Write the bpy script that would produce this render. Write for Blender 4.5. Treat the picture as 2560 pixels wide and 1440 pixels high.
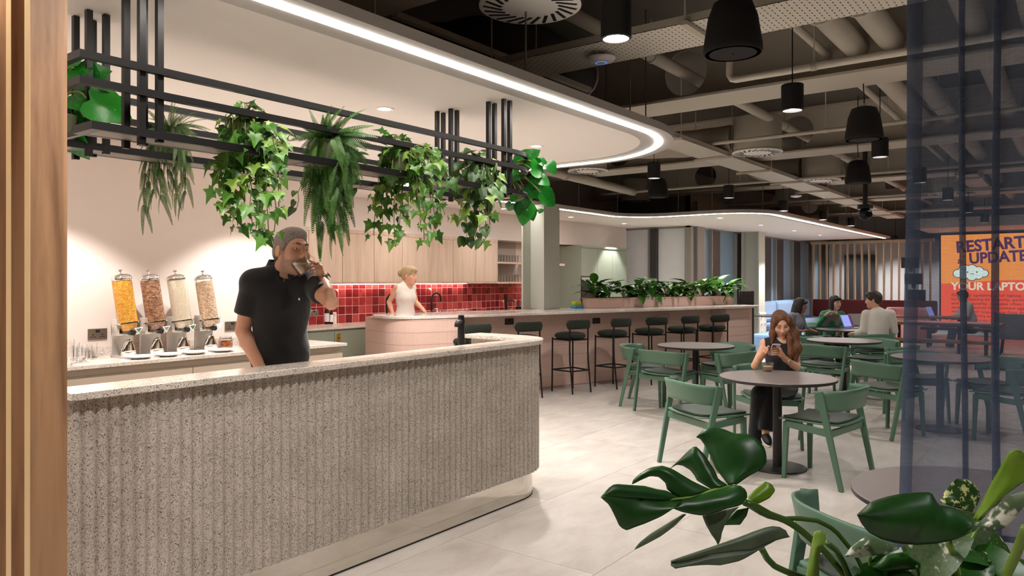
import bpy, bmesh, math, random
import numpy as np
from mathutils import Vector, Matrix, Euler
R = math.radians
sc = bpy.context.scene
COL = sc.collection
random.seed(7)
for o in list(bpy.data.objects): bpy.data.objects.remove(o)

# ------------------------------------------------------------------ camera
# world axes: x runs along the serving counter, y across it towards the kitchen, z up; metres
F, CX, HY, CAMH, YAW = 1870., 1280., 699., 1.53, R(37.1)
ca, sa = math.cos(YAW), math.sin(YAW)
cam = bpy.data.cameras.new('camera'); camo = bpy.data.objects.new('camera', cam); COL.objects.link(camo)
cam.sensor_width = 36; cam.lens = F / 2560 * 36; cam.shift_y = -(720 - HY) / 2560
cam.clip_start = .05; cam.clip_end = 200
camo.location = (0, 0, CAMH); camo.rotation_euler = (R(90), 0, YAW - R(90))
sc.camera = camo
def ray(px, py):
    r = (px - CX) / F; return Vector((ca + r * sa, sa - r * ca, (HY - py) / F))
def at(px, py, dep): return Vector((0, 0, CAMH)) + ray(px, py) * dep      # a point at a given depth
def onz(px, py, z):
    d = ray(px, py); return Vector((0, 0, CAMH)) + d * ((z - CAMH) / d.z)
def onx(px, py, x):
    d = ray(px, py); return Vector((0, 0, CAMH)) + d * (x / d.x)
def ony(px, py, y):
    d = ray(px, py); return Vector((0, 0, CAMH)) + d * (y / d.y)

# ------------------------------------------------------------------ world, exposure
W = bpy.data.worlds.new('night_office'); sc.world = W; W.use_nodes = True
W.node_tree.nodes['Background'].inputs[0].default_value = (1.0, .97, .94, 1)
W.node_tree.nodes['Background'].inputs[1].default_value = .20
vs = sc.view_settings
vs.view_transform = 'Standard'; vs.look = 'None'; vs.gamma = 1; vs.use_curve_mapping = False
vs.exposure = 0.86
if hasattr(sc, 'cycles'): sc.cycles.transparent_max_bounces = 24

# ------------------------------------------------------------------ materials
def lin(c):
    return tuple((v / 255 / 12.92 if v / 255 <= .04045 else ((v / 255 + .055) / 1.055) ** 2.4) for v in c)
MATS = {}
def mk(name):
    m = bpy.data.materials.new(name); m.use_nodes = True; MATS[name] = m
    nt = m.node_tree; return m, nt, nt.nodes['Principled BSDF']
def P(name, rgb, rough=.5, metal=0., **kw):
    m, nt, b = mk(name)
    b.inputs['Base Color'].default_value = (*lin(rgb), 1); b.inputs['Roughness'].default_value = rough
    b.inputs['Metallic'].default_value = metal
    for k, v in kw.items(): b.inputs[k.replace('_', ' ')].default_value = v
    return m
def nd(nt, t, **kw):
    n = nt.nodes.new(t)
    for k, v in kw.items():
        if k.startswith('i_'):
            s = n.inputs[int(k[2:])] if k[2:].isdigit() else n.inputs[k[2:].replace('_', ' ')]
            if isinstance(v, bpy.types.NodeSocket): nt.links.new(v, s)
            else: s.default_value = v
        else: setattr(n, k, v)
    return n
def ramp(nt, fac, stops, interp='LINEAR'):
    n = nt.nodes.new('ShaderNodeValToRGB'); n.color_ramp.interpolation = interp
    e = n.color_ramp.elements
    while len(e) < len(stops): e.new(.5)
    for s, (p, c) in zip(e, stops):
        s.position = p; s.color = (*(lin(c) if max(c) > 1.001 else c), 1)
    nt.links.new(fac, n.inputs[0]); return n.outputs[0]
def mixc(nt, fac, a, b, mode='MIX'):
    n = nt.nodes.new('ShaderNodeMix'); n.data_type = 'RGBA'; n.blend_type = mode
    for s, v in ((n.inputs[0], fac), (n.inputs[6], a), (n.inputs[7], b)):
        if isinstance(v, bpy.types.NodeSocket): nt.links.new(v, s)
        elif isinstance(v, (int, float)): s.default_value = v
        else: s.default_value = (*lin(v), 1)
    return n.outputs[2]
def coords(nt, which='Object', scale=(1, 1, 1)):
    t = nt.nodes.new('ShaderNodeTexCoord'); mp = nt.nodes.new('ShaderNodeMapping')
    nt.links.new(t.outputs[which], mp.inputs[0]); mp.inputs['Scale'].default_value = scale
    return mp.outputs[0]
def bump(nt, b, h, strength=.2, dist=.01):
    n = nd(nt, 'ShaderNodeBump', i_Strength=strength, i_Distance=dist, i_Height=h)
    nt.links.new(n.outputs[0], b.inputs['Normal'])
def wood(name, light, dark, scale=1., rough=.45, axis='z', vary=.0):
    m, nt, b = mk(name)
    sx = (14, 14, 1.1) if axis == 'z' else ((1.1, 14, 14) if axis == 'x' else (14, 1.1, 14))
    v = coords(nt, 'Object', tuple(s * scale for s in sx))
    rnd = nd(nt, 'ShaderNodeObjectInfo').outputs['Random']
    vv = nd(nt, 'ShaderNodeVectorMath', operation='ADD', i_0=v)
    sclr = nd(nt, 'ShaderNodeMath', operation='MULTIPLY', i_0=rnd, i_1=40.); nt.links.new(sclr.outputs[0], vv.inputs[1])
    n1 = nd(nt, 'ShaderNodeTexNoise', i_Vector=vv.outputs[0], i_Scale=1.0, i_Detail=5., i_Roughness=.55, i_Distortion=1.6)
    n2 = nd(nt, 'ShaderNodeTexNoise', i_Vector=vv.outputs[0], i_Scale=7.0, i_Detail=3., i_Roughness=.6)
    f = nd(nt, 'ShaderNodeMath', operation='MULTIPLY_ADD', i_0=n2.outputs[0], i_1=.35, i_2=n1.outputs[0])
    c = ramp(nt, f.outputs[0], [(.42, dark), (.72, light), (.95, tuple(min(255, x + 10) for x in light))])
    if vary:
        hv = nd(nt, 'ShaderNodeHueSaturation', i_Color=c)
        vr = nd(nt, 'ShaderNodeMapRange', i_Value=rnd, i_3=1 - vary, i_4=1 + vary); nt.links.new(vr.outputs[0], hv.inputs['Value']); c = hv.outputs[0]
    nt.links.new(c, b.inputs['Base Color']); b.inputs['Roughness'].default_value = rough
    bump(nt, b, n2.outputs[0], .05, .002)
    return m
def terrazzo(name, base, specks, scale=110., dens=.5, rough=.35):
    m, nt, b = mk(name)
    v = coords(nt, 'Object')
    nv = nd(nt, 'ShaderNodeTexNoise', i_Vector=v, i_Scale=60., i_Detail=2.)
    vm = nd(nt, 'ShaderNodeVectorMath', operation='MULTIPLY_ADD', i_0=nv.outputs[1], i_1=(.012, .012, .012), i_2=v)
    col = None
    bn = nd(nt, 'ShaderNodeTexNoise', i_Vector=v, i_Scale=5., i_Detail=4.)
    col = ramp(nt, bn.outputs[0], [(.3, tuple(x * .93 for x in base)), (.7, tuple(min(255, x * 1.04) for x in base))])
    for k, (c, s, th, rad) in enumerate(specks):
        vo = nd(nt, 'ShaderNodeTexVoronoi', i_Vector=vm.outputs[0], i_Scale=scale * s); vo.feature = 'F1'
        sep = nd(nt, 'ShaderNodeSeparateColor', i_Color=vo.outputs['Color'])
        on = nd(nt, 'ShaderNodeMath', operation='GREATER_THAN', i_0=sep.outputs[k % 3], i_1=th)
        rr = nd(nt, 'ShaderNodeMath', operation='MULTIPLY', i_0=sep.outputs[(k + 1) % 3], i_1=rad)
        ins = nd(nt, 'ShaderNodeMath', operation='LESS_THAN', i_0=vo.outputs['Distance'], i_1=rr.outputs[0])
        f = nd(nt, 'ShaderNodeMath', operation='MULTIPLY', i_0=on.outputs[0], i_1=ins.outputs[0])
        col = mixc(nt, f.outputs[0], col, c)
    nt.links.new(col, b.inputs['Base Color']); b.inputs['Roughness'].default_value = rough
    return m
def fabric(name, rgb, rough=.85, scale=400., amt=.15, sheen=.2):
    m, nt, b = mk(name)
    v = coords(nt, 'Object')
    n = nd(nt, 'ShaderNodeTexNoise', i_Vector=v, i_Scale=scale, i_Detail=2.)
    c = ramp(nt, n.outputs[0], [(.3, tuple(x * (1 - amt) for x in rgb)), (.7, tuple(min(255, x * (1 + amt)) for x in rgb))])
    nt.links.new(c, b.inputs['Base Color']); b.inputs['Roughness'].default_value = rough
    b.inputs['Sheen Weight'].default_value = sheen
    n2 = nd(nt, 'ShaderNodeTexNoise', i_Vector=v, i_Scale=14., i_Detail=3.)
    bump(nt, b, n2.outputs[0], .25, .02)
    return m
def leafmat(name, dark, light, rough=.3, vein=None, spots=None, vary=.18):
    m, nt, b = mk(name)
    v = coords(nt, 'Object')
    rnd = nd(nt, 'ShaderNodeObjectInfo').outputs['Random']
    n = nd(nt, 'ShaderNodeTexNoise', i_Vector=v, i_Scale=18., i_Detail=2.)
    a = nd(nt, 'ShaderNodeMath', operation='MULTIPLY_ADD', i_0=rnd, i_1=.6, i_2=n.outputs[0])
    c = ramp(nt, a.outputs[0], [(.45, dark), (1.0, light)])
    if spots:
        vo = nd(nt, 'ShaderNodeTexNoise', i_Vector=v, i_Scale=spots[1], i_Detail=3., i_Roughness=.7)
        f = ramp(nt, vo.outputs[0], [(spots[2], (0, 0, 0)), (spots[2] + .06, (1, 1, 1))])
        c = mixc(nt, f, c, spots[0])
    nt.links.new(c, b.inputs['Base Color']); b.inputs['Roughness'].default_value = rough
    b.inputs['Subsurface Weight'].default_value = .0
    # thin leaf: some light passes through
    tr = nd(nt, 'ShaderNodeBsdfTranslucent', i_Color=c)
    ms = nt.nodes.new('ShaderNodeMixShader'); ms.inputs[0].default_value = .22
    nt.links.new(b.outputs[0], ms.inputs[1]); nt.links.new(tr.outputs[0], ms.inputs[2])
    nt.links.new(ms.outputs[0], nt.nodes['Material Output'].inputs[0])
    return m
def emit(name, rgb, s):
    m, nt, b = mk(name)
    b.inputs['Base Color'].default_value = (0, 0, 0, 1)
    b.inputs['Emission Color'].default_value = (*lin(rgb), 1); b.inputs['Emission Strength'].default_value = s
    return m
def glass(name, rgb=(255, 255, 255), rough=0., ior=1.45):
    m, nt, b = mk(name)
    b.inputs['Base Color'].default_value = (*lin(rgb), 1); b.inputs['Roughness'].default_value = rough
    b.inputs['Transmission Weight'].default_value = 1.; b.inputs['IOR'].default_value = ior
    return m
def thinglass(name, rgb, opac, rough=.03, fr=.5):
    # a thin pane: mostly see-through plus a fresnel gloss
    m, nt, b = mk(name)
    tp = nd(nt, 'ShaderNodeBsdfTransparent', i_Color=(*lin(rgb), 1)); g = nd(nt, 'ShaderNodeBsdfGlossy', i_Roughness=rough)
    lw = nd(nt, 'ShaderNodeLayerWeight', i_Blend=.25)
    f = nd(nt, 'ShaderNodeMath', operation='MULTIPLY_ADD', i_0=lw.outputs['Fresnel'], i_1=fr, i_2=opac)
    ms = nd(nt, 'ShaderNodeMixShader', i_0=f.outputs[0], i_1=tp.outputs[0], i_2=g.outputs[0])
    nt.links.new(ms.outputs[0], nt.nodes['Material Output'].inputs[0]); return m

# ------------------------------------------------------------------ mesh builder
def V(*a): return Vector(a[0] if len(a) == 1 else a)
def frame(d):
    d = V(d).normalized(); u = V(0, 0, 1) if abs(d.z) < .95 else V(1, 0, 0)
    x = d.cross(u).normalized(); return x, x.cross(d).normalized()
class MB:
    def __init__(s): s.v = []; s.f = []; s.mi = []; s.cur = 0
    def add(s, vs, fs):
        n = len(s.v); s.v += [tuple(p) for p in vs]; s.f += [tuple(i + n for i in f) for f in fs]; s.mi += [s.cur] * len(fs); return s
    def box(s, a, b, M=None):
        a, b = V(a), V(b)
        vs = [V(x, y, z) for z in (a.z, b.z) for y in (a.y, b.y) for x in (a.x, b.x)]
        if M is not None: vs = [M @ p for p in vs]
        return s.add(vs, [(0, 2, 3, 1), (4, 5, 7, 6), (0, 1, 5, 4), (2, 6, 7, 3), (0, 4, 6, 2), (1, 3, 7, 5)])
    def bar(s, p, q, w, h=None, up=None, w1=None, h1=None):
        # rectangular bar from p to q, w across, h along 'up'
        h = h or w; p, q = V(p), V(q); d = (q - p).normalized()
        if up is None: x, y = frame(d)
        else: x = d.cross(V(up)).normalized(); y = x.cross(d).normalized()
        w1 = w1 or w; h1 = h1 or h; vs = []
        for c, ww, hh in ((p, w, h), (q, w1, h1)):
            vs += [c - x * ww / 2 - y * hh / 2, c + x * ww / 2 - y * hh / 2, c + x * ww / 2 + y * hh / 2, c - x * ww / 2 + y * hh / 2]
        return s.add(vs, [(0, 3, 2, 1), (4, 5, 6, 7), (0, 1, 5, 4), (1, 2, 6, 5), (2, 3, 7, 6), (3, 0, 4, 7)])
    def tube(s, pts, r, n=8, closed=False, caps=True):
        pts = [V(p) for p in pts]; N = len(pts); vs = []; fs = []
        rs = r if isinstance(r, (list, tuple)) else [r] * N
        px = None
        for i, p in enumerate(pts):
            if closed: d = pts[(i + 1) % N] - pts[i - 1]
            else: d = pts[min(i + 1, N - 1)] - pts[max(i - 1, 0)]
            d = d.normalized() if d.length > 1e-9 else V(0, 0, 1)
            if px is None: x, y = frame(d)
            else:
                x = (px - d * px.dot(d)); x = x.normalized() if x.length > 1e-6 else frame(d)[0]; y = x.cross(d)
            px = x
            vs += [p + (x * math.cos(2 * math.pi * k / n) + y * math.sin(2 * math.pi * k / n)) * rs[i] for k in range(n)]
        for i in range(N if closed else N - 1):
            j = (i + 1) % N
            fs += [(i * n + k, i * n + (k + 1) % n, j * n + (k + 1) % n, j * n + k) for k in range(n)]
        if caps and not closed: fs += [tuple(range(n))[::-1], tuple((N - 1) * n + k for k in range(n))]
        return s.add(vs, fs)
    def cyl(s, p, q, r, r1=None, n=16): return s.tube([p, q], [r, r if r1 is None else r1], n)
    def lathe(s, prof, c=(0, 0, 0), n=24, M=None, ends=True):
        # prof: (radius, z) list
        c = V(c); vs = []; fs = []
        for r, z in prof:
            for k in range(n):
                a = 2 * math.pi * k / n; p = V(r * math.cos(a), r * math.sin(a), z)
                vs.append((M @ p if M is not None else p) + c)
        for i in range(len(prof) - 1):
            fs += [(i * n + k, i * n + (k + 1) % n, (i + 1) * n + (k + 1) % n, (i + 1) * n + k) for k in range(n)]
        if ends:
            if prof[0][0] > 1e-6: fs.append(tuple(range(n))[::-1])
            if prof[-1][0] > 1e-6: fs.append(tuple((len(prof) - 1) * n + k for k in range(n)))
        return s.add(vs, fs)
    def prism(s, poly, z0, z1, M=None):
        n = len(poly); vs = [V(x, y, z0) for x, y in poly] + [V(x, y, z1) for x, y in poly]
        if M is not None: vs = [M @ p for p in vs]
        return s.add(vs, [tuple(range(n))[::-1], tuple(range(n, 2 * n))] + [(i, (i + 1) % n, n + (i + 1) % n, n + i) for i in range(n)])
    def grid(s, rows, closed=False):
        m = len(rows[0]); vs = [p for r in rows for p in r]; fs = []
        for i in range(len(rows) - 1):
            for k in range(m if closed else m - 1):
                fs.append((i * m + k, i * m + (k + 1) % m, (i + 1) * m + (k + 1) % m, (i + 1) * m + k))
        return s.add(vs, fs)
    def ell(s, c, r, n=16, m=10, M=None):
        c = V(c); rows = []
        for i in range(m + 1):
            t = math.pi * i / m; row = []
            for k in range(n):
                a = 2 * math.pi * k / n
                p = V(math.sin(t) * math.cos(a) * r[0], math.sin(t) * math.sin(a) * r[1], math.cos(t) * r[2])
                row.append((M @ p if M is not None else p) + c)
            rows.append(row[::-1])
        return s.grid(rows, True)
    def ring(s, outer, inner, z0, z1):
        # a flat closed band between two outlines of equal length
        n = len(outer)
        vs = [V(x, y, z0) for x, y in outer] + [V(x, y, z0) for x, y in inner] + [V(x, y, z1) for x, y in outer] + [V(x, y, z1) for x, y in inner]
        fs = []
        for i in range(n):
            j = (i + 1) % n
            fs += [(i, n + i, n + j, j), (2 * n + i, 2 * n + j, 3 * n + j, 3 * n + i), (i, j, 2 * n + j, 2 * n + i), (n + i, 3 * n + i, 3 * n + j, n + j)]
        return s.add(vs, fs)
    def build(s, name, mat=None, parent=None, smooth=None, bevel=0, solid=0, origin=None, sub=0):
        me = bpy.data.meshes.new(name)
        o0 = V(origin) if origin is not None else V(0, 0, 0)
        me.from_pydata([tuple(V(p) - o0) for p in s.v] if origin is not None else s.v, [], s.f)
        mats = mat if isinstance(mat, (list, tuple)) else [mat]
        for m in mats:
            if m is not None: me.materials.append(m)
        if len(mats) > 1: me.polygons.foreach_set('material_index', s.mi)
        bm = bmesh.new(); bm.from_mesh(me); bmesh.ops.remove_doubles(bm, verts=bm.verts, dist=1e-5)
        bmesh.ops.dissolve_degenerate(bm, edges=bm.edges, dist=1e-6)
        bmesh.ops.recalc_face_normals(bm, faces=bm.faces); bm.to_mesh(me); bm.free()
        if smooth is not None:
            me.shade_smooth()
            if smooth < 179: me.set_sharp_from_angle(angle=R(smooth))
        o = bpy.data.objects.new(name, me); COL.objects.link(o); o.location = o0
        if parent is not None: o.parent = parent
        if solid:
            md = o.modifiers.new('solidify', 'SOLIDIFY'); md.thickness = solid; md.offset = 0
        if bevel:
            md = o.modifiers.new('bevel', 'BEVEL'); md.width = bevel; md.segments = 2; md.limit_method = 'ANGLE'; md.angle_limit = R(40)
        if sub:
            md = o.modifiers.new('subsurf', 'SUBSURF'); md.levels = sub; md.render_levels = sub
        return o
def tag(o, label=None, cat=None, group=None, kind=None):
    if label: o['label'] = label
    if cat: o['category'] = cat
    if group: o['group'] = group
    if kind: o['kind'] = kind
    return o
def thing(name, label, cat, loc=(0, 0, 0), rz=0, group=None):
    o = bpy.data.objects.new(name, None); COL.objects.link(o); o.location = loc; o.rotation_euler = (0, 0, rz)
    o.empty_display_size = .1
    return tag(o, label, cat, group)
def inst(mesh_obj, name, loc, rot=(0, 0, 0), scale=(1, 1, 1), parent=None):
    o = mesh_obj.copy(); o.name = name; COL.objects.link(o); o.location = loc; o.rotation_euler = rot; o.scale = scale
    if parent is not None: o.parent = parent
    return o
def copy_tree(o, loc, rz, label=None, group=None, parent=None):
    c = o.copy(); COL.objects.link(c); c.parent = parent
    if parent is None:
        c.location = loc; c.rotation_euler = (0, 0, rz)
        if label: c['label'] = label
        if group: c['group'] = group
    for ch in list(o.children): copy_tree(ch, None, None, parent=c)
    return c
def world_mb(parent):  # parts of a thing whose empty stands at 'loc' are modelled in its local frame
    return MB()
def spot(name, loc, power, size=70, blend=.5, rad=.04, col=(1, .975, .94), target=None, parent=None):
    l = bpy.data.lights.new(name, 'SPOT'); l.energy = power; l.spot_size = R(size); l.spot_blend = blend
    l.shadow_soft_size = rad; l.color = col
    o = bpy.data.objects.new(name, l); COL.objects.link(o); o.location = loc
    if target is not None: o.rotation_euler = (V(target) - V(loc)).to_track_quat('-Z', 'Y').to_euler()
    if parent is not None: o.parent = parent
    return o
def arc(cx, cy, r, a0, a1, n):
    return [(cx + r * math.cos(R(a0 + (a1 - a0) * i / n)), cy + r * math.sin(R(a0 + (a1 - a0) * i / n))) for i in range(n + 1)]
def offset_poly(poly, d):
    n = len(poly); out = []
    for i in range(n):
        p0, p1, p2 = V(*poly[i - 1], 0), V(*poly[i], 0), V(*poly[(i + 1) % n], 0)
        a, b = (p1 - p0).normalized(), (p2 - p1).normalized()
        na, nb = V(a.y, -a.x, 0), V(b.y, -b.x, 0); m = (na + nb)
        m = m.normalized() / max(.35, math.sqrt((1 + na.dot(nb)) / 2)) if m.length > 1e-6 else na
        q = p1 + m * d; out.append((q.x, q.y))
    return out
def inpoly(x, y, poly):
    c = False; n = len(poly); j = n - 1
    for i in range(n):
        xi, yi = poly[i]; xj, yj = poly[j]
        if (yi > y) != (yj > y) and x < (xj - xi) * (y - yi) / (yj - yi) + xi: c = not c
        j = i
    return c

# ------------------------------------------------------------------ shared materials
WALL = P('wall_paint_blush', (219, 205, 196), .75)
CEILW = P('ceiling_paint_white', (242, 235, 229), .8)
LIP = P('satin_aluminium', (186, 182, 178), .45, .1)
STRIP = emit('led_strip', (255, 246, 238), 27.)
STEELP = P('beam_paint_warm_grey', (194, 186, 172), .6)
SLAB = P('soffit_paint_taupe', (98, 92, 84), .85)
BLACK = P('black_powder_coat', (22, 21, 22), .4, .2)
BLACKM = P('matt_black_plastic', (17, 17, 18), .6)
GREENG = P('column_paint_sage_grey', (188, 190, 179), .6)
SAGE = P('sage_cabinet_laminate', (150, 158, 141), .55)
CREAM = P('cream_cabinet_laminate', (206, 192, 175), .5)
DARKG = P('dark_shadow_gap', (52, 48, 44), .7)
CHROME = P('polished_chrome', (220, 217, 212), .06, 1.)
OAK = wood('oak_veneer', (212, 186, 164), (192, 164, 141), .5)
OAKD = wood('oak_board_fin', (170, 128, 92), (118, 82, 55), .45, .5)
OAKL = P('oak_edge_banding', (203, 170, 124), .5)
TERR = terrazzo('terrazzo_grey', (184, 173, 161), [((78, 75, 75), 1., .45, .60), ((122, 112, 103), 1.7, .45, .6), ((206, 197, 186), .8, .72, .55), ((150, 112, 86), 1.5, .86, .55)], 215.)
QUARTZ = terrazzo('speckled_quartz', (226, 213, 203), [((140, 124, 112), 1.3, .62, .5), ((246, 240, 234), 1., .6, .5), ((176, 150, 128), 2., .7, .5)], 110., rough=.12)
GROUT = P('pale_grout', (240, 208, 198), .8)

# floor: tiles as separate slabs with a hairline joint, over a screed
def floor_mat():
    m, nt, b = mk('floor_tile_stone')
    v = coords(nt, 'Object', (1, 1, 1)); rnd = nd(nt, 'ShaderNodeObjectInfo').outputs['Random']
    vv = nd(nt, 'ShaderNodeVectorMath', operation='ADD', i_0=v)
    off = nd(nt, 'ShaderNodeMath', operation='MULTIPLY', i_0=rnd, i_1=25.); nt.links.new(off.outputs[0], vv.inputs[1])
    st = nd(nt, 'ShaderNodeVectorMath', operation='MULTIPLY', i_0=vv.outputs[0], i_1=(1., 2.2, 1.))
    n1 = nd(nt, 'ShaderNodeTexNoise', i_Vector=st.outputs[0], i_Scale=2.2, i_Detail=8., i_Roughness=.62, i_Distortion=.5)
    n2 = nd(nt, 'ShaderNodeTexNoise', i_Vector=st.outputs[0], i_Scale=26., i_Detail=3., i_Roughness=.6)
    f = nd(nt, 'ShaderNodeMath', operation='MULTIPLY_ADD', i_0=n2.outputs[0], i_1=.3, i_2=n1.outputs[0])
    c = ramp(nt, f.outputs[0], [(.38, (160, 150, 140)), (.62, (180, 171, 162)), (.85, (194, 186, 178))])
    hv = nd(nt, 'ShaderNodeHueSaturation', i_Color=c)
    vr = nd(nt, 'ShaderNodeMapRange', i_Value=rnd, i_3=.96, i_4=1.04); nt.links.new(vr.outputs[0], hv.inputs['Value'])
    nt.links.new(hv.outputs[0], b.inputs['Base Color'])
    rr = ramp(nt, n2.outputs[0], [(.3, (.34, .34, .34)), (.7, (.5, .5, .5))]); nt.links.new(rr, b.inputs['Roughness'])
    bump(nt, b, n2.outputs[0], .04, .004)
    return m
FLOORM = floor_mat()
fl = MB().box((-4, -6, -.12), (27, 9, -.012)).build('floor', P('floor_joint_screed', (120, 109, 98), .9)); tag(fl, kind='structure')
TU, TV = 1.86, .93
tile_mb = MB(); g = .0012
tile_mb.prism([(g, g), (TU - g, g), (TU - g, TV - g), (g, TV - g)], -.0118, 0)
proto = tile_mb.build('tile', FLOORM)
cells = []
for j in range(-8, 8):
    off = 0 if j % 2 else TU / 2
    for i in range(-3, 15):
        x, y = 6.145 - 3 * TU + off + i * TU - TU, 2.0 + (j) * TV
        if x < -4 or x + TU > 27 or y < -5.9 or y + TV > 9: continue
        cells.append((math.hypot(x + TU / 2, y + TV / 2), x, y))
cells.sort()
first = True; rest = MB()
for k, (d, x, y) in enumerate(cells):
    if k < 300:
        if first: proto.location = (x, y, 0); proto.parent = fl; first = False
        else: inst(proto, 'tile', (x, y, 0), parent=fl)
    else: rest.prism([(x + g, y + g), (x + TU - g, y + g), (x + TU - g, y + TV - g), (x + g, y + TV - g)], -.0118, 0)
if rest.v: tag(rest.build('far_tiles', FLOORM, fl), kind='stuff')

# concrete soffit far above, and the walls that close the room
tag(MB().box((-4, -6, 3.8), (27, 9, 3.95)).build('ceiling', SLAB), kind='structure')
tag(MB().box((-4, 6.2, 0), (4.76, 6.42, 2.66)).build('wall_serving', WALL), kind='structure')
tag(MB().box((-4, 8.2, 0), (14.9, 8.42, 3.8)).build('wall_kitchen', WALL), kind='structure')
tag(MB().box((-4, -6.2, 0), (27, -6, 3.8)).build('wall_far_side', P('wall_paint_grey', (170, 164, 156), .8)), kind='structure')
tag(MB().box((-4.2, -6, 0), (-4, 9, 3.8)).build('wall_behind', MATS['wall_paint_grey']), kind='structure')
tag(MB().box((27, -6, 0), (27.2, 9, 3.8)).build('wall_end', P('wall_paint_pale', (205, 200, 196), .8)), kind='structure')
# boxed soffit over the kitchen cabinets
tag(MB().box((4.76, 7.85, 2.205), (14.5, 8.2, 2.66)).build('trim_1', WALL), kind='structure')

# ------------------------------------------------------------------ lit canopy with a continuous LED line
path = [(-3.9, 2.61), (2, 2.61)] + arc(5.1, 3.71, 1.1, -90, 0, 18) + arc(6.8, 6.0, .6, 180, 90, 10) + arc(11.5, 5.8, .8, 90, 0, 12) + arc(13.1, 5.0, .8, 180, 270, 12) + [(18, 4.2), (22.4, 4.2)]
back = [(22.4, 6.55), (14.9, 6.55), (14.9, 8.15), (-3.9, 8.15)]
full = path + back
def opath(d):  # the open path moved sideways by d (outwards positive)
    return offset_poly(full, d)[:len(path)]
can = thing('ceiling_canopy', 'white plasterboard canopy with rounded edge and glowing line light', 'canopy', (0, 0, 0))
inner = offset_poly(full, -.15); inner = inner[:len(path)] + back
MB().prism(inner, 2.66, 2.71).build('soffit_board', CEILW, can)
def band(d0, d1, z0, z1, name, mat, par):
    a, b = opath(d0), opath(d1); m = MB(); n = len(a); rows = []
    for p, q in zip(a, b): rows.append([V(*p, z0), V(*q, z0), V(*q, z1), V(*p, z1)])
    m.grid(rows, True); m.add(rows[0], [(0, 1, 2, 3)]); m.add(rows[-1], [(3, 2, 1, 0)])
    return m.build(name, mat, par, smooth=30)
band(-.15, -.027, 2.655, 2.705, 'inner_lip', LIP, can)
band(.027, .12, 2.655, 2.71, 'outer_lip', LIP, can)
band(-.026, .026, 2.6505, 2.668, 'line_light', STRIP, can)
band(-.027, .027, 2.672, 2.71, 'profile_back', LIP, can)  # unseen lid added to stop the strip lighting the void above
WIRE = P('suspension_wire', (120, 115, 108), .5, .6)
rodp = None
for (x, y) in [(3.6, 2.62), (1.2, 2.62), (2.4, 2.62), (4.9, 2.62), (5.7, 2.9), (6.25, 3.6), (6.25, 5), (8, 6.5), (9.2, 6.5), (10.4, 6.5), (11.6, 6.45), (12.25, 5.6), (12.3, 5.0), (12.8, 4.3), (14, 4.25), (15.4, 4.25), (16.8, 4.25), (18.4, 4.25), (20, 4.25), (21.5, 4.25)]:
    if rodp is None: rodp = MB().cyl((0, 0, 2.70), (0, 0, 3.8), .006, n=6).build('suspension_rod', WIRE, can); rodp.location = (x, y, 0)
    else:
        o = inst(rodp, 'suspension_rod', (x, y, 0), parent=can)
        if x < 3.27: o.scale.z = 3.178 / 3.8; o.location.z = 2.70 * (1 - 3.178 / 3.8)

# ------------------------------------------------------------------ recessed downlights in the canopy
DLW = P('downlight_trim_white', (240, 236, 230), .4); DLE = emit('downlight_lens', (255, 243, 230), 16.)
def downlight(x, y, power, lab, size=95, blend=.6, tgt=None):
    t = thing('downlight', lab, 'light', (x, y, 2.66), group='recessed downlights in the canopy')
    MB().lathe([(.040, -.001), (.062, -.006), (.066, -.002), (.066, 0)], n=28, ends=False).build('trim_ring', DLW, t, smooth=40)
    MB().lathe([(.0, -.0015), (.041, -.0015)], n=24, ends=False).build('lens', DLE, t)
    if power: spot('downlight_lamp', (0, 0, -.02), power, size, blend, .035, parent=t, target=None)
    return t
over = ['round white downlight above the serving counter, seen between the planter rack and the line light', 'small round downlight near the rounded canopy end']
for i, u in enumerate((3.44, 5.18, .72, -1.0)):  # third lamp is added out of view to light the counter
    downlight(u, 3.66, 125, over[i] if i < 2 else ['round downlight above the left part of the counter, behind the rack', 'round downlight out of sight left of the wooden fins'][i - 2])
for u, w_ in ((5.8, 'two to the right of'), (4.05, 'right of'), (2.3, 'left of'), (.5, 'far left of')): downlight(u, 5.42, 105, 'wall-washing downlight %s the cereal dispensers' % w_, 100, .35)  # first one is added, hidden from view, to brighten the bar end
for i, u in enumerate((5.9, 7.6, 9.43, 11.41, 13.4)):
    downlight(u, 7.30, 14 if i < 4 else 70, ['kitchen downlight behind the hanging ferns', 'kitchen downlight behind the ivy', 'downlight above the kitchen sink worktop', 'downlight above the coffee screen', 'downlight throwing a cone on the sage cupboard'][i], 84 if i == 4 else 135, .35 if i == 4 else .9)
for i, u in enumerate((13.25, 15.46, 17.74, 19.91)):
    downlight(u, 5.23, 200, ['first', 'second', 'third', 'fourth'][i] + ' downlight from the left in the canopy before the windows', 95, .5)

# ------------------------------------------------------------------ vertical oak fins at the left
for k in range(4):
    y0 = 2.40 + .137 * k
    t = thing('wooden_fin', ['nearest upright oak fin at the left edge, its broad face showing', 'second upright oak fin, behind the nearest one', 'third upright oak fin at the left picture edge', 'fourth upright oak fin, deepest of the row'][k], 'fin', (.93, y0 + .02, 0), group='upright oak fins of the screen')
    MB().box((-.051, -.02, 0), (.048, .017, 3.17)).build('board', OAKD, t, bevel=.001)
    MB().box((-.0525, -.0205, 0), (-.051, .0175, 3.17)).build('edge_band', OAKL, t)
MB_w = None

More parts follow.
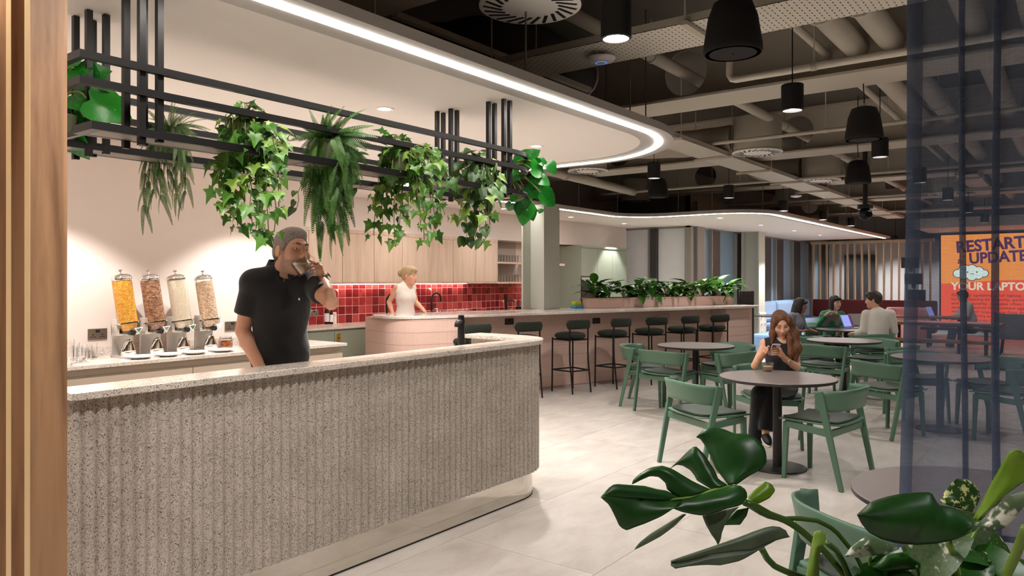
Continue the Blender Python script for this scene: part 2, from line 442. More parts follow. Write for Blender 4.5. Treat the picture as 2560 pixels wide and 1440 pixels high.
# ------------------------------------------------------------------ window wall at the far right of the bar
FRAME = P('window_frame_grey', (142, 140, 134), .5, .1); FRAMED = P('window_fin_charcoal', (58, 58, 60), .5, .2)
def frosted(name, rgb, rough):
    m, nt, b = mk(name); b.inputs['Base Color'].default_value = (*lin(rgb), 1); b.inputs['Roughness'].default_value = rough
    b.inputs['Specular IOR Level'].default_value = .6
    return m
BLIND = fabric('roller_blind_weave', (226, 228, 232), .8, 300., .04, 0)
NIGHT = frosted('night_glass', (128, 154, 176), .22)
xs = [15.384, 15.87, 16.36, 17.347, 17.932, 18.9, 19.89, 20.283, 20.93, 21.798, 22.50, 23.255, 23.85, 24.6, 25.3, 26.2]
w1 = MB(); w1.box((14.75, 6.5, 0), (27, 6.58, .1)).box((14.75, 6.5, 2.62), (27, 6.58, 3.8)).box((15.0, 6.42, 0), (15.384, 6.56, 3.2))
wo = w1.build('window_1', FRAME); tag(wo, kind='structure')
for i in range(len(xs) - 1):
    a, b = xs[i], xs[i + 1]
    if i % 2 == 0:
        MB().box((a + .01, 6.52, .1), (b - .01, 6.535, 2.62)).build('pane', NIGHT, wo)
        MB().box((b - .03, 6.44, .1), (b + .015, 6.53, 2.62)).build('mullion', FRAME, wo)
    else: MB().box((a + .015, 6.46, .1), (b, 6.54, 2.62)).build('fin_panel', FRAMED, wo)
w2 = MB(); w2.box((14.75, 6.5, 0), (14.82, 8.2, .1)).box((14.75, 6.5, 2.62), (14.82, 8.2, 3.8))
wo2 = w2.build('window_2', FRAME); tag(wo2, kind='structure')
for a, b in ((7.43, 8.0), (6.56, 7.22)): MB().box((14.79, a, .1), (14.80, b, 2.62)).build('roller_blind', BLIND, wo2)
for a, b in ((7.22, 7.36), (6.42, 6.56)): MB().box((14.66, a, .1), (14.80, b, 2.62)).build('mullion', FRAMED if a > 7 else FRAME, wo2)
MB().box((14.70, 7.36, .1), (14.80, 7.43, 2.62)).build('mullion', FRAME, wo2)

# steel columns (H section)
def hcol(x, y, s, z0, z1, lab, base=False):
    t = thing('steel_column', lab, 'column', (x, y, z0))
    h = z1 - z0
    MB().box((0, 0, 0), (s, .03, h)).build('flange', GREENG, t)
    MB().box((0, s - .03, 0), (s, s, h)).build('flange', GREENG, t)
    MB().box((s / 2 - .012, .03, 0), (s / 2 + .012, s - .03, h)).build('web', GREENG, t)
    if base:
        m = MB(); m.box((-.02, -.025, 0), (s + .02, 0, .75))
        m.build('splice_plate', P('white_plate', (225, 222, 215), .5), t)
        for zz in (.12, .3, .48, .66):
            for xx in (.08, s - .08): MB().cyl((xx, -.025, zz), (xx, -.05, zz), .022, n=6).build('bolt', LIP, t)
    return t
hcol(9.0, 6.22, .41, 1.092, 2.66, 'sage grey steel column standing on the pink bar')
hcol(17.45, 5.95, .42, 0, 2.66, 'pale steel column with bolted plate beside the windows', True)

# batten screen
BAT = wood('pale_batten', (214, 184, 150), (190, 156, 122), .6)
bs = thing('batten_screen', 'upright pale timber batten screen behind the seated group', 'screen', (23.4, 4.2, 0))
MB().box((-.06, -1.05, 2.58), (.06, 2.2, 2.66)).build('top_rail', BAT, bs)
k = 0
y = 6.343 - 4.2
bp = None
while y > -1.0:
    if bp is None: bp = MB().box((-.06, -.02, 0), (.06, .02, 2.58)).build('batten', BAT, bs); bp.location = (0, y, 0)
    else: inst(bp, 'batten', (0, y, 0), parent=bs)
    y -= .194
# pale wall and door leaf seen through the battens
tag(MB().box((25.4, 2.2, 0), (25.5, 6.4, 2.7)).build('wall_beyond_battens', P('wall_paint_cool', (196, 196, 200), .8)), kind='structure')
for i, y in enumerate((5.6, 4.3, 3.0)):  # unseen spots added to brighten the wall beyond the battens
    t = thing('downlight', 'ceiling spot behind the timber battens, %s one' % ['left', 'middle', 'right'][i], 'light', (24.5, y, 2.75)); MB().lathe([(0, 0), (.05, 0), (.05, .08), (0, .08)], n=16).build('can', BLACKM, t); MB().cyl((0, 0, .08), (0, 0, 1.05), .006, n=6).build('stem', BLACKM, t); spot('downlight_lamp', (0, 0, -.01), 120, 120, .8, .05, parent=t)
dd = MB().box((25.3, 5.0, 0), (25.36, 5.9, 2.3)).build('door_1', P('door_charcoal', (48, 50, 54), .5)); tag(dd, kind='structure')
MB().cyl((25.29, 5.1, 1.0), (25.25, 5.1, 1.0), .02, n=10).build('door_handle', CHROME, dd)

# ------------------------------------------------------------------ serving counter: fluted terrazzo, mirror plinth, J shape
CZ = 1.105; TERR_LIT = terrazzo('terrazzo_grey_polished', (206, 194, 182), [((88, 84, 82), 1., .45, .60), ((140, 128, 118), 1.7, .45, .6), ((226, 216, 204), .8, .72, .55)], 215., rough=.15)  # same terrazzo, with the strong light on the top put into its colour
def jpath(d, r=.45):      # outer edge of the counter, moved out by d
    umax = 4.63
    return [(1.235, 2.99 - d)] + arc(umax - r, 2.99 + r, r + d, -90, 0, 24) + [(umax + d, 3.82)]
def jsolid(mb, d_out, width, z0, z1, x0=None, yend=None):
    a = jpath(d_out); b = jpath(-width, .45)
    b = [(1.235, 2.99 + width)] + arc(4.18, 3.44, max(.45 - width, .02), -90, 0, 24) + [(4.63 - width, 3.82)]
    if x0 is not None: a[0] = (x0, a[0][1]); b[0] = (x0, b[0][1])
    if yend is not None: a[-1] = (a[-1][0], yend); b[-1] = (b[-1][0], yend)
    rows = [[V(*p, z0), V(*q, z0), V(*q, z1), V(*p, z1)] for p, q in zip(a, b)]
    mb.grid(rows, True); mb.add(rows[0], [(0, 1, 2, 3)]); mb.add(rows[-1], [(3, 2, 1, 0)]); return mb
ct = thing('serving_counter', 'fluted grey terrazzo serving counter with curved end and mirror plinth', 'counter', (0, 0, 0))
jsolid(MB(), 0, .21, CZ - .03, CZ).build('counter_top', TERR_LIT, ct, smooth=40, bevel=.003)
# fluted panel: the outer edge as a scalloped strip
def along(path, step):
    pts = [V(*p, 0) for p in path]; out = []; acc = 0
    for a, b in zip(pts, pts[1:]):
        L = (b - a).length; t = -acc % step if out else 0
        while t <= L: out.append(((a + (b - a) * (t / L)), (b - a).normalized())); t += step
        acc = (acc + L) % step
    return out
def dense(path, n):
    pts = [V(*p, 0) for p in path]; Ls = [(b - a).length for a, b in zip(pts, pts[1:])]; T = sum(Ls); out = []
    seg = 0; acc = 0
    for i in range(n + 1):
        s = T * i / n
        while seg < len(Ls) - 1 and s > acc + Ls[seg]: acc += Ls[seg]; seg += 1
        d = (pts[seg + 1] - pts[seg]).normalized(); out.append((pts[seg] + d * (s - acc), d, s))
    return out
base = jpath(-.032)
pts = dense(base, 900)
rows = [[], []]
prof = []
for p, d, s in pts:
    nrm = V(d.y, -d.x, 0); ph = (s % .05) / .05
    h = .014 * (1 - (2 * abs(ph - .5)) ** 2.2)     # convex ribs with sharp valleys
    prof.append(p + nrm * (h - .0125))
inner_l = jpath(-.16)
m = MB()
m.grid([[q + V(0, 0, .185) for q in prof], [q + V(0, 0, CZ - .03) for q in prof]])
ip = [q for q, d, s in dense([(1.235, 2.99 + .16)] + arc(4.18, 3.44, .29, -90, 0, 24) + [(4.63 - .16, 3.78)], 900)]
m.grid([[q + V(0, 0, .185) for q in ip], [q + V(0, 0, CZ - .03) for q in ip]])
m.grid([[q + V(0, 0, .185) for q in prof], [q + V(0, 0, .185) for q in ip]])
for e in (0, -1): m.add([prof[e] + V(0, 0, .185), ip[e] + V(0, 0, .185), ip[e] + V(0, 0, CZ - .03), prof[e] + V(0, 0, CZ - .03)], [(0, 1, 2, 3)])
m.build('fluted_panel', TERR, ct, smooth=35)
jsolid(MB(), -.08, .15, .008, .185, 1.25, 3.78).build('mirror_plinth', P('mirror_steel', (214, 208, 200), .07, 1.), ct, smooth=40)
jsolid(MB(), -.078, .15, 0, .008, 1.25, 3.78).build('kick_seal', BLACKM, ct, smooth=40)  # black strip coloured in where the floor gap lies in shade
# back worktop of the counter with the boiling-water tap
MB().box((3.40, 3.225, .1), (4.36, 3.7, .90)).build('sink_cabinet', CREAM, ct)
MB().box((3.38, 3.22, .90), (4.38, 3.72, .925)).build('sink_worktop', QUARTZ, ct)
tp = thing('tap', 'tall black boiling-water tap at the curved counter end', 'tap', (4.12, 3.58, .925))
MB().lathe([(.026, 0), (.026, .30), (.022, .345), (0, .355)], n=20).build('column', BLACK, tp, smooth=40)
sd = V(-.75, -.35, 0).normalized()
MB().tube([V(0, 0, .30), sd * .05 + V(0, 0, .302), sd * .105 + V(0, 0, .298), sd * .125 + V(0, 0, .285), sd * .128 + V(0, 0, .268)], [.017, .016, .015, .014, .013], 12).build('spout', BLACK, tp, smooth=40)
MB().cyl((0, 0, .30), V(0, 0, .302) - sd * .045, .013, n=12).build('lever', BLACK, tp, smooth=40)

# ------------------------------------------------------------------ cereal run along the wall
cc = thing('cereal_cabinet', 'cream base cabinets under the cereal dispensers', 'cabinet', (1.0, 5.62, 0))
MB().box((-2, .03, .1), (3.74, .57, .895)).build('carcass', CREAM, cc)
MB().box((-2, .06, 0), (3.72, .57, .1)).build('kick', DARKG, cc)
MB().box((-2, .022, .845), (3.74, .03, .887)).build('handle_channel', P('channel_taupe', (150, 136, 120), .5), cc)
for i, (a, b) in enumerate(((-.9, .04), (.04, 1.12), (1.12, 2.22), (2.22, 3.2), (3.2, 3.74))):
    xa, xb = (-1.98 if i == 0 else a + .985), b + .982
    xa = a
    MB().box((xa + .003, 0, .12), (b - .003, .021, .83)).build('drawer_front', CREAM, cc, bevel=.002)
# door joints measured in the photo
tag(MB().box((-1, 5.60, .895), (4.78, 6.2, .922)).build('worktop', QUARTZ, bevel=.002), 'white speckled quartz worktop holding the cereal dispensers', 'worktop')
tag(MB().box((-1, 6.18, .9221), (4.76, 6.199, 1.0)).build('upstand', QUARTZ), 'low speckled quartz upstand along the cereal wall', 'upstand')

# wall sockets
BRZ = P('brushed_bronze', (136, 122, 108), .35, .8)
def socket(x, y, z, lab, n=(0, -1), mat=BRZ, s=1.):
    t = thing('wall_socket', lab, 'socket', (x, y, z), math.atan2(n[1], n[0]) + math.pi / 2)
    MB().box((-.073 * s, -.009, -.043 * s), (.073 * s, 0, .043 * s)).build('plate', mat, t, bevel=.003)
    for sx in (-.035, .035):
        for (a, b, w, h) in ((0, -.004, .006, .008), (-.011, -.022, .007, .006), (.011, -.022, .007, .006)):
            MB().box(((sx + a - w) * s, -.0105, (b - h / 2) * s), ((sx + a + w) * s, -.0088, (b + h / 2) * s)).build('pin_hole', BLACKM, t)
    for sx in (-.009, .009): MB().box(((sx - .007) * s, -.012, .012 * s), ((sx + .007) * s, -.0088, .034 * s)).build('switch', BLACKM, t)
    return t
p = ony(243, 835, 6.2); socket(p.x, 6.2, p.z, 'bronze double socket left of the cereal dispensers')
p = ony(580, 815, 6.2); socket(p.x, 6.2, p.z, 'bronze double socket half hidden behind the standing man')

# cereal dispensers
ACR = thinglass('clear_acrylic', (250, 250, 248), .05)
GLASS = glass('drinking_glass'); GLASS2 = thinglass('shelf_glassware', (250, 250, 250), .10)
WHITEC = P('white_china', (240, 236, 230), .15)
def flakes(name, cols, scale):
    m, nt, b = mk(name); v = coords(nt, 'Object', (1, 1, 1.5))
    vo = nd(nt, 'ShaderNodeTexVoronoi', i_Vector=v, i_Scale=scale); sep = nd(nt, 'ShaderNodeSeparateColor', i_Color=vo.outputs['Color'])
    ed = nd(nt, 'ShaderNodeTexVoronoi', i_Vector=v, i_Scale=scale, feature='DISTANCE_TO_EDGE')
    c = ramp(nt, sep.outputs[0], [(0, cols[0]), (.5, cols[1]), (1, cols[2])])
    f = ramp(nt, ed.outputs[0], [(.0, (1, 1, 1)), (.05, (0, 0, 0))]); c2 = mixc(nt, f, c, tuple(x * .72 for x in cols[0]))
    nt.links.new(c2, b.inputs['Base Color']); b.inputs['Roughness'].default_value = .7
    bump(nt, b, vo.outputs['Distance'], .4, .01); return m
FL = [flakes('corn_flakes', ((236, 150, 30), (250, 184, 62), (255, 208, 110)), 75), flakes('choco_flakes', ((120, 78, 56), (176, 126, 96), (204, 158, 126)), 62),
      flakes('rice_puffs', ((232, 210, 180), (246, 228, 204), (252, 240, 222)), 160), flakes('muesli', ((200, 152, 116), (242, 208, 176), (250, 230, 208)), 85)]
LABC = [(70, 110, 80), (120, 120, 116), (60, 92, 66), (236, 232, 228)]
STAND = P('bright_steel_stand', (228, 222, 216), .28, .75)
def dispenser(x, i, lab):
    t = thing('cereal_dispenser', lab, 'dispenser', (x, 5.98, .9235), 0, 'cereal dispensers on the worktop')
    # chrome stand
    m = MB(); m.box((-.085, .06, 0), (.085, .075, .26)); m.box((-.085, -.10, 0), (.085, .075, .012))
    m.box((-.085, -.02, .17), (.085, .075, .185)); m.build('stand', STAND, t, bevel=.004)
    MB().box((-.085, -.02, .185), (-.06, .075, .30)).build('side_cheek', STAND, t, bevel=.004)
    MB().box((-.082, .055, .19), (.082, .07, .30)).build('clamp_back', P('dark_chrome', (120, 100, 84), .15, 1.) if 'dark_chrome' not in MATS else MATS['dark_chrome'], t)
    # arched chute
    M1 = Matrix.Rotation(R(12), 4, 'X')
    m = MB(); rows = []
    for z, w in ((0, .062), (.04, .058), (.08, .045), (.11, .028), (.125, .006)):
        rows.append([V(w * math.cos(a), -.035 - .03 * math.sin(a), z + .012) for a in [math.pi * q / 10 for q in range(11)]])
    m.grid(rows); m.build('chute', CHROME, t, smooth=50, solid=.004)
    Mt = Matrix.Rotation(R(-7), 4, 'X') @ Matrix.Rotation(R(-5), 4, 'Y')   # the tube leans
    Mt = Matrix.Translation((.012, -.02, .20)) @ Mt
    tb = MB().lathe([(.045, -.03), (.052, .0), (.082, .03), (.086, .06), (.073, .065), (.073, .42)], n=28, ends=False)
    tb.v = [tuple(Mt @ V(p)) for p in tb.v]; tb.build('acrylic_tube', ACR, t, smooth=50)
    hi = [.405, .405, .415, .395][i]
    ce = MB().lathe([(0, .0), (.045, .005), (.066, .05), (.0705, .07), (.0705, hi - .02), (.066, hi - .004), (.03, hi), (0, hi + .004)], n=28)
    ce.v = [tuple(Mt @ V(p)) for p in ce.v]; ce.build('cereal_fill', FL[i], t, smooth=60)
    rg = MB().lathe([(.076, .056), (.094, .058), (.094, .068), (.076, .070)], n=28); rg.v = [tuple(Mt @ V(p)) for p in rg.v]; rg.build('collar', CHROME, t, smooth=40)
    ld = MB().lathe([(.077, .41), (.078, .425), (.068, .44), (.040, .452), (.012, .456), (.006, .462), (.006, .472), (.014, .478), (.017, .484), (.012, .490), (0, .491)], n=28)
    ld.v = [tuple(Mt @ V(p)) for p in ld.v]; lo = ld.build('lid', CHROME, t, smooth=50)
    # triangular twist handle
    tri = MB().prism([(-.034, .0), (.03, .008), (.0, -.046)], 0, .008); M2 = Matrix.Translation((.05, -.092, .225)) @ Matrix.Rotation(R(90), 4, 'X')
    tri.v = [tuple(M2 @ V(p)) for p in tri.v]; th = tri.build('twist_handle', P('handle_white_%s' % 'abcd'[i], (232, 228, 222), .4), t)
    tri = MB().prism([(-.024, -.004), (.021, .002), (.0, -.034)], .008, .0095); tri.v = [tuple(M2 @ V(p)) for p in tri.v]
    tri.build('handle_badge', P('badge_%s' % 'abcd'[i], LABC[i], .5), th)
    MB().cyl((.012, -.03, .19), (.012, -.09, .19), .02, n=14).build('rotor', BLACKM, t)
names = ['cereal dispenser full of golden corn flakes', 'cereal dispenser full of brown chocolate flakes', 'cereal dispenser full of pale rice puffs', 'cereal dispenser full of beige muesli flakes']
plabs = ['white plate under the corn flakes dispenser', 'white plate under the chocolate flakes dispenser', 'white plate under the rice puffs dispenser', 'white plate under the muesli dispenser']
for i, px in enumerate((316, 386, 452, 520)):
    x = ony(px, 800, 5.98).x
    dispenser(x, i, names[i])
    q = onz((319, 392, 458, 526)[i], (885, 878, 872, 868)[i], .93)
    pl = MB().lathe([(0, 0), (.055, .001), (.065, .004), (.105, .019), (.107, .021), (.104, .022), (.064, .009), (0, .008)], n=36).build('plate', WHITEC, None, smooth=60)
    pl.location = (x - .005, 5.765, .923); tag(pl, plabs[i], 'plate', 'plates under the dispensers')
# glass tumblers at the left end
def tumbler_mb(r0=.030, r1=.038, h=.11, th=.0025):
    return MB().lathe([(0, 0), (r0, 0), (r1, h), (r1 - th, h), (r0 - th, .012), (0, .010)], n=20)
tproto = tumbler_mb().build('tumbler', GLASS, None, smooth=50)
k = 0
for (px, py, h) in ((172, 905, 1.5), (184, 914, 1.5), (193, 901, 1.), (206, 906, 1.), (217, 899, 1.), (208, 891, 1.)):
    q = onz(px, py, .9225)
    o = tproto if k == 0 else inst(tproto, 'tumbler', (0, 0, 0))
    o.location = (q.x, min(q.y, 6.12), .9225); o.scale = (1, 1, h)
    tag(o, ['tall clear tumbler nearest the wooden fin', 'second tall clear tumbler beside the wooden fin', 'clear tumbler in front of the socket, left one', 'clear tumbler in front of the socket, middle one', 'clear tumbler in front of the socket, right one', 'clear tumbler at the back against the upstand'][k], 'glass', 'clear tumblers by the wooden fins'); k += 1
# storage jars
for i, (px, py, lab, c) in enumerate(((556, 868, 'glass jar of orange dried fruit beside the muesli dispenser', (214, 120, 48)), (586, 862, 'glass jar of dark red berries behind the man', (96, 40, 34)))):
    q = onz(px, py, .9225)
    t = thing('storage_jar', lab, 'jar', (q.x, min(q.y, 6.08), .9225), 0, 'glass storage jars')
    MB().lathe([(0, 0), (.058, 0), (.062, .008), (.062, .07), (.05, .085), (.047, .085), (.058, .068), (.058, .01), (0, .006)], n=28).build('body', ACR, t, smooth=50)
    MB().lathe([(0, .008), (.056, .009), (.056, .052), (.04, .06), (0, .064)], n=24).build('contents', flakes('dried_fruit_%s' % 'ab'[i], (tuple(x * .6 for x in c), c, tuple(min(255, x * 1.2) for x in c)), 90), t, smooth=60)
    MB().lathe([(.05, .085), (.054, .088), (.054, .098), (.03, .103), (0, .104)], n=28).build('lid', ACR, t, smooth=40)
    MB().lathe([(.0515, .08), (.056, .083), (.056, .087), (.0515, .089)], n=28).build('rim_wire', CHROME, t, smooth=40)

# ------------------------------------------------------------------ black ceiling rack
rk = thing('hanging_rack', 'black steel rack hung above the counter holding plant pots', 'rack', (0, 0, 0))
def rloop(v0, v1, u0, u1, r):
    return [(u0, v1), (u0, v0), (u1 - r, v0)] + arc(u1 - r, v0 + r, r, -90, 0, 10)[1:] + arc(u1 - r, v1 - r, r, 0, 90, 10) + [(u0, v1)]
def rail(path, z, w, h, name, par=rk, closed=True):
    m = MB(); pts = [V(*p, z) for p in path[:-1]]; pts = [p for i, p in enumerate(pts) if (p - pts[i - 1]).length > 1e-5]; n = len(pts); rows = []
    for i, p in enumerate(pts):
        a = (p - pts[i - 1]).normalized() if (p - pts[i - 1]).length > 1e-6 else None
        b = (pts[(i + 1) % n] - p).normalized()
        na, nb = V(a.y, -a.x, 0), V(b.y, -b.x, 0); mm = (na + nb).normalized() / max(.5, math.sqrt((1 + na.dot(nb)) / 2))
        rows.append([p + mm * w / 2 - V(0, 0, h / 2), p + mm * w / 2 + V(0, 0, h / 2), p - mm * w / 2 + V(0, 0, h / 2), p - mm * w / 2 - V(0, 0, h / 2)])
    rows.append(rows[0]); m.grid(rows, True); return m.build(name, BLACK, par, smooth=30)
lo = rloop(2.85, 3.44, 1.21, 4.12, .295)
rail(lo, 2.34, .025, .028, 'upper_rail'); rail(lo, 2.246, .025, .028, 'middle_rail')
for v0, v1 in ((2.85, 2.985), (3.305, 3.44)):
    rail([(1.25, v1), (1.25, v0), (3.86, v0), (3.86, v1), (1.25, v1)], 2.09, .022, .03, 'tray_frame')
    MB().box((1.26, v0 + .012, 2.076), (3.85, v1 - .012, 2.080)).build('tray_plate', P('tray_plate_grey', (120, 112, 104), .5, .3) if v0 < 3 else MATS['tray_plate_grey'], rk)
for r_ in (.295, .17): 
    a = arc(4.12 - .295, 3.145, r_, -90, 90, 16)
    m = MB(); m.tube([V(x, y, 2.09) for x, y in a], .013, 6); m.build('end_hoop', BLACK, rk, smooth=40)
for u in (1.27, 2.2, 3.0, 3.84): MB().bar((u, 2.85, 2.085), (u, 3.44, 2.085), .02, .02).build('cross_arm', BLACK, rk)
for u in (1.43, 1.50, 3.70, 3.76):
    for v in (2.862, 2.985, 3.305, 3.428):
        dz = 2.045 if u in (1.43, 3.70) else 2.065
        MB().box((u - .012, v - .012, dz), (u + .012, v + .012, 2.658)).build('hanger_post', BLACK, rk)

# ------------------------------------------------------------------ kitchen wall: wall units, red tiles, worktop
ws = [5.50, 6.068, 6.618, 7.185, 7.731, 8.292, 8.843, 9.403, 9.958]
TEAL = P('niche_back_taupe', (176, 164, 154), .7)
def wallunit():
    t = thing('wall_cupboard', 'row of oak wall cupboards above the red tiles', 'cupboard', (5.5, 7.85, 1.49))
    MB().box((0, .02, 0), (4.48, .348, .714)).build('carcass', P('oak_shadow_gap', (112, 88, 70), .7), t)  # carcass oak darkened so the gaps between doors look shaded
    MB().box((0, 0, .668), (4.48, .02, .714)).build('top_filler', OAK, t)
    MB().box((4.46, 0, 0), (4.48, .02, .668)).build('end_panel', OAK, t)
    MB().box((0, 0, -.022), (4.48, .348, 0)).build('light_pelmet', OAK, t)
    for a, b in zip(ws, ws[1:]): MB().box((a - 5.5 + .0035, 0, .003), (b - 5.5 - .0035, .019, .664)).build('door', OAK, t, bevel=.001)
    MB().box((.05, .28, -.028), (4.0, .30, -.0225)).build('under_cabinet_light', emit('under_cabinet_led', (255, 226, 214), 16.), t)
wallunit()
sh = thing('open_shelf', 'open oak shelves with rows of glasses beside the wall cupboards', 'shelf', (9.985, 7.85, 1.46))
MB().box((0, .02, 0), (.95, .348, .03)).build('lower_board', OAK, sh); MB().box((0, .02, .345), (.95, .348, .375)).build('upper_board', OAK, sh)
MB().box((0, .335, .03), (.95, .349, .744)).build('back_panel', TEAL, sh)
gp = None; labn = 0
for row, z in ((0, 1.4905), (1, 1.8355)):
    for k in range(9):
        for d in range(2):
            x, y = 10.05 + k * .082 + (d % 2) * .01, 7.93 + d * .085
            if gp is None: gp = MB().lathe([(0, 0), (.033, 0), (.038, .125)], n=18, ends=False).build('shelf_glass', GLASS2, None, smooth=50); o = gp
            else: o = inst(gp, 'shelf_glass', (0, 0, 0))
            o.location = (x, y, z); tag(o, 'clear glass standing in rows on the ' + ('upper' if row else 'lower') + ' open kitchen shelf', 'glass', 'glasses on the ' + ('upper' if row else 'lower') + ' kitchen shelf')

# red zellige tiles, each its own piece
def redtile():
    m, nt, b = mk('red_zellige_glaze'); rnd = nd(nt, 'ShaderNodeObjectInfo').outputs['Random']; v = coords(nt, 'Object')
    vv = nd(nt, 'ShaderNodeVectorMath', operation='ADD', i_0=v); of = nd(nt, 'ShaderNodeMath', operation='MULTIPLY', i_0=rnd, i_1=30.); nt.links.new(of.outputs[0], vv.inputs[1])
    n = nd(nt, 'ShaderNodeTexNoise', i_Vector=vv.outputs[0], i_Scale=14., i_Detail=3.)
    a = nd(nt, 'ShaderNodeMath', operation='MULTIPLY_ADD', i_0=n.outputs[0], i_1=.5, i_2=rnd)
    c = ramp(nt, a.outputs[0], [(.15, (92, 24, 31)), (.5, (138, 38, 45)), (.95, (168, 56, 58)), (1.3, (184, 76, 74))])
    nt.links.new(c, b.inputs['Base Color']); b.inputs['Roughness'].default_value = .12
    bump(nt, b, n.outputs[0], .35, .02); return m
RT = redtile()
bk = tag(MB().box((4.9, 8.185, .922), (11.6, 8.199, 1.458)).build('tiled_splashback', GROUT), 'splashback of glossy red square tiles behind the kitchen worktop', 'splashback')
tw, th_ = .125, .119
tpz = MB().box((.0032, 0, .0032), (tw - .0032, .009, th_ - .0032)).build('tile', RT, bk, bevel=.0015); n = 0
x = 4.95
while x < 11.5:
    for r in range(5):
        z = .922 + r * th_; hgt = 1. if r < 4 else (1.458 - z) / th_
        if n == 0: o = tpz
        else: o = inst(tpz, 'tile', (0, 0, 0), parent=bk)
        n += 1
        o.location = (x, 8.1828 + random.uniform(-.001, .001), z); o.scale = (1, 1, hgt); o.rotation_euler = (random.uniform(-.012, .012), 0, random.uniform(-.012, .012))
    x += tw
p = ony(785, 783, 8.17); socket(p.x, 8.175, p.z, 'steel double socket on the red tiles behind the man', mat=P('brushed_steel', (176, 168, 158), .3, .9))

# base cabinets
kc = thing('kitchen_cabinet', 'sage green kitchen base cabinets under the tiled wall', 'cabinet', (4.9, 7.6, 0))
MB().box((0, .02, .1), (6.7, .585, .893)).build('carcass', SAGE, kc); MB().box((0, .06, 0), (6.7, .58, .1)).build('kick', DARKG, kc)
dx = [0, .85, 1.38, 2.28, 3.18, 4.08, 4.98, 5.88, 6.7]
for a, b in zip(dx, dx[1:]): MB().box((a + .003, 0, .12), (b - .003, .019, .868)).build('door', SAGE, kc, bevel=.001)
tag(MB().box((4.9, 7.585, .893), (11.6, 8.184, .9215)).build('kitchen_worktop', QUARTZ, bevel=.002), 'white speckled worktop in front of the red tiles', 'worktop')
GOLD = P('brass_tag', (206, 160, 44), .3, .7)
q = ony(846, 845, 7.598)
tg = thing('brass_tag', 'yellow brass name tag on the sage cabinet door', 'tag', (q.x, 7.598, q.z))
MB().box((-.03, -.008, -.05), (.03, 0, .05)).build('plate', GOLD, tg, bevel=.003)
MB().box((-.016, -.009, -.008), (.016, -.0079, .008)).build('engraving', P('engraving_dark', (84, 60, 14), .6), tg)
MB().box((-.008, -.012, .05), (.016, 0, .062)).build('hook', GOLD, tg)
def bottle(px, py, y, h, r, lab, body, labcol):
    q = ony(px, py, y); t = thing('bottle', lab, 'bottle', (q.x, y, .926))
    MB().lathe([(0, 0), (r, 0), (r, h * .55), (r * .55, h * .7), (r * .36, h * .76), (r * .36, h * .95), (0, h * .95)], n=18).build('body', body, t, smooth=40)
    MB().lathe([(r * .42, h * .86), (r * .42, h), (0, h)], n=14).build('cap', BLACKM, t, smooth=40)
    MB().lathe([(r * 1.02, h * .12), (r * 1.02, h * .5)], n=18, ends=False).build('paper_label', P('label_' + lab.split()[0] + lab.split()[1], labcol, .6), t, smooth=40)
DGLASS = P('dark_bottle_glass', (38, 18, 16), .08)
bd = onz(822, 811, .922)
tag(MB().box((bd.x - .14, 8.02, .9215), (bd.x + .14, 8.14, .9255)).build('wooden_board', OAK), 'small wooden board under the sauce bottles', 'board')
bottle(817, 800, 8.09, .30, .031, 'tall dark bottle with white label on the wooden board', DGLASS, (226, 228, 234))
bottle(828, 800, 8.06, .26, .024, 'slim dark bottle with white label on the wooden board', DGLASS, (232, 232, 236))
q = ony(836, 800, 8.09); t = thing('shaker', 'white plastic shaker beside the dark bottles', 'shaker', (q.x, 8.09, .926))
MB().lathe([(0, 0), (.03, 0), (.03, .11), (.026, .115)], n=18).build('body', P('shaker_cream', (236, 226, 212), .4), t, smooth=40); MB().lathe([(.029, .115), (.03, .15), (.02, .158), (0, .158)], n=18).build('lid', WHITEC, t, smooth=40)

# sink things seen over the bar
def gooseneck(px, y, lab):
    q = ony(px, 780, y); t = thing('tap', lab, 'tap', (q.x, y, .922))
    MB().cyl((0, 0, 0), (0, 0, .05), .026, .022).build('base', BLACK, t, smooth=40)
    pts = [V(0, 0, .05), V(0, 0, .30)] + [V(.09 - .09 * math.cos(a), -.03 * (1 - math.cos(a)) / 2, .30 + .10 * math.sin(a)) for a in [math.pi * k / 12 for k in range(1, 13)]] + [V(.18, -.03, .27)]
    MB().tube(pts, .014, 10).build('spout', BLACK, t, smooth=50); MB().cyl((.02, 0, .03), (.07, 0, .05), .008, n=8).build('lever', BLACK, t)
gooseneck(1079, 7.98, 'black gooseneck tap at the kitchen sink')
gooseneck(967, 7.98, 'black gooseneck tap hidden behind the moving woman')
q = ony(1093, 780, 8.04); t = thing('soap_bottle', 'clear soap pump bottle beside the kitchen tap', 'bottle', (q.x, 8.04, .922))
MB().lathe([(0, 0), (.03, 0), (.03, .09), (.012, .11)], n=16).build('body', P('pearl_plastic', (226, 222, 214), .3), t, smooth=40); MB().cyl((0, 0, .11), (0, 0, .15), .007, n=8).build('pump', WHITEC, t); MB().box((-.05, -.008, .145), (.01, .008, .158)).build('nozzle', WHITEC, t)
q = ony(975, 780, 7.95); t = thing('soap_bottle', 'green soap bottle with red cap by the kitchen sink', 'bottle', (ony(1060, 780, 7.9).x, 7.9, .922))
MB().lathe([(0, 0), (.035, 0), (.033, .13), (.014, .16)], n=16).build('body', P('green_soap', (44, 140, 84), .2), t, smooth=40); MB().lathe([(.014, .16), (.014, .2), (.008, .21), (0, .21)], n=12).build('cap', P('red_cap', (200, 48, 40), .3), t, smooth=40)
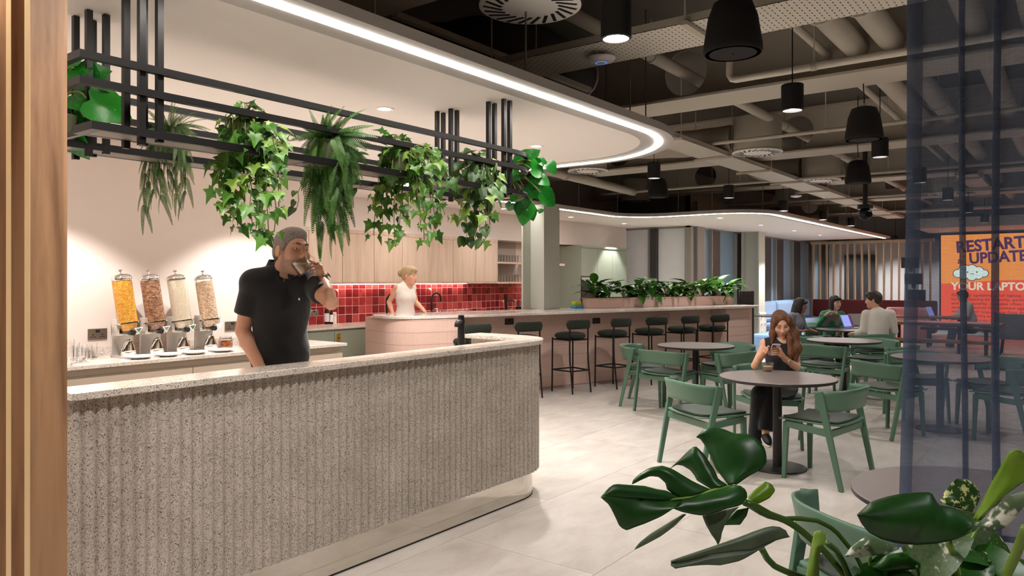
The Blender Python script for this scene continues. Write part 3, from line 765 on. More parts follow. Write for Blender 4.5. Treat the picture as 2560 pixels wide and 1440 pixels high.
for i, (px, lab) in enumerate(((1122, 'chrome dish rack beside the gooseneck tap'), (1152, 'second chrome dish rack with mugs'))):
    x0 = ony(px, 780, 7.85).x; t = thing('dish_rack', lab, 'dish rack', (x0, 7.85, .922))
    for k in range(4): 
        xx = -.12 + k * .08
        MB().tube([V(xx, -.1, 0), V(xx, -.1, .10), V(xx, -.06, .13), V(xx, .06, .13), V(xx, .1, .10), V(xx, .1, 0)], .006, 6).build('wire', CHROME, t, smooth=40)
    MB().box((-.14, -.11, 0), (.14, .11, .012)).build('tray', CHROME, t)
    if i == 1:
        for k in range(2): MB().lathe([(0, .013), (.035, .013), (.037, .11), (.034, .11), (.032, .02), (0, .02)], n=16, c=(-.05 + .1 * k, 0, 0)).build('mug', WHITEC, t, smooth=40)
q = ony(1263, 760, 8.0); t = thing('tap', 'straight black tap near the steel column', 'tap', (q.x, 7.98, .922))
MB().lathe([(.024, 0), (.024, .30), (.02, .33), (0, .335)], n=16).build('column', BLACK, t, smooth=40); MB().tube([V(0, 0, .24), V(.12, -.05, .24), V(.15, -.06, .225)], .014, 8).build('spout', BLACK, t, smooth=40)
q = ony(1271, 770, 7.95); t = thing('jar', 'small jar of golden honey near the straight tap', 'jar', (q.x + .05, 7.93, .922)); MB().lathe([(0, 0), (.035, 0), (.035, .08), (.03, .09), (0, .09)], n=16).build('body', P('honey', (214, 156, 84), .2), t, smooth=40); MB().lathe([(.034, .09), (.034, .105), (0, .106)], n=16).build('lid', GOLD, t)
for i, px in enumerate((1280, 1286)):
    q = ony(px, 770, 7.95); t = thing('coffee_press', ['dark coffee grinder left of its twin near the column', 'dark coffee grinder touching the column edge'][i], 'grinder', (q.x + .1, 7.9 + .02 * i, .922), group='coffee grinders')
    MB().lathe([(0, 0), (.03, 0), (.034, .02), (.028, .06), (.04, .11), (.04, .13), (0, .135)], n=14).build('body', BLACKM, t, smooth=40); MB().cyl((0, 0, .135), (.02, 0, .15), .008, n=8).build('knob', CHROME, t)

# tall sage cupboards to the right with built-in oven
tc = thing('tall_cupboard', 'tall sage green cupboard run with a built-in oven', 'cupboard', (12.27, 7.62, 0))
MB().box((0, .02, 0), (1.85, .57, 2.19)).build('carcass', SAGE, tc)
for (a, b, z0, z1) in ((.02, .62, 1.60, 2.15), (.62, 1.22, .1, 2.15), (1.22, 1.83, .1, 2.15), (.02, .62, .1, .98)): MB().box((a + .003, 0, z0), (b - .003, .019, z1)).build('door', SAGE, tc, bevel=.001)
MB().box((.03, .002, 1.0), (.61, .02, 1.585)).build('oven_front', P('oven_black', (20, 20, 22), .5), tc)
MB().box((.03, -.004, 1.53), (.61, .002, 1.575)).build('oven_trim', LIP, tc)
MB().box((.50, -.003, 1.44), (.55, .002, 1.455)).build('oven_display', emit('oven_digits', (255, 60, 60), 1.5), tc)
MB().box((0, -.02, 2.15), (1.85, .02, 2.19)).build('cornice', SAGE, tc)
tag(MB().box((11.05, 7.75, 1.79), (11.9, 8.199, 1.83)).build('oak_ledge', OAK), 'short oak shelf right of the steel column', 'shelf')
# coffee machine with screen beside column, sponge, etc.
q = onz(1406, 772, .925)
cm = thing('coffee_machine', 'coffee machine with small touch screen right of the column', 'coffee machine', (10.95, 7.55, .922))
MB().box((-.16, -.18, 0), (.16, .2, .36)).build('body', BLACKM, cm, bevel=.01); MB().box((-.12, -.2, .40), (.13, -.17, .62)).build('screen_bezel', BLACK, cm, bevel=.005)
sc_ = MB().box((-.10, -.203, .42), (.11, -.2, .60)).build('touch_screen', emit('screen_navy', (36, 50, 84), 1.2), cm)
for a in range(3):
    for b in range(3): MB().box((-.07 + a * .055, -.2045, .45 + b * .045), (-.045 + a * .055, -.203, .47 + b * .045)).build('icon', emit('screen_icon', (120, 200, 220), 1.5) if 'screen_icon' not in MATS else MATS['screen_icon'], sc_)
MB().box((-.03, -.03, .36), (.03, .03, .45)).build('neck', BLACKM, cm)

# ------------------------------------------------------------------ pink bar (turned 17.8 degrees)
BA = R(-17.8); BO = V(8.611, 6.0, 0)
bx, by = V(math.cos(BA), math.sin(BA), 0), V(-math.sin(BA), math.cos(BA), 0)
BM = Matrix.Translation(BO) @ Matrix.Rotation(BA, 4, 'Z')
PINK = P('pink_finger_tile', (222, 190, 177), .28); PINKG = P('pink_tile_grout', (188, 154, 142), .8)
bar = thing('bar', 'long bar clad in pink finger tiles with speckled worktop', 'bar', BO, BA)
BZ = 1.09
def stad(s0, s1, w0, w1, r0, r1, n=12):   # outline with rounded ends r0 (left) and r1 (right)
    return arc(s0 + r0, w0 + r0, r0, 180, 270, n) + arc(s1 - r1, w0 + r1, r1, 270, 360, n) + arc(s1 - r1, w1 - r1, r1, 0, 90, n) + arc(s0 + r0, w1 - r0, r0, 90, 180, n)
MB().prism(stad(-2.42, 4.55, -.38, .62, .42, .30), BZ - .034, BZ).build('bar_top', QUARTZ, bar, smooth=30, bevel=.003)
def tiled(outline, z0, z1, name, closed=False, course=.145, pitch=.0125):
    """finger tiles: courses of narrow upright ribs along an outline, joined as one cladding"""
    pts = dense(outline, max(2, int(sum((V(*b, 0) - V(*a, 0)).length for a, b in zip(outline, outline[1:])) / (pitch / 4))))
    m = MB(); z = z0
    while z < z1 - .01:
        zt = min(z + course - .003, z1); rowa = []; rowb = []
        for p, d, s in pts:
            ph = (s % pitch) / pitch; h = 0 if ph < .2 else .003
            q = p + V(d.y, -d.x, 0) * h; rowa.append(q + V(0, 0, z)); rowb.append(q + V(0, 0, zt))
        m.grid([rowa, rowb]); z += course
    o = m.build(name, PINK, bar); tag(o, kind='stuff'); return o
lb = arc(-2.42 + .42 + .02, .62 - .42 - .02, .41, 180, 180, 1)
left = [(-2.39, .3)] + arc(-2.00, .02, .39, 180, 270, 20) + [(-1.55, -.37)]
MB().prism([(-2.385, .58), (-2.385, .02)] + arc(-2.00, .02, .385, 180, 270, 14) + [(-1.552, -.365), (-1.552, .58)], 0, BZ - .034).build('rounded_end_block', PINKG, bar, smooth=30)
tiled([(-2.388, .58), (-2.388, .02)] + arc(-2.00, .02, .388, 180, 270, 24) + [(-1.55, -.368)], .02, BZ - .04, 'end_tiles')
MB().box((-1.552, .0, 0), (3.6, .58, BZ - .034)).build('core', PINKG, bar)
tiled([(-1.55, -.001), (3.6, -.001)], .02, BZ - .04, 'front_tiles')
MB().prism([(3.6, .58), (3.6, -.30)] + arc(4.15, .02, .32, 270, 360, 10) + [(4.47, .58)], 0, BZ - .034).build('end_pier', PINKG, bar, smooth=30)
tiled([(3.598, .0), (3.598, -.302), (4.15, -.303)] + arc(4.15, .02, .323, 270, 360, 14) + [(4.473, .58)], .02, BZ - .04, 'pier_tiles')
for i, (s, z) in enumerate(((-.55, .96), (1.02, .92), (2.25, .91))):
    p = BM @ V(s, -.004, z); socket(p.x, p.y, z, ['steel socket on the pink bar behind the third stool', 'steel socket on the pink bar right of the third stool', 'steel socket on the pink bar above the fifth stool'][i], n=(-by.x, -by.y), mat=P('socket_dark', (92, 82, 76), .3, .8) if i == 0 else MATS['socket_dark'])
# planter trough on the bar
pt = thing('planter_trough', 'pink ribbed planter trough on the bar', 'planter', BM @ V(1.35, .36, BZ + .001), BA)
sv = bar; bar = pt
out = stad(-.15, 3.25, -.10, .26, .17, .17, 10); out = out + [out[0]]
MB().prism(stad(-.147, 3.247, -.097, .257, .168, .168, 10), 0, .135).build('trough', PINKG, pt, smooth=30)
tiled(out, .002, .14, 'trough_tiles', course=.15)
MB().prism(stad(-.16, 3.26, -.11, .27, .18, .18, 10), .135, .155).build('timber_rim', wood('pale_rim', (206, 172, 146), (186, 150, 122), .6, axis='x'), pt, smooth=30)
MB().prism(stad(-.13, 3.23, -.08, .24, .15, .15, 10), .155, .158).build('soil', P('soil', (46, 36, 28), .95), pt)
bar = sv
# dark slatted box at the bar end, towel etc.
dk = thing('slatted_box', 'dark ribbed box on the bar beyond the plants', 'box', BM @ V(5.0, .35, 0), BA)
for k in range(9): MB().box((-.18 + k * .04, -.012, 0), (-.145 + k * .04, .012, 1.32)).build('slat', P('slat_brown_black', (44, 38, 36), .6) if k == 0 else MATS['slat_brown_black'], dk, bevel=.004)
MB().box((-.19, .012, 0), (.19, .06, 1.33)).build('back', MATS['slat_brown_black'], dk, bevel=.01)
sp = BM @ V(1.05, .47, BZ + .001)
t = thing('sponge_tray', 'blue tray with yellow sponge beside the column', 'tray', sp, BA)
MB().box((-.09, -.06, 0), (.09, .06, .05)).build('tray', P('blue_tray', (70, 150, 190), .4), t, bevel=.008); MB().box((-.07, -.04, .05), (.06, .05, .10)).build('sponge', P('yellow_sponge', (206, 200, 40), .9), t, bevel=.01)

# ------------------------------------------------------------------ bar stools
SFAB = fabric('stool_velvet_dark_green', (27, 33, 21), .9, 500., .12, .05)
def stool():
    t = thing('bar_stool', '', 'stool')
    for sx in (-1, 1):
        MB().tube([V(sx * .19, .16, 0), V(sx * .185, .155, .74)], .011, 8).build('leg', BLACK, t, smooth=40)
        MB().tube([V(sx * .165, -.235, 0), V(sx * .165, -.18, .45), V(sx * .165, -.175, .60), V(sx * .165, -.178, .95)], .011, 8).build('leg', BLACK, t, smooth=40)
    MB().lathe([(0, .725), (.15, .725), (.195, .735), (.215, .755), (.212, .78), (.19, .80), (.12, .812), (0, .815)], n=36).build('seat', SFAB, t, smooth=60)
    MB().box((-.18, -.175, .708), (.18, .155, .724)).build('seat_frame', BLACK, t)
    m = MB(); rows = []
    for k in range(17):
        a = -1 + 2 * k / 16; x = a * .215; y = -.165 - .03 * (1 - a * a) + 0
        e = max(0, abs(a) - .8) / .2; hh = .064 * math.sqrt(max(.02, 1 - e * e)); tt = .026 * math.sqrt(max(.08, 1 - e ** 3))
        rows.append([V(x, y + tt * math.cos(q), .925 + hh * (abs(math.sin(q)) ** .6) * (1 if math.sin(q) > 0 else -1)) for q in [2 * math.pi * w / 16 for w in range(16)]])
    m.grid(rows, True); m.add(rows[0], [tuple(range(16))]); m.add(rows[-1], [tuple(range(16))[::-1]])
    m.build('backrest', SFAB, t, smooth=60)
    for p, q in (((-.19, .16), (.19, .16)), ((-.19, .16), (-.165, -.20)), ((.19, .16), (.165, -.20)), ((-.165, -.20), (.165, -.20))):
        MB().bar((*p, .30), (*q, .30), .018, .018).build('foot_rail', BLACK, t)
    return t
st0 = stool()
slab = ['bar stool nearest the counter tap, only its backrest clear', 'second bar stool from the left, partly behind the counter end', 'third bar stool from the left, left of a steel socket', 'fourth bar stool from the left, right of a steel socket', 'fifth bar stool from the left, behind the first dining chair', 'sixth bar stool from the left along the pink bar', 'last bar stool, beside the tiled end pier']
for i, s in enumerate((-1.42, -.62, .20, .98, 1.72, 2.42, 3.12)):
    p = BM @ V(s - .02, -.42, 0); rz = BA + R((4, -3, 2, 5, -4, 3, -2)[i])
    if i == 0: st0.location = p; st0.rotation_euler = (0, 0, rz); o = st0
    else: o = copy_tree(st0, p, rz)
    tag(o, slab[i], 'stool', 'dark green bar stools at the pink bar')

# ------------------------------------------------------------------ round tables
TTOP = P('table_laminate_mauve_grey', (126, 116, 112), .35); TEDGE = P('table_edge_dark', (62, 55, 54), .5); TBASE = P('table_base_black', (46, 42, 42), .45, .3)
def rtable(x, y, lab, r=.455, h=.74, top=None):
    t = thing('round_table', lab, 'table', (x, y, 0), 0, 'round dining tables')
    MB().lathe([(0, h - .026), (r - .012, h - .026), (r, h - .018), (r, h - .003)], n=72).build('edge', TEDGE, t, smooth=40)
    MB().lathe([(r, h - .003), (r - .003, h), (0, h)], n=72, ends=False).build('table_top', top or TTOP, t, smooth=40)
    MB().cyl((0, 0, .012), (0, 0, h - .026), .036, n=24).build('pedestal', TBASE, t, smooth=40)
    MB().lathe([(0, 0), (.228, 0), (.228, .006), (.222, .012), (0, .013)], n=56).build('base_plate', TBASE, t, smooth=40)
    return t
TABS = {'A': (6.16, 1.95), 'B': (8.54, 3.68), 'C': (10.42, 2.44), 'D': (8.72, 1.12), 'E': (3.17, .35), 'F': (12.75, 2.95), 'G': (16.7, 5.35)}
tl = {'A': 'round table with a coffee cup in front of the seated woman', 'B': 'round table nearest the pink bar', 'C': 'round table with pale sheen behind the seated woman', 'D': 'round table half hidden by the sheer curtain', 'E': 'round table nearest the camera behind the big leaves', 'F': 'dark round table with open laptops', 'G': 'far round table beside the blue sofa'}
DTOP = P('table_laminate_charcoal', (50, 48, 50), .35)
q = at(2470, 1200, 2.72); TABS['E'] = (q.x, q.y)
for k, (x, y) in TABS.items(): rtable(x, y, tl[k], top=DTOP if k in 'FG' else None)

# ------------------------------------------------------------------ green chairs: bent shell back, raked legs, padded seat
GRN = P('chair_green_stain', (84, 117, 96), .42); GRND = P('chair_seat_pad_green_leather', (66, 78, 68), .5)
def chair():
    t = thing('dining_chair', '', 'chair')
    for s in (-1, 1):
        MB().bar((.205, s * .225, 0), (.195, s * .205, .435), .026, .030, up=(1, 0, 0), w1=.032, h1=.045).build('leg', GRN, t, bevel=.004)
        MB().bar((-.265, s * .300, 0), (-.112, s * .322, .708), .026, .034, up=(1, 0, 0), w1=.024, h1=.056).build('leg', GRN, t, bevel=.004)
        MB().bar((.19, s * .208, .420), (-.172, s * .298, .405), .022, .052, up=(0, 0, 1)).build('side_rail', GRN, t, bevel=.003)
    MB().bar((.198, -.20, .420), (.198, .20, .420), .022, .052, up=(0, 0, 1)).build('front_rail', GRN, t, bevel=.003)
    MB().bar((-.175, -.295, .40), (-.175, .295, .40), .022, .052, up=(0, 0, 1)).build('back_rail', GRN, t, bevel=.003)
    def seat(z, inset, dish):
        rows = []
        for i in range(9):
            x = .240 - inset - (.455 - 2 * inset) * i / 8; hw = (.240 + .040 * i / 8) - inset
            if i > 5: hw *= 1 - .14 * ((i - 5) / 3) ** 2
            rows.append([V(x, hw * (-1 + 2 * k / 12), z - dish * (1 - (abs(-1 + 2 * k / 12)) ** 2.5)) for k in range(13)])
        return rows
    m = MB(); m.grid(seat(.462, 0, .014)); m.build('seat_board', GRN, t, smooth=50, solid=.012)
    m = MB(); m.grid(seat(.477, .022, .012)); m.build('seat_pad', GRND, t, smooth=50, solid=.018, bevel=.006)
    # shell: shallow U in plan between the leg tops, leaning outward a little
    path = [(-.075, .306)] + [(-.10 - .185 * math.sin(a) ** .85, .308 * math.cos(a)) for a in [math.pi * k / 26 for k in range(1, 26)]] + [(-.075, -.306)]
    rows = []; n = len(path)
    for j in range(6):
        f = j / 5; row = []
        for i, (x, y) in enumerate(path):
            e = abs(2 * i / (n - 1) - 1)
            zb, zt = .560 + .012 * (1 - e), .708 + .022 * (1 - e)
            z = zb + (zt - zb) * f
            d = V(x + .02, y * .6, 0).normalized(); lean = .026 * (z - .63) / .08 * (1 - .75 * e)
            row.append(V(x + d.x * lean, y + d.y * lean, z))
        rows.append(row)
    m = MB(); m.grid(rows); m.build('shell_back', GRN, t, smooth=60, solid=.013)
    return t
ch0 = chair(); nch = 0
def put(x, y, deg, lab):
    global nch
    if nch == 0: ch0.location = (x, y, 0); ch0.rotation_euler = (0, 0, R(deg)); o = ch0
    else: o = copy_tree(ch0, (x, y, 0), R(deg))
    nch += 1; tag(o, lab, 'chair', 'green dining chairs'); return o
put(6.06, 1.57, 81, 'green chair at the right front of the cup table, back to the camera')
put(5.80, 2.40, -33, 'green chair at the left of the cup table, beside the counter')
put(6.98, 2.26, 208, 'green chair the woman with the phone sits on')
put(8.02, 3.78, -10, 'green chair in front of the table nearest the bar, back to the camera')
put(8.33, 3.18, 68, 'green chair at the right front of the table nearest the bar')
put(8.36, 4.25, -72, 'green chair between the bar stools and the table nearest the bar')
put(9.10, 3.52, 165, 'green chair on the far side of the table nearest the bar')
put(9.93, 2.55, -12, 'green chair in front of the pale sheen table, back to the camera')
put(10.25, 1.86, 75, 'green chair right of the pale sheen table beside the curtain')
put(10.75, 2.95, 240, 'green chair at the far left of the pale sheen table behind the woman')
put(11.02, 2.25, 165, 'green chair on the far side of the pale sheen table')
put(8.20, 1.50, -35, 'green chair left of the curtain-hidden table')
put(9.25, 1.38, 205, 'green chair behind the curtain edge on the far side of the hidden table')
put(8.55, .55, 80, 'green chair seen through the curtain in front of the hidden table')
put(9.15, .72, 135, 'green chair seen through the curtain at the right of the hidden table')
put(12.28, 2.52, 40, 'green chair the man in the white shirt sits on')
put(13.20, 3.35, 225, 'green chair the woman in green sits on')
put(12.62, 3.55, -75, 'green chair the long-haired woman in grey sits on')
put(14.9, 3.8, -20, 'pale green chair behind the woman in green, left one')
put(15.75, 3.3, 140, 'pale green chair behind the woman in green, right one')
e = TABS['E']; q = at(2238, 1280, 2.66); put(q.x, q.y, math.degrees(math.atan2(e[1] - q.y, e[0] - q.x)) + 8, 'green chair nearest the camera, behind the monstera')

# ------------------------------------------------------------------ blue sofa, red banquette, benches, desks
BLUEF = fabric('blue_upholstery', (112, 142, 178), .9, 300., .08); REDF = fabric('oxblood_upholstery', (92, 30, 34), .9, 300., .08); PINKF = fabric('pink_upholstery', (206, 150, 150), .9, 300., .08)
so = thing('sofa', 'long blue upholstered sofa below the windows', 'sofa', (20.2, 5.9, 0))
MB().box((-2.25, -.1, .1), (2.2, .5, .46)).build('seat', BLUEF, so, bevel=.05)
for k in range(3): MB().box((-2.25 + k * 1.48, .25, .46), (-.78 + k * 1.48, .5, .98)).build('back_cushion', BLUEF, so, bevel=.08)
MB().box((-2.15, 0, 0), (2.1, .45, .1)).build('plinth', BLACKM, so)
q = onz(1888, 862, .02)
po = thing('pouffe', 'square blue pouffe at the end of the bar', 'pouffe', (15.0, 4.72, 0), R(0))
MB().box((-.45, -.42, .06), (.75, .42, .46)).build('cushion', BLUEF, po, bevel=.05); MB().box((-.4, -.38, 0), (.7, .38, .06)).build('plinth', BLACKM, po)
MB().tube([V(-.2, -.43, .25), V(-.2, -.445, .2), V(-.2, -.43, .15)], .008, 6).build('handle_loop', BLACKM, po)
rb = thing('banquette', 'oxblood red banquette behind the timber battens', 'banquette', (22.6, 4.6, 0))
MB().box((-.1, -1.6, .1), (.35, 1.6, .46)).build('seat', REDF, rb, bevel=.04); MB().box((.2, -1.6, .46), (.35, 1.6, .96)).build('back', REDF, rb, bevel=.04)
pk = thing('armchair', 'pale pink round armchair behind the man in white', 'armchair', (20.5, 3.35, 0))
MB().lathe([(.0, .12), (.42, .12), (.46, .3), (.44, .44), (0, .46)], n=28).build('seat', PINKF, pk, smooth=60)
m = MB(); rows = []
for z, r_ in ((.3, .47), (.55, .49), (.76, .47), (.82, .43)): rows.append([V(r_ * math.cos(a), r_ * math.sin(a), z) for a in [R(-80 + 160 * k / 14) for k in range(15)]])
m.grid(rows); m.build('back_shell', PINKF, pk, smooth=60, solid=.07); MB().lathe([(0, 0), (.2, 0), (.2, .02), (.03, .03), (.03, .12), (0, .12)], n=20).build('foot', BLACKM, pk, smooth=40)
DW = wood('desk_top_dark_oak', (122, 88, 62), (88, 62, 44), .5, axis='y')
dk2 = thing('long_desk', 'long timber desk with black legs seen through the curtain', 'desk', (18.1, 2.55, 0))
MB().box((-.4, -.7, .71), (.4, 1.1, .75)).build('desk_top', DW, dk2)
for y in (-.6, 1.0):
    MB().bar((-.3, y, 0), (-.2, y, .71), .06).build('leg', BLACK, dk2); MB().bar((.3, y, 0), (.2, y, .71), .06).build('leg', BLACK, dk2); MB().bar((-.25, y, .3), (.25, y, .3), .04).build('stretcher', BLACK, dk2)
bn = thing('bench', 'dark bench the man behind the curtain sits on', 'bench', (19.35, 2.15, 0))
MB().box((-.2, -.7, .40), (.2, .7, .45)).build('seat_board', BLACKM, bn)
for y in (-.55, .55):
    for x in (-.15, .15): MB().bar((x * 1.2, y, 0), (x, y, .40), .05).build('leg', BLACK, bn)
ac = thing('armchair', 'grey upholstered armchair right of the man behind the curtain', 'armchair', (18.3, 1.0, 0))
GREYF = fabric('grey_upholstery', (112, 106, 100), .9, 300., .08)
MB().box((-.28, -.28, .32), (.28, .28, .46)).build('seat', GREYF, ac, bevel=.04); m = MB(); rows = []
for z, r_ in ((.34, .31), (.6, .34), (.84, .35)): rows.append([V(r_ * math.cos(a), r_ * math.sin(a), z) for a in [R(100 + 220 * k / 14) for k in range(15)]])
m.grid(rows); m.build('back_shell', GREYF, ac, smooth=60, solid=.06)
for x in (-.22, .22):
    for y in (-.22, .22): MB().cyl((x * 1.15, y * 1.15, 0), (x, y, .33), .015, n=8).build('leg', BLACK, ac)
tb2 = thing('side_table', 'long pink-topped oak table right of the man in white', 'table', (15.7, 1.95, 0))
MB().box((-.4, -.9, .70), (.4, .9, .75)).build('table_top', DW, tb2, bevel=.005); MB().box((-.36, -.8, .751), (.3, .6, .757)).build('runner', P('pink_paper', (226, 160, 160), .8), tb2)
for x in (-.33, .33):
    for y in (-.8, .8): MB().bar((x, y, 0), (x, y, .70), .05).build('leg', BLACK, tb2)
MB().box((-.75, -.85, .42), (-.5, .85, .47)).build('bench_board', DW, tb2)
for y in (-.7, .7): MB().bar((-.62, y, 0), (-.62, y, .42), .05).build('bench_leg', BLACK, tb2)

# ------------------------------------------------------------------ exposed services: cellular beams, trays, pipes, diffusers
def holed_plate(m, x0, x1, y0, y1, z0, z1, holes, hz, hr):
    """upright plate in the y-z plane between x0 and x1 with round openings at y in holes"""
    ys = [y0]; n = 32
    segs = []; cur = y0
    for h in holes:
        a, b = h - hr - .15, h + hr + .15
        if a > cur: segs.append((cur, a, None))
        segs.append((a, b, h)); cur = b
    if cur < y1: segs.append((cur, y1, None))
    for a, b, h in segs:
        if h is None: m.box((x0, a, z0), (x1, b, z1)); continue
        circ = []; rect = []
        for k in range(n):
            t = 2 * math.pi * k / n; c, s = math.cos(t), math.sin(t)
            circ.append((h + hr * c, hz + hr * s))
            f = min(((b - h) / abs(c)) if abs(c) > 1e-6 else 9, ((z1 - hz) if s > 0 else (hz - z0)) / abs(s) if abs(s) > 1e-6 else 9)
            rect.append((h + f * c, hz + f * s))
        for k in range(n):
            # add the true corners
            pass
        vs = []
        for x in (x0, x1):
            vs += [V(x, *p) for p in circ] + [V(x, *p) for p in rect]
        fs = []
        for k in range(n):
            j = (k + 1) % n
            fs += [(k, j, n + j, n + k), (2 * n + k, 3 * n + k, 3 * n + j, 2 * n + j), (k, 2 * n + k, 2 * n + j, j)]
        m.add(vs, fs)
        for cy, cz in ((a, z0), (a, z1), (b, z0), (b, z1)):
            near = sorted(range(n), key=lambda k: (rect[k][0] - cy) ** 2 + (rect[k][1] - cz) ** 2)[:2]
            for x in (x0, x1): m.add([V(x, *rect[near[0]]), V(x, *rect[near[1]]), V(x, cy, cz)], [(0, 1, 2)])
blabs = ['near', 'second', 'third', 'fourth', 'fifth', 'sixth']
for i, u in enumerate((6.73, 10.30, 13.70, 17.2, 20.7)):
    t = thing('steel_beam', 'painted cellular steel beam across the ceiling, %s from the camera' % blabs[i], 'beam', (u, 0, 3.2), 0, 'cellular ceiling beams')
    MB().box((-.255, -5.9, 0), (.255, 8.15, .022)).build('bottom_flange', STEELP, t)
    m = MB(); holed_plate(m, -.008, .008, -5.9, 8.15, .022, .59, [-5, -2.4, .3, 3.0, 5.7], .31, .215); m.build('web', STEELP, t)
    MB().box((-.15, -5.9, .57), (.15, 8.15, .595)).build('top_flange', STEELP, t)
bh = thing('bulkhead', 'boxed pale bulkhead at the top left of the ceiling void', 'bulkhead', (2.2, 0, 3.18))
MB().box((-1.6, -5.9, 0), (1.06, 8.1, .02)).build('soffit_board', P('bulkhead_paint', (196, 188, 174), .7), bh); MB().box((1.04, -5.9, .02), (1.06, 8.1, .6)).build('side_board', MATS['bulkhead_paint'], bh)
def traymat():
    m, nt, b = mk('perforated_tray'); v = coords(nt, 'Object')
    br = nd(nt, 'ShaderNodeTexBrick', i_Vector=v, i_Scale=1.)
    br.inputs['Color1'].default_value = (0, 0, 0, 1); br.inputs['Color2'].default_value = (0, 0, 0, 1); br.inputs['Mortar'].default_value = (1, 1, 1, 1)
    br.inputs['Mortar Size'].default_value = .014; br.inputs['Brick Width'].default_value = .052; br.inputs['Row Height'].default_value = .035; br.inputs['Mortar Smooth'].default_value = 0
    c = mixc(nt, br.outputs[0], (60, 56, 50), (214, 206, 192))
    nt.links.new(c, b.inputs['Base Color']); b.inputs['Roughness'].default_value = .5; return m
TRAYM = traymat()
def tray(x0, x1, y0, y1, z, lab, along='y'):
    c = V((x0 + x1) / 2, (y0 + y1) / 2, z); t = thing('cable_tray', lab, 'cable tray', c)
    a, b = V(x0, y0, 0) - V(c.x, c.y, 0), V(x1, y1, 0) - V(c.x, c.y, 0)
    bm = MB().box((a.x, a.y, 0), (b.x, b.y, .003)).build('perforated_floor', TRAYM, t)
    if along == 'y':
        MB().box((a.x, a.y, 0), (a.x + .003, b.y, .05)).build('side', STEELP, t); MB().box((b.x - .003, a.y, 0), (b.x, b.y, .05)).build('side', STEELP, t)
        hs = [(0, a.y + .4 + k * 1.5) for k in range(int((b.y - a.y - .4) / 1.5) + 1)]
        for x, y in hs:
            MB().box((a.x - .06, y - .022, -.03), (b.x + .06, y + .022, -.005)).build('support_channel', STEELP, t)
            for xx in (a.x - .04, b.x + .04): MB().cyl((xx, y, -.03), (xx, y, 3.797 - z), .006, n=6).build('drop_rod', STEELP, t)
    else:
        MB().box((a.x, a.y, 0), (b.x, a.y + .003, .05)).build('side', STEELP, t); MB().box((a.x, b.y - .003, 0), (b.x, b.y, .05)).build('side', STEELP, t)
        for k in range(int((b.x - a.x - .4) / 1.5) + 1):
            x = a.x + .4 + k * 1.5
            MB().box((x - .022, a.y - .06, -.03), (x + .022, b.y + .06, -.005)).build('support_channel', STEELP, t)
            for yy in (a.y - .04, b.y + .04): MB().cyl((x, yy, -.03), (x, yy, 3.797 - z), .006, n=6).build('drop_rod', STEELP, t)
tray(4.29, 4.77, -3.0, 3.5, 3.1, 'wide perforated cable tray crossing the ceiling above the wireless disc')
tray(7.2, 21, 3.48, 3.88, 3.08, 'long perforated cable tray running away over the dining tables', 'x')
tray(13.2, 16.8, 1.2, 1.5, 3.12, 'short perforated cable tray behind the curtain', 'x')
def pipe(pts, r, lab, mat=STEELP, clamps=()):
    c = V(pts[0]); t = thing('service_pipe', lab, 'pipe', c)
    MB().tube([V(p) - c for p in pts], r, 14).build('pipe_run', mat, t, smooth=50)
    for p, d in clamps:
        p = V(p) - c; d = V(d) * .02
        MB().cyl(p - d, p + d, r * 1.18, n=14).build('clamp', STEELP, t, smooth=40)
        MB().cyl(p, p + V(0, 0, 3.8 - c.z - p.z), .006, n=6).build('hanger', STEELP, t)
pipe([(3.4, 2.95, 3.47), (22, 2.95, 3.47)], .055, 'grey pipe threading the round beam openings above the tables', clamps=[((5.9, 2.95, 3.47), (1, 0, 0)), ((9.6, 2.95, 3.47), (1, 0, 0)), ((12.9, 2.95, 3.47), (1, 0, 0))])
pipe([(5.74, 2.19, 3.30), (5.74, 2.19, 3.14), (5.74, 2.17, 3.11), (5.74, 2.14, 3.10), (5.74, -3, 3.10)], .027, 'thin white pipe with an elbow below the large speaker', P('white_pipe', (222, 214, 200), .4), clamps=[((5.74, 1.55, 3.10), (0, 1, 0)), ((5.74, .2, 3.1), (0, 1, 0))])
for v, r, z, lab in ((1.70, .032, 3.44, 'thin grey pipe near the curtain top'), (1.47, .095, 3.46, 'fat lagged pipe near the curtain top, left of a pair'), (1.20, .095, 3.46, 'fat lagged pipe near the curtain top, right of a pair'), (.62, .09, 3.45, 'lagged pipe seen through the top of the curtain'), (.28, .06, 3.45, 'grey pipe seen through the top of the curtain')):
    pipe([(4.2, v, z), (21, v, z)], r, lab, clamps=[((5.6, v, z), (1, 0, 0)), ((9.2, v, z), (1, 0, 0))])
pipe([(7.0, 6.0, 3.12), (12.0, 6.35, 3.10)], .07, 'thick grey pipe with a capped end right of the column', clamps=[((9.5, 6.17, 3.11), (1, 0, 0))])
for i, (u, v0, v1, z) in enumerate(((8.6, -1, 6.4, 3.16), (12.0, -1, 7, 3.10), (15.4, -1, 6, 3.1), (19, -1, 6, 3.1))):
    pipe([(u, v0, z), (u, v1, z)], .022, 'thin sprinkler pipe across the ceiling, number %s from the front' % ['one', 'two', 'three', 'four'][i], clamps=[((u, 2.2, z), (0, 1, 0)), ((u, 4.4, z), (0, 1, 0))])
DUCT = P('lagged_duct_grey', (170, 162, 148), .75); DUCTD = P('lagged_duct_dark', (60, 57, 53), .9)
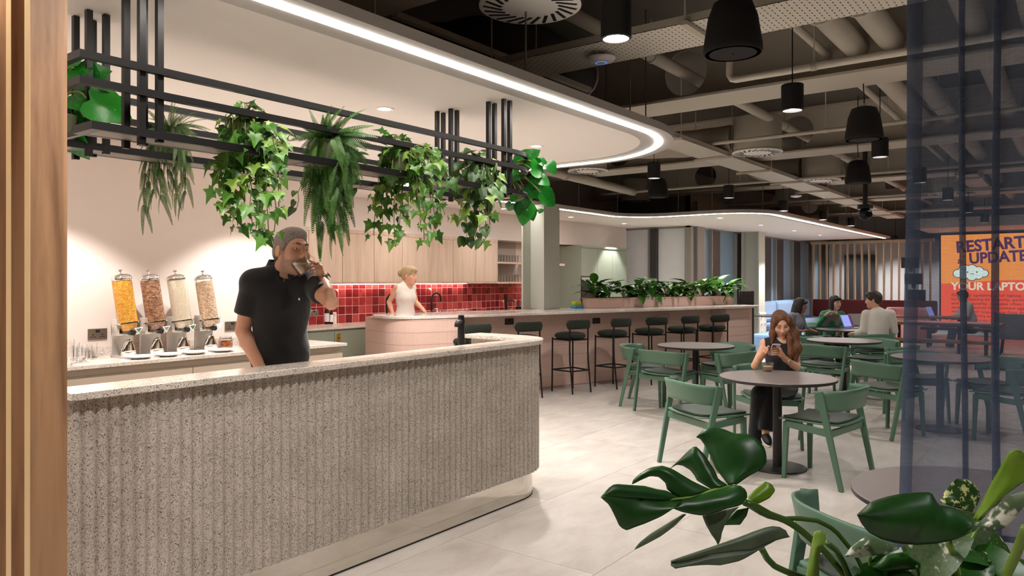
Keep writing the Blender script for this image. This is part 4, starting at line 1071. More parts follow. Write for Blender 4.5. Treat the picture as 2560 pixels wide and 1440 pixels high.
def duct(pts, r, lab, mat=DUCT):
    c = V(pts[0]); t = thing('air_duct', lab, 'duct', c); P2 = [V(p) - c for p in pts]
    # smooth through the points
    out = []
    for i in range(len(P2) - 1):
        p0, p1, p2, p3 = P2[max(i - 1, 0)], P2[i], P2[i + 1], P2[min(i + 2, len(P2) - 1)]
        for k in range(8):
            s = k / 8; out.append(.5 * ((2 * p1) + (p2 - p0) * s + (2 * p0 - 5 * p1 + 4 * p2 - p3) * s * s + (3 * p1 - p0 - 3 * p2 + p3) * s ** 3))
    out.append(P2[-1]); MB().tube(out, [r * (1 + .02 * math.sin(k * 1.7)) for k in range(len(out))], 18).build('duct_run', mat, t, smooth=60)
    d = (out[-1] - out[-2]).normalized(); MB().cyl(out[-1] - d * .03, out[-1] + d * .0, r * 1.05, n=20).build('end_collar', STEELP, t, smooth=40)
SWB = P('diffuser_white', (246, 242, 236), .5)
def diffuser(x, y, z, r, lab, plen=.42):
    t = thing('swirl_diffuser', lab, 'air diffuser', (x, y, z), 0, 'swirl diffusers')
    MB().lathe([(r - .015, .02), (r - .015, plen), (r * .9, plen + .02), (0, plen + .02)], n=44).build('plenum', STEELP, t, smooth=40)
    MB().lathe([(0, .004), (r - .01, .004), (r, .010), (r, .02), (r - .02, .022), (0, .022)], n=44).build('face_plate', SWB, t, smooth=40)
    sl = MB().box((-.019, .0, -.0015), (.019, .17, .0005)).build('slot', BLACKM, t)
    n = 22
    for k in range(n):
        a = 2 * math.pi * k / n; o = sl if k == 0 else inst(sl, 'slot', (0, 0, 0), parent=t)
        o.location = (math.cos(a) * r * .56, math.sin(a) * r * .56, .0035); o.rotation_euler = (0, 0, a - R(90) + R(42)); o.scale = (r / .3 * .55, r / .3 * .74, 1)
diffuser(3.56, 2.56, 3.12, .30, 'large white swirl diffuser cut by the top picture edge', .2)
diffuser(9.16, 3.145, 3.08, .30, 'drum-shaped swirl diffuser in the middle of the ceiling')
diffuser(12.34, 3.23, 3.08, .30, 'drum-shaped swirl diffuser beyond the middle one, by the small speaker')
diffuser(9.3, 5.66, 3.09, .29, 'swirl diffuser right of the rounded canopy end')
diffuser(13.5, 7.1, 3.1, .30, 'swirl diffuser just above the curved kitchen canopy')
diffuser(15.6, 1.9, 3.08, .30, 'swirl diffuser beside the curtain edge')
diffuser(8.6, -.1, 3.08, .30, 'swirl diffuser seen through the curtain')
duct([(9.16, 3.45, 3.30), (9.16, 4.1, 3.30), (9.1, 4.9, 3.35)], .17, 'round duct feeding the middle drum diffuser')
duct([(12.34, 3.53, 3.30), (12.34, 3.95, 3.30), (12.5, 4.3, 3.4), (12.9, 4.4, 3.6)], .17, 'bent round duct feeding the far drum diffuser')
duct([(3.9, 5.5, 3.5), (4.6, 4.3, 3.45), (4.7, 3.9, 3.45), (5.3, 3.75, 3.5), (6.2, 3.9, 3.5)], .22, 'dark flexible duct above the line light', DUCTD)
duct([(7.6, 7.5, 3.45), (7.7, 5.2, 3.42), (7.9, 4.9, 3.42)], .2, 'dark flexible duct behind the rounded canopy end', DUCTD)
duct([(7.6, 4.7, 3.4), (8.5, 4.75, 3.36), (9.0, 4.9, 3.35)], .19, 'lagged duct joining the middle drum diffuser', DUCT)
tag(MB().box((3.45, 3.55, 3.25), (5.9, 3.6, 3.29)).build('strut_channel', STEELP), 'slotted strut channel hung in the dark ceiling void', 'channel')

# pendant speakers and cylinder lights
SPK = P('speaker_black_cloth', (24, 22, 24), .85); SPKF = P('speaker_grille', (40, 32, 34), .7)
def speaker(x, y, z, lab):
    t = thing('pendant_speaker', lab, 'speaker', (x, y, z), 0, 'black pendant speakers')
    MB().lathe([(.143, 0), (.152, .012), (.150, .05), (.128, .19), (.100, .265), (.06, .28), (0, .282)], n=36).build('body', SPK, t, smooth=50)
    MB().lathe([(.0, .004), (.118, .004), (.122, .0), (.143, .0)], n=36, ends=False).build('grille', SPKF, t, smooth=40)
    MB().box((-.012, -.003, .0), (.012, .003, .0035)).build('badge', LIP, t)
    MB().tube([V(0, 0, .28), V(.01, 0, .36), V(0, .005, .45), V(0, 0, 3.8 - z)], .005, 6).build('cable', BLACKM, t); MB().cyl((0, 0, .28), (0, 0, .31), .016, n=10).build('hook', LIP, t)
for (px, py), lab in zip(((1832, 135), (2160, 350), (2145, 458), (1645, 494)), ('largest black pendant speaker, cut by the top picture edge', 'black pendant speaker left of the curtain', 'smaller black pendant speaker above the far dining tables', 'small black pendant speaker right of the column')):
    q = onz(px, py, 2.72); speaker(q.x, q.y, 2.72, lab)
def pendant(x, y, z, lab, power=70, r=.078, h=.19):
    t = thing('pendant_light', lab, 'pendant light', (x, y, z), 0, 'black cylinder pendant lights')
    MB().lathe([(r * .80, .028), (r * .86, 0), (r, .004), (r, h - .004), (r - .005, h), (0, h)], n=36, ends=False).build('shade', BLACKM, t, smooth=35)
    MB().lathe([(0, .026), (r * .82, .026)], n=30, ends=False).build('lens', emit('pendant_lens', (255, 247, 238), 45.) if 'pendant_lens' not in MATS else MATS['pendant_lens'], t)
    MB().cyl((0, 0, h), (0, 0, (3.178 if .6 < x < 3.27 else 3.8) - z), .0045, n=6).build('cord', BLACKM, t)
    if power: spot('pendant_lamp', (0, 0, .015), power, 128, .75, .028, parent=t, col=(1, .98, .95))
plabs = {0: 'largest black cylinder pendant, near the top edge', 1: 'black cylinder pendant above the cup table', 2: 'black cylinder pendant beside the curtain, left of a speaker', 3: 'small cylinder pendant right of the canopy end', 4: 'small cylinder pendant before the curved canopy', 5: 'tiny cylinder pendant above the canopy edge, left of two', 6: 'tiny cylinder pendant above the canopy edge, middle', 7: 'tiny cylinder pendant farthest along the canopy edge'}
for i, (px, py) in enumerate(((1540, 98), (1981, 277), (2200, 393), (1635, 446), (1822, 495), (1958, 528), (2057, 550), (2128, 565))):
    q = onz(px, py, 2.76); pendant(q.x, q.y, 2.76, plabs[i], 33 if i < 3 else 44)
pendant(1.32, 1.86, 2.86, 'cylinder pendant beside the wooden fins, above the picture', 75)
for i, (x, y) in enumerate(((.2, 1.5), (10.7, 1.6), (13.3, 1.6), (16, 1.6), (19, 1.6), (3.3, -1), (5.6, -1), (8.2, -1), (10.8, -1), (14, -1), (1., -1.2), (18, -1))):
    pendant(x, y, 2.76, 'cylinder pendant of the rows beyond the curtain and behind the camera', 75 if y < 0 else 40)

# wireless discs and a camera
APW = P('access_point_white', (226, 222, 226), .35)
def apdisc(px, py, z, lab):
    q = onz(px, py, z); t = thing('wireless_disc', lab, 'access point', (q.x, q.y, z))
    MB().lathe([(0, 0), (.05, .002), (.085, .014), (.098, .03), (.098, .036), (0, .036)], n=36).build('dome', APW, t, smooth=50)
    MB().lathe([(.036, -.001), (.040, .0)], n=28, ends=False).build('status_ring', emit('status_blue', (80, 150, 255), .6) if 'status_blue' not in MATS else MATS['status_blue'], t)
    MB().cyl((0, 0, .036), (0, 0, .10), .02, n=10).build('bracket', STEELP, t)
apdisc(1503, 158, 3.03, 'white wireless disc under the near cable tray'); apdisc(1990, 494, 3.02, 'white wireless disc under the long cable tray')
q = at(2163, 548, 9.8); t = thing('ceiling_camera', 'black tracking camera on a pole below the ceiling', 'camera', (q.x, q.y, 2.30))
q.z = 2.3; MB().ell((0, 0, .09), (.085, .085, .085)).build('ball', BLACK, t, smooth=60); MB().lathe([(.095, .16), (.095, .21), (.03, .22), (.03, 1.5), (0, 1.5)], n=20).build('mount', BLACKM, t, smooth=40); MB().cyl((-.06, -.05, .08), (-.09, -.075, .075), .035, n=14).build('lens', P('lens_glass', (12, 12, 16), .05), t)

# ------------------------------------------------------------------ big LED screen behind the curtain
def textmesh(s, size, bold=0.):
    cu = bpy.data.curves.new('lettering', 'FONT'); cu.body = s; cu.size = size; cu.offset = bold; cu.align_x = 'LEFT'; cu.fill_mode = 'FRONT'; cu.resolution_u = 3
    ob = bpy.data.objects.new('lettering', cu); COL.objects.link(ob)
    dg = bpy.context.evaluated_depsgraph_get(); me = bpy.data.meshes.new_from_object(ob.evaluated_get(dg))
    bpy.data.objects.remove(ob); bpy.data.curves.remove(cu); return me
SX = 24.0; SY0, SY1 = 3.06, -1.4; SZ0, SZ1 = .23, 2.77
ls = thing('led_screen', 'huge orange and red screen reading restart update your laptop', 'screen', (SX, SY0, SZ0))
ORG = emit('screen_orange', (246, 150, 66), 1.25); RED = emit('screen_red', (240, 84, 52), 1.25); PUR = emit('screen_purple', (92, 50, 96), .9); CRM = emit('screen_cream', (244, 226, 190), 1.2); MAR = emit('screen_maroon', (128, 32, 40), .8); CLD = emit('screen_cloud', (226, 244, 226), 1.2); OUT = emit('screen_outline', (120, 60, 70), .7)
Wd, Hd = SY0 - SY1, SZ1 - SZ0
def sp(a, b, e=0): return V(-.001 - e, -a, b)      # screen coordinates: a to the right, b up
MB().box((0, -Wd - .04, -.04), (.08, .04, Hd + .04)).build('bezel', BLACKM, ls)
MB().add([sp(0, 0), sp(Wd, 0), sp(Wd, Hd), sp(0, Hd)], [(0, 1, 2, 3)]).build('display', ORG, ls)
pts = [sp(0, 0, .002)] + [sp(Wd, 0, .002)] + [sp(Wd * (1 - k / 30), 1.22 + .05 * math.sin(3.1 * (1 - k / 30) * 2 - .9) + .04 * (1 - k / 30), .002) for k in range(31)]
MB().add(pts, [tuple(range(len(pts)))]).build('red_wave', RED, ls)
def put_text(s, h, a, b, mat, rot=0, bold=0., name='lettering', width=None):
    # h cap height, a/b lower left corner, width of the whole line on the screen
    me = textmesh(s, h / .69, bold * h); me.materials.append(mat); n_ = len(me.vertices)
    co = np.empty(n_ * 3, np.float32); me.vertices.foreach_get('co', co); w0 = co[0::3].max()
    o = bpy.data.objects.new(name, me); COL.objects.link(o); o.parent = ls
    o.matrix_local = Matrix(((0, 0, -1, -.006), (-1, 0, 0, -a), (0, 1, 0, b), (0, 0, 0, 1))) @ Matrix.Rotation(R(rot), 4, 'Z') @ Matrix.Diagonal(((width / w0) if width else 1.1, 1, 1, 1))
put_text('RESTART', .30, .37, 2.05, PUR, 4, .05, width=1.60); put_text('UPDATE', .28, .68, 1.74, PUR, 3, .05, width=1.32); put_text('&', .13, .40, 1.74, PUR, 3, .03)
put_text('YOUR LAPTOP', .20, .25, 1.02, CRM, 0, .05, width=1.86)
for k, s in enumerate(('Regularly updating your laptop is critical', 'for maintaining its security, performance', 'and functionality. Updates often include', 'security patches that protect against', 'malware and viruses, bug fixes that', 'improve stability and performance,', 'and new features for the user.')):
    put_text(s, .070, .25, .84 - k * .113, MAR, 0, .01, 'small_lettering', width=len(s) * .0505)
def disc(a, b, r, mat, name, e, ry=None):
    MB().add([sp(a + r * math.cos(2 * math.pi * k / 28), b + (ry or r) * math.sin(2 * math.pi * k / 28), e) for k in range(28)], [tuple(range(28))]).build(name, mat, cl)
cl = MB().add([sp(.44, 1.40, .003), sp(1.04, 1.40, .003), sp(1.04, 1.54, .003), sp(.44, 1.54, .003)], [(0, 1, 2, 3)]).build('cloud', CLD, ls)
for i, (a, b, r) in enumerate(((.41, 1.47, .105), (.57, 1.56, .14), (.74, 1.57, .13), (.90, 1.53, .115), (1.03, 1.47, .09), (.55, 1.40, .09), (.74, 1.39, .11), (.90, 1.41, .09))):
    disc(a, b, r + .018, OUT, 'cloud_outline', .0028); disc(a, b, r, CLD, 'cloud_lobe', .004 + i * .0001)
for a in (.64, .86): disc(a, 1.505, .020, PUR, 'cloud_eye', .0056)
MB().tube([sp(.75 + .045 * math.cos(R(200 + 140 * k / 8)), 1.485 + .028 * math.sin(R(200 + 140 * k / 8)), .0058) for k in range(9)], .008, 4).build('cloud_smile', PUR, cl)
# fascia over the screen, second soffit
fa = thing('ceiling_canopy', 'pale canopy edge above the orange screen', 'canopy', (22.2, .4, 2.86))
MB().box((-.3, -3.2, 0), (2.2, 3.0, .25)).build('soffit_board', CEILW, fa)
# dark shelving with small boxes left of the screen
for i in range(3):
    t = thing('monitor_arm', ['dark wall monitor left of the screen, top one', 'dark wall monitor left of the screen, middle one', 'dark wall monitor left of the screen, lowest one'][i], 'monitor', (23.2, 3.55 + .08 * i, .95 + .45 * i))
    MB().box((0, -.22, 0), (.05, .22, .3)).build('panel', BLACKM, t, bevel=.005); MB().box((.05, -.05, -.1 if i else -.95), (.12, .05, .2)).build('stand', BLACK, t)

# ------------------------------------------------------------------ sheer curtain
def sheer():
    m, nt, b = mk('sheer_blue_linen'); v = coords(nt, 'Object', (1, 1, 1))
    b.inputs['Base Color'].default_value = (*lin((80, 92, 114)), 1); b.inputs['Roughness'].default_value = .9
    n1 = nd(nt, 'ShaderNodeTexNoise', i_Vector=nd(nt, 'ShaderNodeVectorMath', operation='MULTIPLY', i_0=v, i_1=(25., 25., 1100.)).outputs[0], i_Scale=1., i_Detail=3.)
    n2 = nd(nt, 'ShaderNodeTexNoise', i_Vector=nd(nt, 'ShaderNodeVectorMath', operation='MULTIPLY', i_0=v, i_1=(1100., 1100., 12.)).outputs[0], i_Scale=1., i_Detail=3.)
    s = nd(nt, 'ShaderNodeMath', operation='ADD', i_0=n1.outputs[0], i_1=nd(nt, 'ShaderNodeMath', operation='MULTIPLY', i_0=n2.outputs[0], i_1=.5).outputs[0])
    f = nd(nt, 'ShaderNodeMapRange', i_Value=s.outputs[0], i_1=.5, i_2=1.0, i_3=.58, i_4=.72)
    tp = nd(nt, 'ShaderNodeBsdfTransparent', i_Color=(.86, .89, .96, 1))
    tl_ = nd(nt, 'ShaderNodeBsdfTranslucent', i_Color=(*lin((80, 92, 114)), 1))
    ms0 = nd(nt, 'ShaderNodeMixShader', i_0=.35, i_1=b.outputs[0], i_2=tl_.outputs[0])
    ms = nd(nt, 'ShaderNodeMixShader', i_0=f.outputs[0], i_1=tp.outputs[0], i_2=ms0.outputs[0])
    nt.links.new(ms.outputs[0], nt.nodes['Material Output'].inputs[0]); return m
# plan of the cloth: gentle waves with three tight folded pleats and a doubled hem at the free edge
p0 = at(2258, 700, 2.15); plan = []
y = p0.y; x0 = p0.x
def pleat(yc, w, dpt):
    return [(x0 + dpt * .2, yc + w * .9), (x0 - dpt, yc + w * .2), (x0 - dpt * .4, yc - w * .5), (x0 + dpt * .6, yc + w * .5), (x0 + dpt, yc - w * .2), (x0 + dpt * .1, yc - w * .9)]
yc1, yc2 = onx(2407, 700, x0).y, onx(2494, 700, x0).y
plan = [(x0 + .012, y - .036), (x0 + .014, y - .012), (x0 + .006, y), (x0 - .004, y - .002), (x0 - .012, y - .018), (x0 - .006, y - .036), (x0 + .004, y - .06), (x0 + .008, y - .08)]
plan += pleat(yc1, .016, .014) + [(x0 + .006, (yc1 + yc2) / 2)] + pleat(yc2, .02, .02)
yy = yc2 - .06
while yy > -1.2: plan += [(x0 + .012 * math.sin(yy * 40), yy)] + pleat(yy - .07, .018, .016); yy -= .15
def cr(pts, n=5):
    out = []
    for i in range(len(pts) - 1):
        p = [V(*pts[max(i - 1, 0)], 0), V(*pts[i], 0), V(*pts[i + 1], 0), V(*pts[min(i + 2, len(pts) - 1)], 0)]
        for k in range(n):
            s = k / n; out.append(.5 * ((2 * p[1]) + (p[2] - p[0]) * s + (2 * p[0] - 5 * p[1] + 4 * p[2] - p[3]) * s * s + (3 * p[1] - p[0] - 3 * p[2] + p[3]) * s ** 3))
    out.append(V(*pts[-1], 0)); return out
cp = cr(plan)
cu = thing('sheer_curtain', 'sheer blue-grey curtain hanging at the right picture edge', 'curtain', (x0, p0.y, 0))
rows = []
for k in range(26):
    z = .015 + (3.12 - .015) * k / 25; f = 1 - z / 3.7; row = []
    for i, p in enumerate(cp):
        sway = .010 * math.sin(z * 2.3 + i * .05) * f + .055 * (f - .58) * max(0, 1 - i / 60)
        row.append(V(p.x - x0 + .006 * math.sin(z * 5 + i * .3) * f, p.y - p0.y + sway, z))
    rows.append(row)
m = MB(); m.grid(rows); m.build('cloth', sheer(), cu, smooth=180)
MB().box((-.03, -1.3, 3.12), (.03, .08, 3.16)).build('track', P('track_white', (210, 205, 198), .5), cu)

# ------------------------------------------------------------------ people: smooth blended bodies meshed with surface nets
class SDF:
    def __init__(s, k=.02): s.p = []; s.k = k
    def cap(s, a, b, r0, r1=None, k=None): s.p.append(('cap', np.array(a, float), np.array(b, float), r0, r0 if r1 is None else r1, k if k is not None else s.k, 1)); return s
    def flat(s, a, b, r0, r1, k=None): s.p.append(('flat', np.array(a, float), np.array(b, float), r0, r1, k if k is not None else s.k, 1)); return s
    def ell(s, c, r, M=None, k=None, sub=False): s.p.append(('ell', np.array(c, float), np.array(r, float), None if M is None else np.array(M, float), None, k if k is not None else s.k, -1 if sub else 1)); return s
    def chain(s, pts, rs, k=None):
        for i in range(len(pts) - 1): s.cap(pts[i], pts[i + 1], rs[i], rs[i + 1], k)
        return s
    def half(s, c, n, k=.004): s.p.append(('half', np.array(c, float), np.array(n, float), None, None, k, -1)); return s
    def mesh(s, h):
        lo = np.full(3, 1e9); hi = -lo
        for q in s.p:
            if q[6] < 0: continue
            if q[0] == 'ell': a = b = q[1]; r = q[2].max()
            else: a, b = q[1], q[2]; r = max(q[3], q[4])
            lo = np.minimum(lo, np.minimum(a, b) - r); hi = np.maximum(hi, np.maximum(a, b) + r)
        lo -= 4 * h; n = np.ceil((hi + 4 * h - lo) / h).astype(int) + 1
        f = np.full(n, .5, np.float32)
        ax = [lo[i] + h * np.arange(n[i]) for i in range(3)]
        for typ, A, B, r0, r1, k, sg in s.p:
            if typ == 'half': i0 = np.zeros(3, int); i1 = n
            else:
                if typ == 'ell': a = b = A; r = B.max()
                else: a, b = A, B; r = max(r0, r1)
                m = r + k + 3 * h
                i0 = np.maximum(((np.minimum(a, b) - m - lo) / h).astype(int), 0); i1 = np.minimum(((np.maximum(a, b) + m - lo) / h).astype(int) + 2, n)
            if (i1 <= i0).any(): continue
            sl = tuple(slice(i0[i], i1[i]) for i in range(3))
            X, Y, Z = np.meshgrid(*[ax[i][sl[i]] for i in range(3)], indexing='ij')
            if typ == 'ell':
                x, y, z = X - A[0], Y - A[1], Z - A[2]
                if r0 is not None: x, y, z = (r0[0][0] * x + r0[1][0] * y + r0[2][0] * z, r0[0][1] * x + r0[1][1] * y + r0[2][1] * z, r0[0][2] * x + r0[1][2] * y + r0[2][2] * z)
                k0 = np.sqrt((x / B[0]) ** 2 + (y / B[1]) ** 2 + (z / B[2]) ** 2); k1 = np.sqrt((x / B[0] ** 2) ** 2 + (y / B[1] ** 2) ** 2 + (z / B[2] ** 2) ** 2) + 1e-9
                d = k0 * (k0 - 1) / k1
            elif typ == 'half': d = -((X - A[0]) * B[0] + (Y - A[1]) * B[1] + (Z - A[2]) * B[2])
            else:
                D = B - A; L2 = (D ** 2).sum() + 1e-12
                t = ((X - A[0]) * D[0] + (Y - A[1]) * D[1] + (Z - A[2]) * D[2]) / L2
                if typ == 'cap':
                    t = np.clip(t, 0, 1); d = np.sqrt((X - A[0] - t * D[0]) ** 2 + (Y - A[1] - t * D[1]) ** 2 + (Z - A[2] - t * D[2]) ** 2) - (r0 + (r1 - r0) * t)
                else:
                    L = math.sqrt(L2); rad = np.sqrt((X - A[0] - t * D[0]) ** 2 + (Y - A[1] - t * D[1]) ** 2 + (Z - A[2] - t * D[2]) ** 2) - (r0 + (r1 - r0) * np.clip(t, 0, 1))
                    d = np.maximum(rad, np.maximum(-t * L, (t - 1) * L))
            g = f[sl]
            if sg > 0:
                hh = np.clip(.5 + .5 * (g - d) / k, 0, 1); f[sl] = g + (d - g) * hh - k * hh * (1 - hh)
            else:
                d = -d; hh = np.clip(.5 - .5 * (g - d) / k, 0, 1); f[sl] = g + (d - g) * hh + k * hh * (1 - hh)
        return surfnet(f, lo, h)
def surfnet(f, lo, h):
    ins = f < 0; n = f.shape
    c = np.zeros((n[0] - 1, n[1] - 1, n[2] - 1), np.int8)
    for dx in (0, 1):
        for dy in (0, 1):
            for dz in (0, 1): c += ins[dx:n[0] - 1 + dx, dy:n[1] - 1 + dy, dz:n[2] - 1 + dz]
    I, J, K = np.nonzero((c > 0) & (c < 8)); idx = np.full(c.shape, -1, np.int64); idx[I, J, K] = np.arange(len(I))
    acc = np.zeros((len(I), 3)); cnt = np.zeros(len(I))
    cor = [(x, y, z) for x in (0, 1) for y in (0, 1) for z in (0, 1)]
    for a in cor:
        for ax in range(3):
            if a[ax]: continue
            b = list(a); b[ax] = 1
            fa = f[I + a[0], J + a[1], K + a[2]]; fb = f[I + b[0], J + b[1], K + b[2]]
            m = (fa < 0) != (fb < 0); t = np.where(m, fa / np.where(m, fa - fb, 1), 0)
            p = np.array(a, float)[None, :].repeat(len(I), 0); p[:, ax] += t; acc[m] += p[m]; cnt[m] += 1
    vs = lo + h * (np.stack([I, J, K], 1) + acc / cnt[:, None])
    fs = []
    for ax in range(3):
        s0 = [slice(None)] * 3; s1 = [slice(None)] * 3; s0[ax] = slice(0, -1); s1[ax] = slice(1, None)
        x0, x1 = ins[tuple(s0)], ins[tuple(s1)]; E = np.argwhere(x0 != x1); b, cc = (ax + 1) % 3, (ax + 2) % 3
        E = E[(E[:, b] > 0) & (E[:, cc] > 0) & (E[:, b] < n[b] - 1) & (E[:, cc] < n[cc] - 1)]
        q = []
        for (db, dc) in ((-1, -1), (0, -1), (0, 0), (-1, 0)):
            e = E.copy(); e[:, b] += db; e[:, cc] += dc; q.append(idx[e[:, 0], e[:, 1], e[:, 2]])
        q = np.stack(q, 1); flip = ~x0[E[:, 0], E[:, 1], E[:, 2]]; q[flip] = q[flip][:, ::-1]; fs.append(q)
    return vs, np.concatenate(fs)
def mesh_obj(name, vf, mat, parent, cols=None, relax=2):
    vs, fs = vf; fs = fs[(fs >= 0).all(1)]
    for _ in range(relax):     # light smoothing
        a = np.zeros_like(vs); c = np.zeros(len(vs))
        for i, j in ((0, 1), (1, 2), (2, 3), (3, 0)):
            np.add.at(a, fs[:, i], vs[fs[:, j]]); np.add.at(c, fs[:, i], 1); np.add.at(a, fs[:, j], vs[fs[:, i]]); np.add.at(c, fs[:, j], 1)
        vs = .5 * vs + .5 * a / np.maximum(c, 1)[:, None]
    me = bpy.data.meshes.new(name); me.vertices.add(len(vs)); me.vertices.foreach_set('co', vs.astype(np.float32).ravel())
    me.loops.add(len(fs) * 4); me.loops.foreach_set('vertex_index', fs.astype(np.int32).ravel())
    me.polygons.add(len(fs)); me.polygons.foreach_set('loop_start', np.arange(0, len(fs) * 4, 4, dtype=np.int32)); me.polygons.foreach_set('loop_total', np.full(len(fs), 4, np.int32))
    me.update(calc_edges=True); me.validate(); me.materials.append(mat); me.shade_smooth()
    if cols is not None:
        at_ = me.color_attributes.new('Col', 'FLOAT_COLOR', 'POINT'); cc = np.ones((len(vs), 4), np.float32); cc[:, :3] = cols(vs); at_.data.foreach_set('color', cc.ravel())
    o = bpy.data.objects.new(name, me); COL.objects.link(o)
    if parent is not None: o.parent = parent
    return o
def skinmat():
    m, nt, b = mk('skin'); a = nd(nt, 'ShaderNodeAttribute', attribute_name='Col')
    n = nd(nt, 'ShaderNodeTexNoise', i_Vector=coords(nt, 'Object'), i_Scale=45., i_Detail=3.)
    c = mixc(nt, nd(nt, 'ShaderNodeMath', operation='MULTIPLY', i_0=n.outputs[0], i_1=.22).outputs[0], a.outputs[0], (186, 116, 90))
    nt.links.new(c, b.inputs['Base Color']); b.inputs['Roughness'].default_value = .48
    b.inputs['Subsurface Weight'].default_value = .12; b.inputs['Subsurface Radius'].default_value = (.012, .005, .003); b.inputs['Subsurface Scale'].default_value = 1.
    return m
SKIN = skinmat()
def hairmat(name, d, l, sc_=60., stretch=(1, 1, .12)):
    m, nt, b = mk(name); v = coords(nt, 'Object', tuple(sc_ * x for x in stretch))
    n = nd(nt, 'ShaderNodeTexNoise', i_Vector=v, i_Scale=2.5, i_Detail=4., i_Roughness=.7)
    nt.links.new(ramp(nt, n.outputs[0], [(.35, d), (.7, l)]), b.inputs['Base Color']); b.inputs['Roughness'].default_value = .5; bump(nt, b, n.outputs[0], .6, .01); return m
EYEW = P('eye_white', (206, 196, 188), .2); IRIS = P('iris_brown', (52, 34, 24), .1)
toC = V(-ca, -sa, 0); toR = V(sa, -ca, 0)
def facing(deg, pitch=0, roll=0):
    """rotation whose columns are person's right, forward, up; deg turns from facing the camera towards the right of the picture"""
    f = toC * math.cos(R(deg)) + toR * math.sin(R(deg)); up = V(0, 0, 1); r = f.cross(up)
    M = Matrix((r, f, up)).transposed()
    return M @ Matrix.Rotation(R(pitch), 3, 'X') @ Matrix.Rotation(R(roll), 3, 'Y')
def head(S, c, M, s=1., male=True):
    """adds a head to S; returns a function from head space to body space"""
    T = lambda x, y, z: np.array(c) + np.array(M @ V(x, y, z)) * s
    Mr = [list(M[i]) for i in range(3)]
    E = lambda p, r, k=.02, sub=False: S.ell(T(*p), [q * s for q in r], Mr, k * s, sub)
    Cp = lambda a, b, r0, r1, k=.012: S.cap(T(*a), T(*b), r0 * s, r1 * s, k * s)
    j = 1. if male else .9
    E((0, -.014, .036), (.074, .095, .083)); E((0, .028, -.025), (.061, .064, .082)); E((0, .040, -.072), (.046 * j, .046, .042), .03)
    E((0, .070, -.099), (.021 * j, .018, .016), .025)
    for q in (-1, 1):
        E((q * .040, .052, -.020), (.026, .032, .028), .03); E((q * .044, .0, -.062), (.020 * j, .034, .034), .03)
        E((q * .0315, .098, .011), (.0165, .017, .0088), .008, True)
        E((q * .078, -.008, -.004), (.009, .019, .031), .008); E((q * .084, -.005, .0), (.006, .009, .016), .006, True)
    Cp((-.036, .082, .033), (.036, .082, .033), .0095, .0095, .014) if male else Cp((-.034, .080, .034), (.034, .080, .034), .007, .007, .014)
    Cp((0, .088, .022), (0, .108, -.026), .0075, .0125 if male else .0105, .010)
    for q in (-1, 1): E((q * .0115, .099, -.031), (.0085, .010, .008), .006)
    Cp((-.019, .089, -.060), (.019, .089, -.060), .0052, .0052, .006); Cp((-.016, .090, -.0695), (.016, .090, -.0695), .0064, .0064, .006)
    for q in (-1, 1): Cp((q * .046, .072, .0185), (q * .018, .0875, .0195), .0042, .0048, .006); Cp((q * .045, .070, .002), (q * .02, .084, .0015), .0038, .0038, .006)
    return T
def eyes(par, T, M, s, look=(0, 1, 0), closed=False):
    for q in (-1, 1):
        c = T(q * .0315, .0725, .0105); m = MB(); r = .0116 * s
        if closed: continue
        m.ell(c, (r, r, r), 14, 10); e = m.build('eye', EYEW, par, smooth=180)
        d = (M @ V(*look)).normalized(); p = V(c) + d * r * .80; u, w = frame(d)
        MB().ell(V(c) + d * r * .42, (r * .68, r * .68, r * .68), 12, 8).build('iris', IRIS, e, smooth=180)
def brows(par, T, mat, r=.0042):
    for q in (-1, 1): MB().tube([V(T(q * .014, .0955, .0315)), V(T(q * .03, .0935, .0375)), V(T(q * .048, .078, .033))], [r, r * 1.05, r * .5], 6).build('eyebrow', mat, par, smooth=180)
def finger(S, k, m_, t, r=.0085):
    S.chain([k, m_, t], [r, r * .94, r * .8], .002)
def hand_grid(S, w, kn, mid, tip, thumb, pr=.022, fr=.0082):
    """w wrist, kn/mid/tip four points each, thumb three points"""
    for a, b in zip(kn, kn[1:]): S.cap(a, b, fr * 1.35, fr * 1.35, .01)
    for a in kn: S.cap(w, a, pr * .85, fr * 1.35, .016)
    for a, b, c in zip(kn, mid, tip): finger(S, a, b, c, fr)
    S.cap(w, thumb[0], pr * .8, fr * 1.5, .012); S.chain(thumb, [fr * 1.45, fr * 1.15, fr * .95], .006)
def relaxed_hand(S, w, d, pn, side, s=1., curl=.9):
    """a slightly curled hand: w wrist, d direction, pn palm normal, side towards the thumb"""
    w, d, pn, side = V(w), V(d).normalized(), V(pn).normalized(), V(side).normalized()
    kn, mi, ti = [], [], []
    for i, (o, L) in enumerate(((.024, .078), (.008, .086), (-.008, .080), (-.022, .062))):
        k = w + d * (.088 * s) + side * o * s; a = curl * (.55 + .08 * i)
        m_ = k + (d * math.cos(a * .6) + pn * math.sin(a * .6)) * L * .5 * s; t = m_ + (d * math.cos(a * 1.7) + pn * math.sin(a * 1.7)) * L * .45 * s
        kn.append(k); mi.append(m_); ti.append(t)
    th = [w + d * .035 * s + side * .03 * s, w + d * .065 * s + side * .048 * s + pn * .012 * s, w + d * .092 * s + side * .045 * s + pn * .03 * s]
    hand_grid(S, w, kn, mi, ti, th, .022 * s, .0085 * s)
class Fig:
    """a figure laid out by picture points and depth; a is its floor point"""
    def __init__(s, label, px, dep, name='person'):
        p = at(px, 700, dep); s.a = V(p.x, p.y, 0); s.dep = dep; s.root = thing(name, label, 'person', s.a)
    def j(s, px, py, tc=0.): return at(px, py, s.dep - tc) - s.a
    def z(s, px, z, tc=0.): p = at(px, 699, s.dep - tc) - s.a; p.z = z; return p
